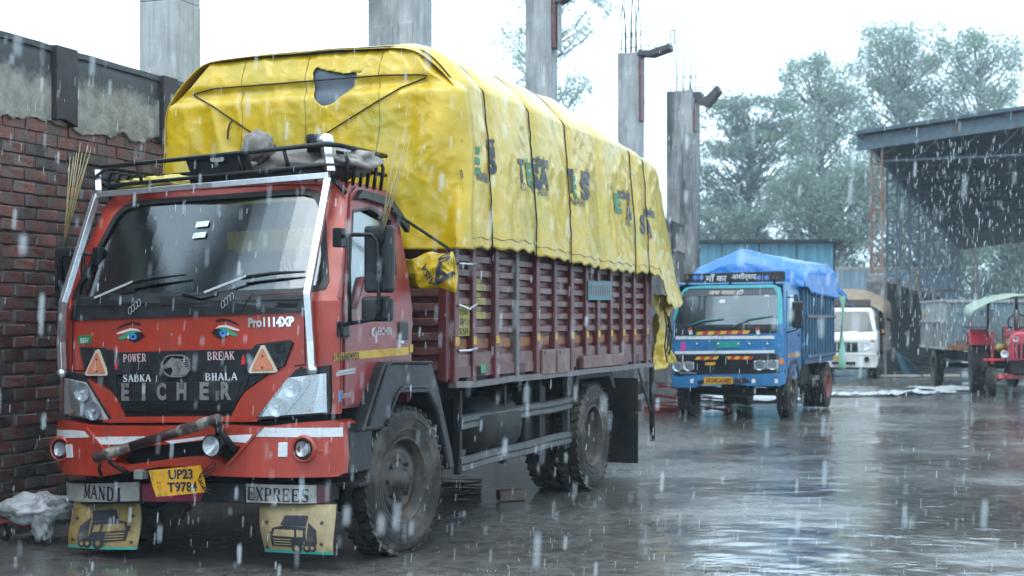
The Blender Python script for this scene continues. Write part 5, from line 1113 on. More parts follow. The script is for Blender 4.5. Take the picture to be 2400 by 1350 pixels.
for j in gone & kept:                                       # draw the torn edge onto its outline
    x, y, z = vs[j]; best = None
    for (ax_, az_), (bx__, bz_) in zip(hole, hole[1:] + hole[:1]):
        dx_, dz__ = bx__ - ax_, bz_ - az_; t = max(0, min(1, ((x - ax_) * dx_ + (z - az_) * dz__) / (dx_ * dx_ + dz__ * dz__ + 1e-9))); px_, pz_ = ax_ + t * dx_, az_ + t * dz__; dd = (px_ - x) ** 2 + (pz_ - z) ** 2
        if best is None or dd < best[0]: best = (dd, px_, pz_)
    vs[j] = (best[1] + random.uniform(-.003, .003), y - .004, best[2] + random.uniform(-.003, .003))
q = MB(); q.add(vs, fs, True); fo = q.build('front_sheet', M_tarp, tarp, recalc=False); so = fo.modifiers.new('cloth', 'SOLIDIFY'); so.thickness = .006
hx = [p[0] for p in hole]; hz_ = [p[1] for p in hole]
q = MB(); q.add([(lerp(min(hx) - .12, max(hx) + .12, i / 14), front_y(lerp(min(hx) - .12, max(hx) + .12, i / 14), lerp(min(hz_) - .12, max(hz_) + .12, j / 10)) + .022 + .012 * fbm(i * .5, j * .5), lerp(min(hz_) - .12, max(hz_) + .12, j / 10)) for j in range(11) for i in range(15)], [(j * 15 + i, j * 15 + i + 1, (j + 1) * 15 + i + 1, (j + 1) * 15 + i) for j in range(10) for i in range(14)], True)
us = q.build('under_sheet', mat('slate_under_sheet', (.075, .10, .135), .5, var=.2, vscale=5, bump=.4, bscale=20), tarp, recalc=False)
# corner piece hanging down beside the cab and its tied-up bundle
def cloth(name, f3, na, nb, m, par, thick=.006):
    q = MB(); q.add([f3(i / na, j / nb) for j in range(nb + 1) for i in range(na + 1)], [(j * (na + 1) + i, j * (na + 1) + i + 1, (j + 1) * (na + 1) + i + 1, (j + 1) * (na + 1) + i) for j in range(nb) for i in range(na)], True)
    o = q.build(name, m, par, recalc=False); s_ = o.modifiers.new('cloth', 'SOLIDIFY'); s_.thickness = thick; return o
def corner(s, t):                                          # from the cab back round to the bed side
    px = lerp(lerp(935, 945, t), lerp(1066, 1060, t), s); top_ = lerp(395, 380, s); bot = lerp(560, 615, s); py = lerp(top_, bot, t)
    p = Vector(T.at(px, py, lerp(.40, .58, s) - .05 * math.sin(s * 3)))
    return p + Vector((.0, -.03 * math.sin(s * 14 + t * 3) - .03 * fbm(s * 3, t * 3, 5), 0))
def bun_y(s, t): return .36 - .05 * math.sin(math.pi * min(1, max(0, t * .92 + .04))) ** .6 - .045 * (1 - abs(fbm(s * 1.6 + t * .9, t * 1.3, 3, 1))) ** 2 - .008 * (1 - abs(fbm(s * 4, t * 4, 9, 1))) ** 3 + .10 * max(0, .18 - s) / .18
def bundle(s, t):
    px = lerp(lerp(948, 962, t), lerp(1060, 1067, t), s); py = lerp(lerp(606, 588, s) + 5 * math.sin(s * 9), lerp(668, 684, s) + 4 * math.sin(s * 7), t)
    return Vector(T.at(px, py, bun_y(s, t)))
bo = cloth('tied_bundle', bundle, 44, 34, M_tarp, tarp)
cloth('bundle_back', lambda s, t: bundle(s, t) * 1 + Vector((0, .05 * math.sin(math.pi * t) + .012, 0)), 16, 12, M_tarp, tarp)
def btext(name, body, px, py, w_, h_, tilt, m):
    c = T.at(px, py, .26); p0, p1 = T.at(955, 637, .26), T.at(1064, 637, .26); zt, zb = T.at(px, 597, .26)[2], T.at(px, 677, .26)[2]
    def fn(a, b): x, z = c[0] + a, c[2] + b; return (x, bun_y((x - p0[0]) / (p1[0] - p0[0]), (zt - z) / (zt - zb)) - .022, z)
    lettering(name, body, fn, m, tarp, 1, fit=(w_, h_), tilt=tilt, bold=.02, grid=.02)
M_tnavy = mat('tarp_navy_print', (.02, .028, .06), .45, grime=(.35, .30, .06), gscale=16, gamt=.12); M_tgreen = mat('tarp_green_print', (.015, .19, .06), .45, grime=(.4, .36, .05), gscale=14, gamt=.12)
btext('tarp_lettering', 'A', 1034, 646, .16, .15, 2.5, M_tnavy); btext('tarp_lettering', 'AISA', 1003, 645, .16, .045, 2.05, M_tnavy); btext('tarp_lettering', 'S', 1040, 604, .10, .05, .5, M_tnavy)
# rear: side flap tied in folds, hanging tail
def tail(s, t):
    px = lerp(1538, interp([(0, 1584), (.25, 1574), (.5, 1570), (.75, 1576), (1, 1589)], t), s); py = lerp(690, lerp(872, 850, s), t)
    p = Vector(T.side(px, py, 1.12)); return p + Vector((.05 * math.sin(s * 9 + t * 4) * (1 - .3 * t) + .04 * fbm(s * 3, t * 4, 2) - .03, 0, 0))
cloth('tail_sheet', tail, 30, 50, M_tarp, tarp)
for k in range(3):
    p0 = Vector(T.side(1556 + 5 * k, 720 + 10 * k, 1.17)); MB().tube([p0, p0 + Vector((.03, .05 * math.sin(k), -.2)), p0 + Vector((.02, -.04, -.42)), p0 + Vector((.03, .02, -.58 + .12 * k))], .008, 6).build('tie_cord', mat('dark_cord', (.03, .026, .022), .8), tarp)
# stitched seams: the hem and the joins between the widths of cloth
M_seamy = mat('tarp_seam', (.30, .22, .03), .5)
for dz in (.075,):
    for a in range(6): MB().tube([(side_x(y, hemz(y) + dz) + .003, y, hemz(y) + dz) for y in [lerp(.72 + .82 * a, 1.54 + .82 * a, i / 14) for i in range(15)]], .0028, 5).build('seam', M_seamy, tarp)
for sx0 in (-.52, .02, .62): MB().tube([(x_, front_y(x_, z_) - .002, z_) for x_, z_ in [(sx0 + .02 * math.sin(i * .3), lerp(2.1, 3.48, i / 40)) for i in range(41)] if not inside(x_, z_, hole)], .0028, 5).build('seam', M_seamy, tarp)
# printed lettering along the side
def tside(name, body, px, py, w_, h_, m, bold=.03, off=.007, shear=0):
    w_ *= 1.15; h_ *= 1.4
    p = Vector(T.side(px, py, 1.25))
    for _ in range(4): p = Vector(T.side(px, py, side_x(p.y, p.z)))
    lettering(name, body, lambda a, b: (side_x(p.y + a, p.z + b) + off, p.y + a, p.z + b), m, tarp, 1, fit=(w_, h_), bold=bold, grid=.02, shear=shear)
def leaf(px, py):
    p = Vector(T.side(px, py, 1.25))
    for f in (-1, 1):
        l = [(0, 0), (f * .028, .018), (f * .05, .062), (f * .018, .045)]
        q = MB(); q.add([(side_x(p.y + a, p.z + b) + .013, p.y + a, p.z + b) for a, b in l], [(0, 1, 2, 3)]); q.build('leaf_print', M_tgreen, tarp, recalc=False)
tside('tarp_lettering', 'E', 1109, 375, .19, .145, M_tgreen, .06); leaf(1094, 347)
tside('tarp_lettering', 'S', 1150, 378, .09, .14, M_tnavy, .06); tside('tarp_lettering', 'OI', 1081, 408, .085, .045, M_tnavy); tside('tarp_lettering', 'NAHI', 1133, 415, .23, .05, M_tnavy); tside('tarp_lettering', 'act', 1147, 335, .10, .07, M_tnavy)
tside('tarp_lettering', 'T', 1221, 400, .11, .13, M_tnavy, .05); tside('tarp_lettering', 'E', 1240, 409, .11, .13, M_tgreen, .05); tside('tarp_lettering', 'SA', 1268, 417, .26, .13, M_tnavy, .05)
leaf(1236, 386); tside('tarp_lettering', 'activin', 1264, 378, .26, .07, M_tnavy); tside('tarp_lettering', 'KOI', 1226, 437, .10, .045, M_tnavy, .0); tside('tarp_lettering', 'NAHI', 1249, 444, .13, .045, M_tnavy, .0); tside('tarp_lettering', 'AISA', 1273, 450, .15, .045, M_tnavy, .0)
tside('tarp_lettering', 'T', 1338, 424, .09, .15, M_tnavy, .05); tside('tarp_lettering', 'E', 1346, 438, .05, .14, M_tgreen, .05); tside('tarp_lettering', 'S', 1370, 443, .20, .14, M_tnavy, .05); tside('tarp_lettering', 'activ', 1371, 408, .20, .075, M_tnavy); tside('tarp_lettering', 'NAHI', 1356, 473, .26, .05, M_tnavy, 0)
leaf(1437, 447); tside('tarp_lettering', 'E', 1447, 476, .20, .13, M_tgreen, .05); tside('tarp_lettering', 'A', 1473, 493, .18, .13, M_tnavy, .05); tside('tarp_lettering', 'activin', 1462, 455, .36, .075, M_tnavy); tside('tarp_lettering', 'AIS', 1471, 521, .17, .05, M_tnavy, 0)
tside('tarp_lettering', 'S', 1506, 526, .17, .135, M_tnavy, .05); tside('tarp_lettering', 'A', 1522, 536, .11, .135, M_tnavy, .05); tside('tarp_lettering', 'activin', 1515, 497, .30, .075, M_tnavy)
# ropes over the load: each a thing of its own
M_rope = mat('dark_rope', (.035, .032, .03), .8, var=.3, vscale=30, bump=.4, bscale=120)
names = ['dark rope over the yellow tarpaulin at the corner nearest the cab', 'second dark rope from the cab over the yellow tarpaulin', 'third dark rope from the cab over the yellow tarpaulin', 'fourth dark rope from the cab over the yellow tarpaulin', None, 'second last dark rope over the yellow tarpaulin, by the logo near its tail', 'last dark rope over the yellow tarpaulin before its tail']
for y, lb in zip(ROPE_Y, names):
    if lb is None: continue
    s_ = section(y); pts = []
    for i in range(14, len(s_)): pts.append(s_[i] + Vector((.008 if i > 46 else 0, 0, .008 if i < 50 else 0)))
    pts[-1] += Vector((0, 0, -.03))
    o = MB().tube(pts, .0055, 6).build('rope', M_rope); o.location = (T.O[0], T.O[1], 0); o.rotation_euler = (0, 0, R(-T.deg)); tag(o, lb, 'rope', 'ropes lashing the tarpaulin')
def frope(pxs, lb):
    pts = []
    for (a, b), (c, d) in zip(pxs, pxs[1:]):
        for k in range(12):
            px, py = lerp(a, c, k / 12), lerp(b, d, k / 12); p = Vector(T.at(px, py, .5))
            for _ in range(4): p = Vector(T.at(px, py, front_y(p.x, p.z) - .012))
            pts.append(p)
    o = MB().tube(pts, .0055, 6).build('rope', M_rope); o.location = (T.O[0], T.O[1], 0); o.rotation_euler = (0, 0, R(-T.deg)); tag(o, lb, 'rope', 'ropes lashing the tarpaulin')
frope([(452, 222), (500, 208), (700, 192), (900, 176), (985, 175), (1003, 178)], 'dark rope drawn level across the torn front of the tarpaulin')
frope([(452, 222), (500, 250), (545, 281), (600, 318), (650, 345)], 'dark slanting rope on the tarpaulin front at the picture left')
frope([(750, 322), (800, 290), (880, 240), (940, 205), (1003, 180)], 'dark slanting rope on the tarpaulin front rising right from the roof rack')
frope([(545, 281), (538, 290), (534, 308), (533, 328)], 'short rope end dangling on the tarpaulin front')
o = MB().tube([T.side(920, 495, 1.15), T.side(980, 535, 1.18), T.side(1066, 592, 1.22)], .010, 6).build('rope', M_rope); o.location = (T.O[0], T.O[1], 0); o.rotation_euler = (0, 0, R(-T.deg)); tag(o, 'taut dark rope slanting from the cab roof to the bundled tarpaulin corner', 'rope', 'ropes lashing the tarpaulin')
# ------------------------------------------------------------------ things lying on the rack, mirrors and bumper
def place(o): o.location = (T.O[0], T.O[1], 0); o.rotation_euler = (0, 0, R(-T.deg)); return o
M_sack = mat('grey_sacking', (.22, .20, .185), .7, var=.2, vscale=6, bump=.6, bscale=24, grime=(.18, .16, .15), gscale=5)
M_yrag = mat('pale_yellow_rag', (.62, .52, .10), .6, var=.2, vscale=8, bump=.5, bscale=30)
def lump(name, c, r, m, seed, sq=(1, 1, 1), amp=.3, fr=2.0):
    q = MB(); q.ball((0, 0, 0), 1, 28, 18); q.v = [tuple(Vector(v) * (1 + amp * fbm(v[0] * fr + seed, v[1] * fr, v[2] * fr) + amp * .4 * (1 - abs(fbm(v[0] * fr * 2.2, v[1] * fr * 2.2 + seed, v[2] * 3)))) ) for v in q.v]
    q.v = [(c[0] + v[0] * r * sq[0], c[1] + v[1] * r * sq[1], c[2] + v[2] * r * sq[2]) for v in q.v]
    return q.build(name, m, None)
tag(place(lump('sack', (.46, -.22, 2.575), .3, M_sack, 1.3, (1.3, .8, .42), .25)), 'crumpled grey sack heaped on the roof rack right half', 'sack')
tag(place(lump('sack', (.80, -.25, 2.585), .2, mat('clear_plastic_sheet', (.30, .27, .24), .35, var=.2, bump=.4), 4.1, (.8, 1.2, .42), .4)), 'pinkish plastic wrap stuffed under the rack rail behind the ball cap', 'sack')
tag(place(lump('cloth_scrap', (.22, -.44, 2.70), .12, M_sack, 8.7, (.9, .5, .8), .22)), 'pale rag end sticking up over the roof rack', 'rag')
tag(place(lump('cloth_scrap', (-.55, -.35, 2.46), .22, M_yrag, 5.2, (1.3, .9, .3), .4, 3)), 'frayed yellow cloth lying on the left of the roof rack', 'rag')
bk = MB(); c = T.at(736, 332, -.45); bk.lathe([(-.07, .001), (-.07, .045), (.04, .055), (.045, .05), (-.02, .045)], c, 'z', 12); place(bk.build('plastic_pot', M_blk2)); tag(bpy.data.objects['plastic_pot'], 'small black plastic pot on the rack beside the ball cap', 'pot')
M_straw = mat('straw', (.55, .42, .20), .7, var=.3)
def straws(tops, base, ydepth, n, lb, bx_):
    e = empty('broom_straws', (T.O[0], T.O[1], 0), T.deg, lb, 'broom')
    b = Vector(T.at(*base, ydepth))
    for i in range(n):
        t = Vector(T.at(lerp(tops[0][0], tops[1][0], i / (n - 1)) + random.uniform(-4, 4), tops[0][1] + random.uniform(0, 45), ydepth - .02 * i)); m_ = b.lerp(t, .5) + Vector((random.uniform(-.015, .015), 0, 0))
        MB().tube([b + Vector((random.uniform(-.012, .012), 0, 0)), m_, t], [.004, .0035, .002], 5).build('straw', M_straw, e)
    MB().tube([b + Vector((0, 0, .06)), b - Vector((0, 0, .06))], .016, 8).build('binding', M_chas, e)
straws(((168, 332), (216, 335)), (149, 580), -.60, 8, 'dry broom straws standing up from the mirror against the brick wall', 0)
straws(((930, 305), (962, 300)), (895, 545), -.84, 6, 'thin dry broom straws standing on the mirror beside the cab door', 0)
# peeling pole wedged across the bumper
pa, pb = Vector(T.at(*z1([(372, 1178)])[0], -1.17)), Vector(T.at(*z1([(1245, 902)])[0], -1.22))
M_peel = mat('peeling_paint', (.50, .48, .42), .5, var=.2, vscale=8, col2=(.035, .025, .022), grime=(.05, .02, .02), gscale=9, gamt=.6, bump=.5, bscale=30)
pe = empty('painted_pole', (T.O[0], T.O[1], 0), T.deg, 'peeling white and rust steel pole wedged slantwise across the bumper', 'pole')
d = (pb - pa)
MB().tube([pa + d * t for t in (0, .02, .2, .3)], [.034, .036, .034, .03], 10).build('pole_end', M_peel, pe)
MB().tube([pa + d * t for t in (.28, .5, .72)], [.030, .030, .031], 10).build('pole_middle', mat('dark_rusty_pole', (.045, .022, .02), .4, .2, var=.4, vscale=12), pe)
MB().tube([pa + d * t for t in (.68, .7, .98, 1.0)], [.030, .036, .034, .03], 10).build('pole_end', M_peel, pe)
MB().tube([pb - d * .05, pb + Vector((.0, .06, -.12)), pb + Vector((.03, .12, -.2))], .022, 6).build('pole_bracket', M_chas, pe)
# the two things leaning at the foot of the wall
fr_ = empty('red_trolley', tuple(ground_at(70, 1262).xy) + (0,), 10, 'red steel trolley frame with small wheels at the foot of the brick wall', 'trolley')
M_tred = mat('crimson_steel', (.35, .012, .02), .35, var=.2, grime=(.12, .02, .02), gscale=5)
def gp_(px, py, Y=10.2): p = world_at(px, py, Y); o = fr_.matrix_world; return Matrix.Rotation(R(10), 3, 'Z') @ (p - fr_.location)
bpy.context.view_layer.update()
MB().tube([gp_(-60, 1222), gp_(10, 1222), gp_(72, 1208)], .018, 4).build('frame_tube', M_tred, fr_)
MB().prism([tuple(gp_(a, b).xz) for a, b in ((28, 1226), (70, 1212), (85, 1235), (30, 1246))], lambda a, b, d: (a, d - .02, b), 0, .25).build('frame_plate', M_tred, fr_, .004)
for px in (12, -40): c = gp_(px, 1262); MB().lathe([(-.02, .001), (-.02, .05), (-.01, .06), (.01, .06), (.02, .05), (.02, .001)], (c.x, c.y, .06), 'x', 16).build('wheel', M_rub, fr_)
MB().tube([gp_(5, 1228), gp_(12, 1255)], .02, 6).build('wheel_fork', M_chas, fr_)
M_wcl = mat('wet_white_plastic', (.50, .52, .54), .4, var=.15, vscale=6, bump=.8, bscale=14, grime=(.25, .26, .28), gscale=5)
wc = lump('plastic_sheet', (0, 0, 0), .22, M_wcl, 12.4, (1.05, .75, .42), .42, 2.4); wc.location = world_at(90, 1192, 10.1); tag(wc, 'crumpled white plastic sheet heaped on the red trolley', 'sheet')
w2 = lump('plastic_sheet', (0, 0, 0), .13, M_wcl, 17.4, (.6, .5, 1.0), .5, 2.4); w2.location = world_at(100, 1218, 10.0); tag(w2, 'crumpled white plastic tail hanging off the red trolley', 'sheet')
bb = MB().box((0, 0, 0), (.24, .12, .09)).build('loose_brick', M_brick, None, .008); p = ground_at(1198, 1172); bb.location = (p.x, p.y, .044); bb.rotation_euler = (0, 0, .3); tag(bb, 'single brick lying under the red truck', 'brick')
# ------------------------------------------------------------------ blue truck behind
def facing(fr, surf, root, zf):
    def P(name, pts, off, th, m, par=None, bevel=0.0, holes=(), cuts=.12):
        g = lambda l: [(p[0], p[2]) for p in (fr.on(*zf(a, b), lambda x, z: surf(x, z) + off) for a, b in l)]
        return plate(name, g(pts), lambda a, b, d: (a, surf(a, b) + off + d, b), th, m, par or root, cuts, 0, [g(h) for h in holes], bevel)
    def X(name, body, a, b, w_, h_, off, m, par=None, bold=0.0, tilt=0.0, shear=0.0):
        c = fr.on(*zf(a, b), lambda x, z: surf(x, z) + off)
        return lettering(name, body, lambda u, v: (c[0] + u, surf(c[0] + u, c[2] + v) + off, c[2] + v), m, par or root, 1, fit=(w_, h_), bold=bold, tilt=tilt, shear=shear)
    return P, X
BF = Fr(3.627, 23.34, 22.5)
def ybl(x, z): return -.70 + .06 * abs(x) ** 3 + .22 * max(0, z - 1.42)
btruck = empty('cargo_truck', (BF.O[0], BF.O[1], 0), BF.deg, 'smaller blue truck with blue tarpaulin parked behind the red truck', 'truck')
P, X = facing(BF, ybl, btruck, lambda a, b: (1540 + a / 3, 560 + b / 3))
M_blue = mat('blue_paint', (.022, .185, .42), .35, coat=.3, var=.15, vscale=4, grime=(.05, .10, .2), gscale=5, gamt=.4)
M_cyan = mat('cyan_paint', (.03, .36, .42), .35, coat=.3, var=.15)
M_blued = mat('dark_blue_bed', (.03, .135, .25), .45, var=.3, vscale=4, grime=(.05, .06, .07), gscale=4)
M_bws = glass('blue_truck_glass', (.4, .46, .5), .09, .03, 0)
P('cab_front', [(108, 960), (108, 700), (118, 560), (150, 400), (200, 345), (300, 330), (820, 322), (862, 345), (880, 420), (885, 560), (890, 700), (893, 960)], 0, .04, M_blue, holes=[[(126, 572), (190, 378), (230, 352), (820, 345), (842, 378), (845, 600), (130, 604)]], bevel=.02)
P('cyan_frame', [(112, 570), (148, 405), (200, 342), (300, 328), (820, 320), (868, 342), (880, 420), (884, 600), (848, 602), (845, 378), (820, 343), (230, 350), (188, 376), (124, 572)], -.012, .02, M_cyan, bevel=.006)
P('windscreen', [(126, 572), (190, 378), (230, 352), (820, 345), (842, 378), (845, 600), (130, 604)], .012, .006, M_bws)
P('sun_strip', [(176, 395), (192, 368), (230, 356), (815, 348), (838, 380), (838, 392), (176, 405)], .002, .004, mat('tinted_strip', (.06, .075, .09), .4))
X('cab_lettering', 'जय माता दी', 488, 374, .56, .085, -.004, mat('cream_letters', (.7, .62, .5), .5), bold=.02, shear=.25)
for l in ([(440, 428), (480, 426), (478, 450), (438, 452)], [(755, 394), (790, 394), (790, 404), (755, 404)]): P('sticker', l, .002, .003, M_white)
P('dash_panel', [(120, 606), (840, 600), (842, 640), (838, 662), (120, 680)], -.004, .02, M_blk)
for (a, b, c, d, e, f_) in ((215, 615, 310, 578, 465, 560), (535, 620, 640, 565, 810, 540)):
    g3 = lambda x, y: BF.on(1540 + x / 3, 560 + y / 3, lambda p, q_: ybl(p, q_) - .03); MB().tube([g3(a, b), g3(c, d), g3(e, f_)], [.012, .012, .008], 5).build('wiper', mat('teal_wiper', (.03, .2, .17), .5), btruck)
M_ry_r, M_ry_y = mat('tape_red', (.55, .03, .03), .4), mat('tape_yellow', (.7, .42, .03), .4)
def hazard(x0, y0, x1, y1, h, n):
    for k in range(n):
        a, b = k / n, (k + 1) / n; P('hazard_tape', [(lerp(x0, x1, a), lerp(y0, y1, a)), (lerp(x0, x1, b), lerp(y0, y1, b)), (lerp(x0, x1, b) - 14, lerp(y0, y1, b) + h), (lerp(x0, x1, a) - 14, lerp(y0, y1, a) + h)], -.012, .006, M_ry_r if k % 2 else M_ry_y)
hazard(285, 652, 655, 642, 24, 9); hazard(280, 828, 435, 826, 22, 5); hazard(490, 826, 680, 825, 22, 6)
for l in ([(130, 684), (825, 682), (825, 702), (130, 706)], [(125, 790), (825, 782), (825, 802), (125, 810)]): P('white_band', l, -.010, .01, M_white)
P('teal_plate', [(415, 722), (585, 718), (585, 766), (415, 768)], -.012, .01, mat('teal_panel', (.02, .30, .27), .4)); P('pink_sticker', [(165, 728), (200, 726), (200, 786), (168, 788)], -.006, .005, mat('pink_sticker', (.6, .06, .35), .5))
for x_ in (430, 570, 280, 775, 648): c = BF.on(1540 + x_ / 3, 560 + 738 / 3, lambda p, q_: ybl(p, q_) - .014); MB().ball(c, .018, 8, 6).build('stud', M_refl, btruck)
P('grille_panel', [(125, 815), (845, 808), (862, 825), (862, 945), (125, 955)], -.006, .03, M_blk, bevel=.005)
for k in range(3): P('grille_bar', [(250, 862 + 24 * k), (665, 858 + 24 * k), (665, 866 + 24 * k), (250, 870 + 24 * k)], -.014, .012, M_blk2)
P('emblem', [(462 + 36 * math.cos(i * .5236), 852 + 36 * math.sin(i * .5236)) for i in range(12)], -.03, .02, M_blk2); P('amber_plate', [(338, 868), (408, 866), (408, 886), (338, 888)], -.02, .01, M_yel)
for l in ([(680, 858), (762, 856), (762, 915), (682, 918)], [(768, 856), (852, 852), (852, 912), (770, 915)], [(180, 868), (258, 866), (258, 920), (182, 922)], [(115, 872), (172, 870), (172, 922), (115, 924)]):
    hl = P('headlight', l, -.020, .03, M_refl, bevel=.006); cxm, cym = sum(a for a, b in l) / 4, sum(b for a, b in l) / 4
    P('lamp_lens', [(lerp(cxm, a, .9), lerp(cym, b, .9)) for a, b in l], -.03, .006, M_lens, hl); c = BF.on(1540 + cxm / 3, 560 + cym / 3, lambda p, q_: ybl(p, q_) - .022); MB().lathe([(.01, .001), (.006, .05), (-.006, .08)], c, 'y', 16).build('lamp_cup', M_refl, hl)
P('indicator', [(860, 845), (890, 842), (892, 880), (862, 884)], -.01, .02, M_amber)
P('chrome_strip', [(150, 935), (280, 940), (280, 950), (150, 946)], -.02, .01, M_chrome)
bb_ = P('bumper', [(105, 972), (280, 960), (560, 955), (880, 945), (900, 955), (895, 1020), (860, 1034), (640, 1032), (560, 1022), (300, 1024), (270, 1045), (130, 1046), (104, 1030)], -.12, .12, M_blue, bevel=.015)
P('bumper_rust', [(280, 1000), (330, 990), (330, 1020), (290, 1022)], -.123, .003, M_chas, bb_); P('bumper_rust', [(535, 985), (620, 975), (660, 1010), (600, 1020), (535, 1018)], -.123, .003, M_chas, bb_)
np2 = P('number_plate', [(328, 972), (533, 968), (533, 1018), (330, 1022)], -.14, .01, mat('plate_yellow', (.72, .36, .01), .4)); X('plate_lettering', 'UK04CA5682', 432, 996, .40, .075, -.1425, M_navy, np2, bold=.02)
for x_ in (245, 678, 838): P('bumper_reflector', [(x_ - 12, 985), (x_ + 12, 984), (x_ + 12, 1012), (x_ - 12, 1014)], -.124, .003, M_white, bb_)
for x_, c_ in ((228, M_white), (703, M_white)): P('wiper_pivot', [(x_ - 10, 640), (x_ + 8, 622), (x_ + 20, 668), (x_, 676)], -.03, .03, c_); P('pivot_cap', [(x_ - 10, 632), (x_ + 10, 618), (x_ + 14, 638), (x_ - 6, 648)], -.034, .01, M_ry_r)
# cab box, doors
BX = .90
for s_ in (1, -1):
    win = [(-.38, 1.45), (-.18, 1.95), (.42, 1.96), (.44, 1.45)]
    cs = [(-.63, .78), (-.63, 1.42), (-.48, 2.08), (-.40, 2.13), (.62, 2.12), (.62, .78), (.40, .62), (-.42, .62)]
    plate('cab_side', cs, lambda a, b, d: (s_ * (BX - .05 * max(0, b - 1.4) - d), a, b), .03, M_blue, btruck, 0, .2, [win], bevel=.01)
    dr = plate('door', [(-.50, .80), (-.52, 1.42), (-.36, 2.0), (.52, 2.02), (.54, .80)], lambda a, b, d: (s_ * (BX + .012 - .05 * max(0, b - 1.4) - d), a, b), .01, M_blue, btruck, 0, .2, [win])
    plate('window_pane', win, lambda a, b, d: (s_ * (BX - .02 - .05 * max(0, b - 1.4) - d), a, b), .006, M_win, dr)
    bxp('handle', M_blk, dr, s_ * .91, s_ * .925, .3, .45, 1.28, 1.33); bxp('orange_stripe', M_orange, dr, s_ * .9125, s_ * .915, -.5, .5, .96, 1.02, 0)
    mm = MB().bx(s_ * .98, s_ * 1.16, -.52, -.46, 1.42, 1.84).build('mirror', M_blk, btruck, .03); MB().tube([(s_ * .9, -.5, 1.9), (s_ * 1.07, -.5, 1.9), (s_ * 1.07, -.5, 1.4), (s_ * .9, -.5, 1.35)], .014, 6).build('mirror_arm', M_blk2, mm)
    MB().prism([(-.45, .62), (-.40, .80), (-.25, .92), (.25, .92), (.40, .80), (.46, .62), (.40, .62), (.2, .84), (-.2, .84), (-.38, .62)], lambda a, b, d: (s_ * (.92 - d), a, b), 0, .3).build('mudguard', M_blk, btruck, .01)
    wheel(btruck, (s_ * .80, .0, .40), r=.40, wd=.20, out=s_, nuts=6, lug=30); wr_ = mat('red_rim', (.28, .05, .04), .5, var=.3)
    wheel(btruck, (s_ * .82, 2.95, .40), r=.40, wd=.20, out=s_, deep=True, rimm=wr_, nuts=6, lug=30); wheel(btruck, (s_ * .58, 2.95, .40), r=.40, wd=.20, out=s_, deep=True, nuts=0, rimm=wr_, lug=30)
    bxp('chassis_rail', M_chas, btruck, s_ * .32, s_ * .40, -.6, 4.7, .62, .80)
bxp('cab_roof', M_blue, btruck, -.86, .86, -.46, .62, 2.09, 2.14, .02); plate('cab_back', [(-.88, .8), (.88, .8), (.84, 2.1), (-.84, 2.1)], lambda a, b, d: (a, .62 - d, b), .03, M_blue, btruck, holes=[[(-.3, 1.55), (.3, 1.55), (.3, 1.9), (-.3, 1.9)]])
bxp('dashboard', M_int, btruck, -.8, .8, -.6, -.3, 1.0, 1.42, .03); bxp('seat', M_int, btruck, -.7, .7, .1, .5, 1.0, 1.6, .05); bxp('cab_floor', M_chas, btruck, -.85, .85, -.6, .6, .78, .84)
MB().tube([(-.8, 0, .4), (.8, 0, .4)], .06, 8).build('front_axle', M_chas, btruck); MB().tube([(-.8, 2.95, .4), (-.2, 2.95, .4), (0, 2.95, .4), (.2, 2.95, .4), (.8, 2.95, .4)], [.05, .06, .17, .06, .05], 10).build('rear_axle', M_chas, btruck)
bxp('fuel_tank', M_chas, btruck, .45, .8, 1.1, 1.8, .45, .85, .05); bxp('step_plate', M_weld, btruck, .80, .92, 1.75, 2.1, .52, .6, .01)
# bed with upright ribs
bd = bxp('bed_floor', M_blued, btruck, -.94, .94, .78, 3.35, .82, .92)
for s_ in (1, -1):
    bxp('side_panel', M_blued, btruck, s_ * .915, s_ * .93, .78, 3.35, .9, 2.25, 0)
    for k in range(11): y = .82 + k * .245; bxp('side_rib', M_blued, btruck, s_ * .93, s_ * .965, y, y + .07, .9, 2.25, .006)
    for z_ in (.92, 1.58): bxp('side_rail', M_weld if z_ > 1 else M_blued, btruck, s_ * .965, s_ * .99, .78, 3.35, z_, z_ + .05, .006)
bxp('headboard', M_blued, btruck, -.93, .93, .72, .78, .9, 2.25); bxp('tailboard', M_blued, btruck, -.93, .93, 3.35, 3.40, .9, 2.25)
# name board over the cab
sbp = P('name_board', [(190, 248), (885, 226), (900, 232), (900, 292), (885, 300), (190, 312)], .10, .03, M_blk2)
X('board_lettering', 'माँ का', 415, 272, .34, .12, .095, mat('board_white', (.55, .56, .58), .5), sbp, bold=.015); X('board_lettering', 'आशीर्वाद', 610, 266, .40, .13, .095, mat('board_white', (.55, .56, .58), .5), sbp, bold=.015)
for x_ in (270, 310, 715, 770): P('board_flower', [(x_ + p[0], 272 + p[1]) for p in star(0, 0, 26, 6, .45)], .095, 0, mat('board_blue', (.04, .16, .5), .5), sbp)
for x_ in (215, 830): P('board_flower', [(x_ + p[0], 272 + p[1]) for p in star(0, 0, 16, 5, .4)], .095, 0, M_yel, sbp)
for x in (-.7, 0, .7): MB().tube([(x, -.5, 2.1), (x, -.38, 2.3)], .016, 6).build('board_stay', M_blk2, btruck)
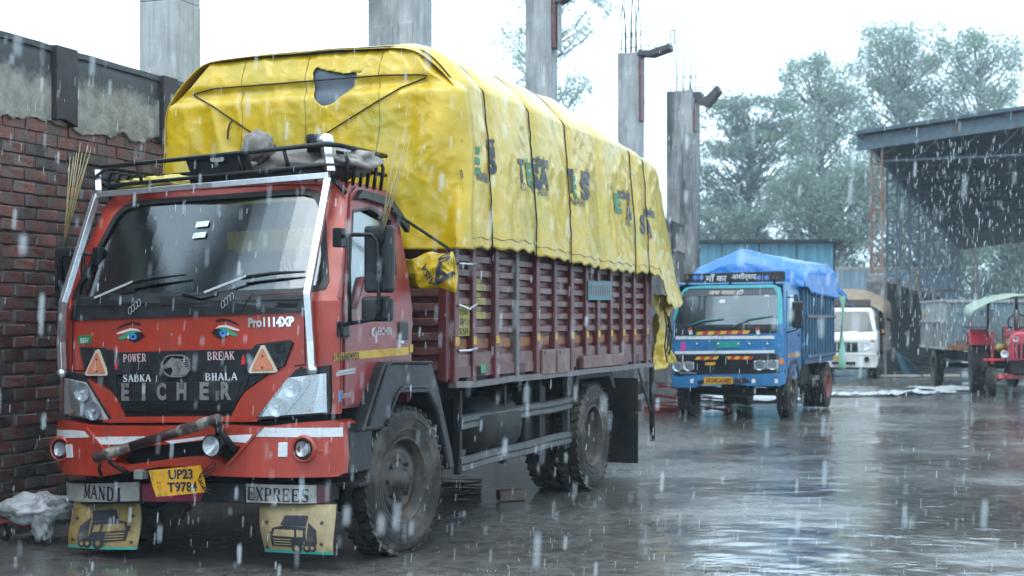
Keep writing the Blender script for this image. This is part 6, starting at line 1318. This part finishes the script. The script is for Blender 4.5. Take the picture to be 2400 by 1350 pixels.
# blue tarpaulin
bt = empty('tarpaulin', (BF.O[0], BF.O[1], 0), BF.deg, 'bright blue tarpaulin peaked over the load of the blue truck', 'tarpaulin')
M_btarp = mat('blue_tarpaulin', (.010, .19, .58), .34, var=.25, vscale=2.5, bump=.9, bscale=9, spec=.7)
def bsec(y, t):
    """t runs across from the left hem over the ridge to the right hem"""
    pk = interp([(.55, 2.45), (.75, 2.72), (1.6, 2.66), (2.8, 2.70), (3.2, 2.62), (3.5, 2.5)], y); sh = interp([(.55, 2.28), (.8, 2.42), (2.6, 2.46), (3.3, 2.48), (3.5, 2.40)], y); hm = interp([(.55, 2.10), (1.0, 1.98), (3.3, 1.92), (3.5, 1.9)], y) + .03 * fbm(y * 3, 1)
    pts = [(-.98, 2.0), (-.97, sh - .1), (-.86, sh), (-.1, pk), (.86, sh + .04), (.975, sh - .1), (1.0, hm)]
    k = t * 6; i = min(5, int(k)); f_ = k - i; f_ = f_ * f_ * (3 - 2 * f_) if i in (1, 4) else f_
    x, z = lerp(pts[i][0], pts[i + 1][0], f_), lerp(pts[i][1], pts[i + 1][1], f_)
    wr_ = .05 * (1 - abs(fbm(y * 2.2 + x, x * 2.5, 3))) + .03 * (1 - abs(fbm(y * 4 - 2 * x, z * 4, 6, 3)))
    return Vector((x + (wr_ - .06) * (1 if t > .75 else 0), y, z + (wr_ - .05) * (1 if .2 < t < .8 else 0)))
cloth('roof_cloth', lambda s_, t: bsec(lerp(.55, 3.5, t), s_), 48, 60, M_btarp, bt)
def bfront(s_, t):
    x = lerp(-.98, .98, s_); top_ = interp([(p_.x, p_.z) for p_ in (bsec(.58, .16 + .68 * i / 30) for i in range(31))], x) + .015; z = lerp(2.08, top_, t); return Vector((x, .53 - .05 * (1 - abs(fbm(x * 3, z * 2.5, 8))) + .04 * t * t, z))
cloth('front_cloth', bfront, 40, 16, M_btarp, bt)
def btail(s_, t):
    a = Vector((lerp(.6, 1.0, s_), 3.45, 2.42 - .3 * s_)); z = a.z - t * lerp(.25, .35, s_); return Vector((a.x + .14 * t + .05 * math.sin(s_ * 6), lerp(3.45, 4.9, t) - .2 * s_, z + .05 * fbm(s_ * 3, t * 3, 1)))
cloth('tail_cloth', btail, 16, 20, M_btarp, bt)
gf = cloth('green_cloth', lambda s_, t: Vector((.98 + .05 * math.sin(t * 5 + s_ * 3) + .03 * s_, 3.42 + lerp(.25, .7 - .5 * t * t, s_) + .25 * t, 1.98 - 1.35 * t)), 8, 26, mat('mint_cloth', (.22, .48, .34), .6, var=.15, bump=.4), None); gf.location = (BF.O[0], BF.O[1], 0); gf.rotation_euler = (0, 0, R(-BF.deg)); tag(gf, 'pale green cloth strip hanging off the tail of the blue truck', 'cloth')
# ------------------------------------------------------------------ white pickup
PF = Fr(8.85, 38.42, 18.0); pk = empty('pickup_truck', (PF.O[0], PF.O[1], 0), PF.deg, 'white pickup with brown canvas cover parked past the blue truck', 'pickup')
M_wp = mat('white_car_paint', (.72, .74, .73), .3, coat=.4, var=.06, grime=(.5, .5, .47), gscale=4, gamt=.3)
M_canvas = mat('brown_canvas', (.28, .215, .15), .75, var=.2, vscale=3, bump=.5, bscale=20)
def ypk(x, z): return -.62 + .10 * abs(x) ** 3 + (.85 * max(0, z - 1.05) if z < 1.22 else .1445 + .42 * (z - 1.22))
P, X = facing(PF, ypk, pk, lambda a, b: (1900 + a / 3.214, 540 + b / 3.214))
def lp(name, poly, off, th, m, par=None, bevel=.01, holes=()): return plate(name, poly, lambda a, b, d: (a, ypk(a, b) + off + d, b), th, m, par or pk, .1, .06, holes, bevel)
lp('cab_front', [(-.80, .42), (.80, .42), (.82, 1.2), (.68, 1.82), (.60, 1.86), (-.60, 1.86), (-.68, 1.82), (-.82, 1.2)], 0, .04, M_wp, holes=[[(-.72, 1.24), (.72, 1.24), (.60, 1.76), (-.60, 1.76)]])
lp('windscreen', [(-.72, 1.24), (.72, 1.24), (.60, 1.76), (-.60, 1.76)], .01, .005, glass('pickup_glass', (.4, .5, .5), .01, .03, 0))
lp('grille', [(-.36, .70), (.36, .70), (.34, .96), (-.34, .96)], -.012, .02, M_blk2)
for k in range(7): x = -.27 + k * .09; lp('grille_slot', [(x - .012, .73), (x + .012, .73), (x + .012, .93), (x - .012, .93)], -.016, .006, M_white if k in (1, 3, 5) else M_seam, bevel=0)
for s_ in (1, -1):
    hl = lp('headlight', [(s_ * a, b) for a, b in ((.40, .72), (.74, .78), (.76, .96), (.42, .98))], -.012, .02, M_refl); MB().lathe([(.02, .001), (.01, .05), (-.01, .09)], (s_ * .56, ypk(.56, .86) - .012, .86), 'y', 16).build('lamp_cup', M_refl, hl)
    lp('indicator', [(s_ * a, b) for a, b in ((.66, .97), (.78, .96), (.78, 1.02), (.68, 1.03))], -.014, .01, M_amber)
    MB().lathe([(.0, .001), (-.01, .05), (-.02, .065), (0, .07)], (s_ * .58, ypk(.58, .52) - .09, .52), 'y', 14).build('fog_light', M_blk2, pk)
    cs = [(-.52, .45), (-.50, 1.05), (-.36, 1.22), (-.12, 1.80), (.85, 1.82), (.88, .5), (.42, .5), (.34, .70), (.1, .82), (-.1, .82), (-.34, .70), (-.40, .45)]; wn = [(-.25, 1.24), (-.04, 1.72), (.75, 1.74), (.76, 1.24)]
    plate('cab_side', cs, lambda a, b, d: (s_ * (.80 - .18 * max(0, b - 1.2) - d), a, b), .03, M_wp, pk, 0, .2, [wn], .01)
    dr = plate('door', [(-.30, .55), (-.32, 1.2), (-.10, 1.77), (.80, 1.78), (.82, .55), (.45, .55), (.38, .72), (.2, .84)], lambda a, b, d: (s_ * (.81 - .18 * max(0, b - 1.2) - d), a, b), .01, M_wp, pk, 0, .2, [wn]); plate('window_pane', wn, lambda a, b, d: (s_ * (.785 - .18 * max(0, b - 1.2) - d), a, b), .006, M_win, dr)
    mr_ = bxp('mirror', M_blk, pk, s_ * .88, s_ * 1.02, -.2, -.12, 1.14, 1.32, .02); bxp('mirror_indicator', M_amber, mr_, s_ * .93, s_ * 1.0, -.215, -.2, 1.20, 1.28, 0)
    wheel(pk, (s_ * .72, 0, .36), r=.36, wd=.19, out=s_, nuts=5, lug=26); wheel(pk, (s_ * .72, 2.9, .36), r=.36, wd=.19, out=s_, nuts=5, lug=26)
    bxp('chassis_rail', M_chas, pk, s_ * .3, s_ * .38, -.4, 4.2, .5, .65)
    bxp('bed_side', M_canvas, pk, s_ * .86, s_ * .90, .95, 3.9, .72, 1.5, .01)
    for k in range(4): bxp('bed_plank', mat('weathered_plank', (.25, .23, .21), .7, var=.25, grime=(.25, .11, .05), gscale=3, gamt=.4), pk, s_ * .90, s_ * .925, .95, 3.9, .70 + .13 * k, .81 + .13 * k, .006)
bmp = MB().prism([(-.82, .30), (.82, .30), (.86, .40), (.86, .60), (.80, .66), (-.80, .66), (-.86, .60), (-.86, .40)], lambda a, b, d: (a, ypk(a, b) - .10 + d, b), 0, .18).build('bumper', M_wp, pk, .02)
MB().bx(-.3, .3, -.735, -.70, .38, .45).build('bumper_slot', M_seam, bmp); n3 = MB().bx(-.34, .06, -.745, -.735, .50, .60).build('number_plate', mat('plate_yellow', (.72, .36, .01), .4), pk); lettering('plate_lettering', '2816', lambda a, b: (-.06 + a, -.747, .55 + b), M_navy, n3, 1, fit=(.17, .06))
bxp('cab_roof', M_wp, pk, -.66, .66, -.18, .86, 1.80, 1.86, .02); bxp('cab_back', M_wp, pk, -.78, .78, .84, .87, .5, 1.8); bxp('dashboard', M_int, pk, -.7, .7, -.4, -.1, .9, 1.22, .03); bxp('seat', M_int, pk, -.65, .65, .4, .75, .7, 1.5, .05)
MB().tube([(-.7, 0, .36), (.7, 0, .36)], .05, 8).build('front_axle', M_chas, pk); MB().tube([(-.7, 2.9, .36), (.7, 2.9, .36)], .06, 8).build('rear_axle', M_chas, pk); bxp('bed_floor', M_chas, pk, -.88, .88, .9, 3.95, .62, .72); bxp('under_tray', M_seam, pk, -.5, .5, -.4, .8, .25, .6)
for (a, b) in ((-.3, .2), (.35, .2)): c = (a, ypk(a, 1.23) - .02, 1.235); MB().tube([c, (a + .42, ypk(a, 1.27) - .02, 1.27)], .008, 5).build('wiper', M_blk2, pk)
hn = bxp('roof_board', mat('dark_slats', (.07, .055, .05), .6, var=.3), pk, -.62, .62, .1, .2, 1.90, 2.08, .01)
cv = empty('canvas_cover', (PF.O[0], PF.O[1], 0), PF.deg, 'brown canvas sheet stretched over the white pickup bed', 'canvas')
def cvs(s_, t):
    y = lerp(.35, 4.0, t); x = lerp(-.98, .98, s_); rid = interp([(.35, 2.05), (1.0, 2.42), (3.6, 2.35), (4.0, 2.1)], y); e_ = abs(2 * s_ - 1); z = rid - .32 * e_ ** 2.2 - (.45 if e_ > .96 else 0)
    return Vector((x, y, z - .05 * (1 - abs(fbm(x * 3, y * 2, 2)))))
cloth('canvas_sheet', cvs, 40, 30, M_canvas, cv)
def cvf(s_, t): x = lerp(-.96, .96, s_); return Vector((x, .35 + .03 * fbm(x * 3, t * 3, 4) + .5 * (1 - t) , lerp(1.86, cvs(s_, 0).z, t)))
cloth('canvas_front', cvf, 24, 8, M_canvas, cv)
# ------------------------------------------------------------------ tipping trailer
TF = Fr(9.89, 33.0, 7.0); tl = empty('farm_trailer', (TF.O[0], TF.O[1], 0), TF.deg, 'grey steel tipping trailer with painted tailboard left of the red tractor', 'trailer')
M_tg = mat('grey_trailer', (.33, .36, .37), .5, .2, var=.2, vscale=3, grime=(.16, .12, .09), gscale=3, gamt=.4); M_tb = mat('grey_blue_tailboard', (.17, .24, .27), .5, .1, var=.25, vscale=3, grime=(.15, .08, .05), gscale=2.5, gamt=.45)
bxp('trailer_floor', M_chas, tl, 0, 1.9, 0, 3.5, .84, .92); tb_ = bxp('tailboard', M_tb, tl, 0, 1.9, -.03, .02, .90, 1.98, .01); bxp('side_board', M_tg, tl, -.02, .02, 0.03, 3.5, .90, 2.0, .01); bxp('side_board', M_tg, tl, 1.88, 1.92, .03, 3.5, .9, 2.0, .01); bxp('headboard', M_tg, tl, 0, 1.9, 3.48, 3.53, .9, 2.0)
for k in range(13): y = .1 + k * .27; bxp('side_rib', M_tg, tl, -.055, -.02, y, y + .05, .90, 1.5, .005)
for z_ in (.86, 1.48, 1.96): bxp('side_rail', M_tg, tl, -.07, -.02, 0, 3.5, z_, z_ + .05, .005)
bxp('top_rail', M_tg, tl, -.02, 1.92, -.07, -.03, 1.93, 2.0); bxp('bottom_rail', mat('rust_band', (.25, .11, .05), .6, var=.3), tl, 0, 1.9, -.06, -.03, .86, .98)
for bdy, z_, w_ in (('जी गा', 1.72, .85), ('जाट', 1.28, .6)): lettering('board_lettering', bdy, lambda a, b: (.62 + a, -.035, z_ + b), mat('dark_blue_letters', (.05, .09, .14), .5), tb_, 1, fit=(w_, .24), bold=.01)
for k, cc in enumerate(((.5, .12, .15), (.45, .45, .1), (.1, .2, .5))): MB().bx(-.035, -.022, 2.9, 3.15, 1.58 + .12 * k, 1.68 + .12 * k).build('sticker', mat('poster%d' % k, cc, .5), tl)
for x in (-.02, 1.72): wheel(tl, (x + .1, 1.75, .46), r=.46, wd=.2, out=-1 if x < 1 else 1, nuts=5, deep=True, lug=26)
MB().tube([(.0, 1.75, .46), (1.8, 1.75, .46)], .06, 8).build('axle', M_chas, tl); bxp('chassis_beam', M_chas, tl, .4, .5, 0, 4.6, .6, .82); bxp('chassis_beam', M_chas, tl, 1.3, 1.4, 0, 4.6, .6, .82)
# ------------------------------------------------------------------ red tractor
RF = Fr(10.27, 29.1, 14.0); tr_ = empty('tractor', (RF.O[0], RF.O[1], 0), RF.deg, 'red tractor under a pale green canopy at the picture right', 'tractor')
M_trd = mat('tractor_red', (.50, .012, .04), .3, coat=.3, var=.12, grime=(.25, .03, .04), gscale=5, gamt=.3); M_gcan = mat('pale_green_canopy', (.27, .34, .27), .6, var=.2, vscale=3, bump=.4, bscale=12)
def hood(t): return [(-.30, .72), (.30, .72), (.33, 1.05), (.30, 1.22 + .06 * t), (.18, 1.30 + .08 * t), (-.18, 1.30 + .08 * t), (-.30, 1.22 + .06 * t), (-.33, 1.05)]
q = MB(); hs_ = [(-.42, .92, 0), (-.36, 1.0, .1), (.5, 1.0, .6), (1.15, 1.0, 1)]; vs = []
for y, sc, t in hs_: vs += [(a * sc, y, lerp(1.0, b, sc)) for a, b in hood(t)]
q.add(vs, [(i * 8 + k, i * 8 + (k + 1) % 8, (i + 1) * 8 + (k + 1) % 8, (i + 1) * 8 + k) for i in range(3) for k in range(8)] + [tuple(range(8)), tuple(range(31, 23, -1))]); bn = q.build('bonnet', M_trd, tr_, .02)
MB().bx(-.22, .22, -.44, -.40, .78, 1.08).build('grille', M_seam, bn)
for k in range(5): x = -.18 + k * .09; MB().bx(x - .015, x + .015, -.455, -.44, .76, 1.09).build('grille_bar', M_trd, bn)
for s_ in (1, -1):
    MB().lathe([(.03, .001), (0, .05), (-.02, .06)], (s_ * .20, -.43, 1.17), 'y', 14).build('headlight', M_refl, bn); MB().bx(s_ * .30, s_ * .345, -.25, .15, 1.05, 1.15).build('side_badge', M_oldy, bn)
    MB().lathe([(.05, .001), (.02, .07), (-.02, .08), (-.02, .07), (.0, .001)], (s_ * .38, -.1, .86), 'y', 14).build('work_lamp', M_refl, tr_)
    MB().bx(s_ * .34, s_ * .36, -.3, .5, 1.2, 1.42).build('bonnet_wing', M_trd, tr_, .02)
    wheel(tr_, (s_ * .62, 0, .30), r=.30, wd=.16, out=s_, nuts=5, lug=20); wheel(tr_, (s_ * .76, 1.75, .62), r=.62, wd=.34, out=s_, nuts=8, lug=22, rimm=mat('tractor_rim', (.35, .2, .2), .5))
    fd = [(1.10, 1.02), (1.20, 1.22), (1.45, 1.34), (2.1, 1.34), (2.35, 1.2), (2.45, 1.0), (2.38, 1.0), (2.28, 1.15), (2.06, 1.27), (1.48, 1.27), (1.27, 1.17), (1.17, 1.02)]
    MB().prism(fd, lambda a, b, d: (s_ * (.55 + d), a, b), 0, .42).build('fender', M_trd, tr_, .01); MB().bx(s_ * .5, s_ * .56, .95, 2.1, .62, 1.3).build('fender_skirt', M_trd, tr_)
    MB().tube([(s_ * .52, 2.3, 1.2), (s_ * .52, 2.25, 2.1)], .03, 8).build('canopy_post', M_steel, tr_)
    MB().tube([(s_ * .35, -.05, .42), (s_ * .55, 0, .32)], .04, 6).build('stub_axle', M_trd, tr_)
MB().bx(-.55, .55, -.05, .05, .36, .46).build('front_axle', M_trd, tr_, .01); MB().bx(-.22, .22, -.35, 1.9, .45, .75).build('engine', M_chas, tr_, .03); MB().tube([(-.7, 1.75, .62), (.7, 1.75, .62)], .12, 10).build('rear_axle', M_chas, tr_)
MB().tube([(-.12, .25, 1.3), (-.12, .25, 1.75)], .055, 10).build('exhaust_pipe', mat('exhaust_brown', (.09, .06, .065), .5, .3), tr_); MB().tube([(-.12, .25, 1.72), (-.12, .25, 2.0)], .035, 10).build('exhaust_tip', M_chas, tr_)
MB().tube([(.0 + .2 * math.cos(i * .3142), 1.25 + .06 * math.sin(i * .3142), 1.48 + .18 * math.sin(i * .3142)) for i in range(21)], .014, 6).build('steering_wheel', M_blk2, tr_); bxp('seat', M_blk, tr_, -.25, .25, 1.7, 2.1, .95, 1.05, .03); bxp('seat_back', M_blk, tr_, -.25, .25, 2.05, 2.12, 1.05, 1.4, .03)
bxp('tool_tray', M_signal, tr_, -.75, -.35, -.02, .3, .72, .76); MB().ball((-.42, .35, .98), .1, 12, 8, (1, 1.2, .9)).build('air_filter', M_oldy, tr_)
cp = empty('canopy_cloth', (RF.O[0], RF.O[1], 0), RF.deg, 'sagging pale green cloth canopy stretched above the tractor', 'canopy')
def can(s_, t):
    x = lerp(-1.02, 1.10, s_); y = lerp(.2, 2.6, t); e_ = abs(2 * s_ - 1); return Vector((x, y, 2.12 - .42 * max(0, e_ - .15) ** 1.7 - .10 * (1 - t) + .05 * fbm(x * 2, y * 2, 3) - (.12 if e_ > .97 else 0)))
cloth('canopy_sheet', can, 40, 24, M_gcan, cp)
# ------------------------------------------------------------------ litter on the yard
M_litter = mat('wet_white_litter', (.52, .55, .57), .4, var=.15, bump=.6, bscale=18)
def scrap(px, py, w_, h_, seed, lb, m=None):
    p = ground_at(px, py); r = random.Random(seed)
    f = lambda s_, t: Vector(((s_ - .5) * w_ * (1 + .4 * fbm(t * 3, seed, 1)), (t - .5) * h_ * (1 + .5 * fbm(s_ * 4, seed, 2)), .012 + .06 * max(0, fbm(s_ * 3.2, t * 3.2, seed)) + .03 * (1 - abs(fbm(s_ * 6, t * 6, seed)))))
    o = cloth('plastic_scrap', f, 20, 12, m or M_litter, None, .004); o.location = (p.x, p.y, 0); o.rotation_euler = (0, 0, r.uniform(-.3, .3)); tag(o, lb, 'plastic scrap', 'plastic scraps across the yard')
scrap(1955, 927, .7, .8, 1, 'small flat white plastic scrap nearest the blue truck rear wheel'); scrap(2010, 927, 1.0, .7, 2, 'flat white plastic scrap on the wet yard below the white pickup bumper'); scrap(2075, 926, .5, .7, 3, 'small white plastic scrap in the middle of the yard litter line'); scrap(2130, 923, 1.0, 1.0, 4, 'rumpled white plastic scrap right of the litter line middle')
scrap(2185, 922, .9, .6, 5, 'thin white plastic scrap below the trailer wheel'); scrap(2235, 914, 1.5, 1.6, 6, 'largest heap of white plastic scrap before the tractor'); scrap(1760, 935, 1.8, 2.2, 7, 'white plastic scrap behind the blue truck front axle')
bo_ = MB().bx(-1.1, 1.1, -.06, .06, .0, .05).build('pale_plank', mat('pale_plank', (.5, .48, .42), .6)); p = ground_at(2155, 884); bo_.location = (p.x, p.y, .02); bo_.rotation_euler = (0, 0, .1); tag(bo_, 'pale plank lying on the ground before the soot black wall', 'plank')
bs_ = cloth('blue_sheet_scrap', lambda s_, t: Vector((lerp(-.25, .25, s_) + .3 * t, .1 * math.sin(s_ * 4), .75 * (1 - t) * (1 - .5 * s_) + .02)), 8, 8, mat('blue_scrap', (.03, .09, .13), .5), None); p = ground_at(2115, 884); bs_.location = (p.x, p.y, 0); tag(bs_, 'bent blue sheet scrap leaning by the soot black wall', 'sheet')
rp = empty('red_scrap_heap', tuple(ground_at(1585, 965).xy) + (0,), 25, 'heap of crimson painted scrap bars between the two trucks', 'scrap heap'); rr_ = random.Random(5)
for k in range(14):
    a = Vector((rr_.uniform(-.8, .5), rr_.uniform(-.5, .5), .05 + .035 * k)); MB().tube([a, a + Vector((rr_.uniform(.5, 1.1), rr_.uniform(-.4, .4), rr_.uniform(-.06, .12)))], rr_.choice((.02, .03)), 4).build('scrap_bar', M_tred if k % 4 else M_weld, rp)
MB().bx(-.5, .4, -.2, .2, 0, .08).build('scrap_base', M_tred, rp)
# ------------------------------------------------------------------ rain, splashes, haze
def drop_mat():
    m = bpy.data.materials.new('rain_water'); m.use_nodes = True; t = m.node_tree; t.nodes.clear(); N = t.nodes; L = t.links
    out = N.new('ShaderNodeOutputMaterial'); tr = N.new('ShaderNodeBsdfTransparent'); df = N.new('ShaderNodeBsdfDiffuse'); tl_ = N.new('ShaderNodeBsdfTranslucent')
    df.inputs[0].default_value = (.86, .92, .96, 1); tl_.inputs[0].default_value = (.86, .92, .96, 1)
    a = N.new('ShaderNodeMixShader'); a.inputs[0].default_value = .5; L.new(df.outputs[0], a.inputs[1]); L.new(tl_.outputs[0], a.inputs[2])
    b = N.new('ShaderNodeMixShader'); b.inputs[0].default_value = .28; L.new(tr.outputs[0], b.inputs[1]); L.new(a.outputs[0], b.inputs[2]); L.new(b.outputs[0], out.inputs[0])
    return m
M_drop = drop_mat()
rn = random.Random(99); V = []; Fc = []
def drop(x, y, z, r, l):
    k = len(V); tl2 = .03 * l; ring = [(math.cos(a), math.sin(a)) for a in (0, 2.094, 4.189)]
    V.append((x + tl2, y, z + l * .5))
    for zz in (.3, -.38):
        for c, s_ in ring: V.append((x + c * r + tl2 * zz * 2, y + s_ * r, z + zz * l))
    V.append((x - tl2, y, z - l * .5))
    for i in range(3):
        j = (i + 1) % 3; Fc.extend([(k, k + 1 + i, k + 1 + j), (k + 1 + i, k + 4 + i, k + 4 + j, k + 1 + j), (k + 4 + i, k + 7, k + 4 + j)])
for i in range(7500):
    Y = 2.6 + 30 * rn.random() ** 1.1; X = rn.uniform(-.47, .47) * Y; Z = CAMH + rn.uniform(-.2, .26) * Y
    if Z < .05: continue
    dxy = (X - T.O[0]) * T.N[0] + (Y - T.O[1]) * T.N[1]; dyy = (X - T.O[0]) * T.D[0] + (Y - T.O[1]) * T.D[1]
    if abs(dxy) < 1.35 and -1.2 < dyy < 6.8 and Z < 3.6: continue                  # not inside the truck
    drop(X, Y, Z, rn.uniform(.0007, .0015) if i % 6 else rn.uniform(.0018, .0030), rn.uniform(.015, .05))
for i in range(560):                                                               # water shed by the eave on the right
    Y = rn.uniform(13, 21); X = (2225 + rn.gauss(0, 85) - CX) / FPX * Y; Z = CAMH + (HY - rn.uniform(330, 820)) / FPX * Y
    if Z > .05: drop(X, Y, Z, rn.uniform(.0018, .0042), rn.uniform(.025, .075))
for i in range(70):
    Y = rn.uniform(2.0, 4.2); drop(rn.uniform(-.38, .38) * Y, Y, CAMH + rn.uniform(-.18, .2) * Y, rn.uniform(.0025, .0042), rn.uniform(.03, .06))
q = MB(); q.add(V, Fc, True); rn_o = q.build('rain', M_drop, None, recalc=False); tag(rn_o, 'falling rain drops all across the yard', 'rain', kind='stuff')
V = []; Fc = []
for i in range(2000):
    Y = 5.2 + 30 * rn.random() ** 1.5; X = rn.uniform(-.40, .42) * Y
    dxy = (X - T.O[0]) * T.N[0] + (Y - T.O[1]) * T.N[1]; dyy = (X - T.O[0]) * T.D[0] + (Y - T.O[1]) * T.D[1]
    if abs(dxy) < 1.25 and -1.1 < dyy < 6.5: continue
    if dxy < -2.2: continue
    for s_ in range(rn.randint(2, 4)):
        a = rn.random() * 6.28; rr = rn.uniform(.004, .02); drop(X + rr * math.cos(a), Y + rr * math.sin(a), rn.uniform(.006, .035), rn.uniform(.0010, .0022), rn.uniform(.005, .014))
q = MB(); q.add(V, Fc, True); sp_o = q.build('splashes', M_drop, None, recalc=False); tag(sp_o, 'tiny splashes where rain strikes the wet yard', 'splashes', kind='stuff')
hz = MB().bx(-166, 166, -30, 280, -1.2, 39).build('haze', None)
hm = bpy.data.materials.new('rain_haze'); hm.use_nodes = True; ht = hm.node_tree; ht.nodes.clear(); ho = ht.nodes.new('ShaderNodeOutputMaterial'); hv = ht.nodes.new('ShaderNodeVolumePrincipled')
hv.inputs['Color'].default_value = (.74, .91, 1.0, 1); hv.inputs['Density'].default_value = .0009; hv.inputs['Anisotropy'].default_value = 0.0; ht.links.new(hv.outputs[0], ho.inputs['Volume'])
hz.data.materials.append(hm); tag(hz, 'pale rain haze filling the air of the yard', 'haze', kind='stuff')
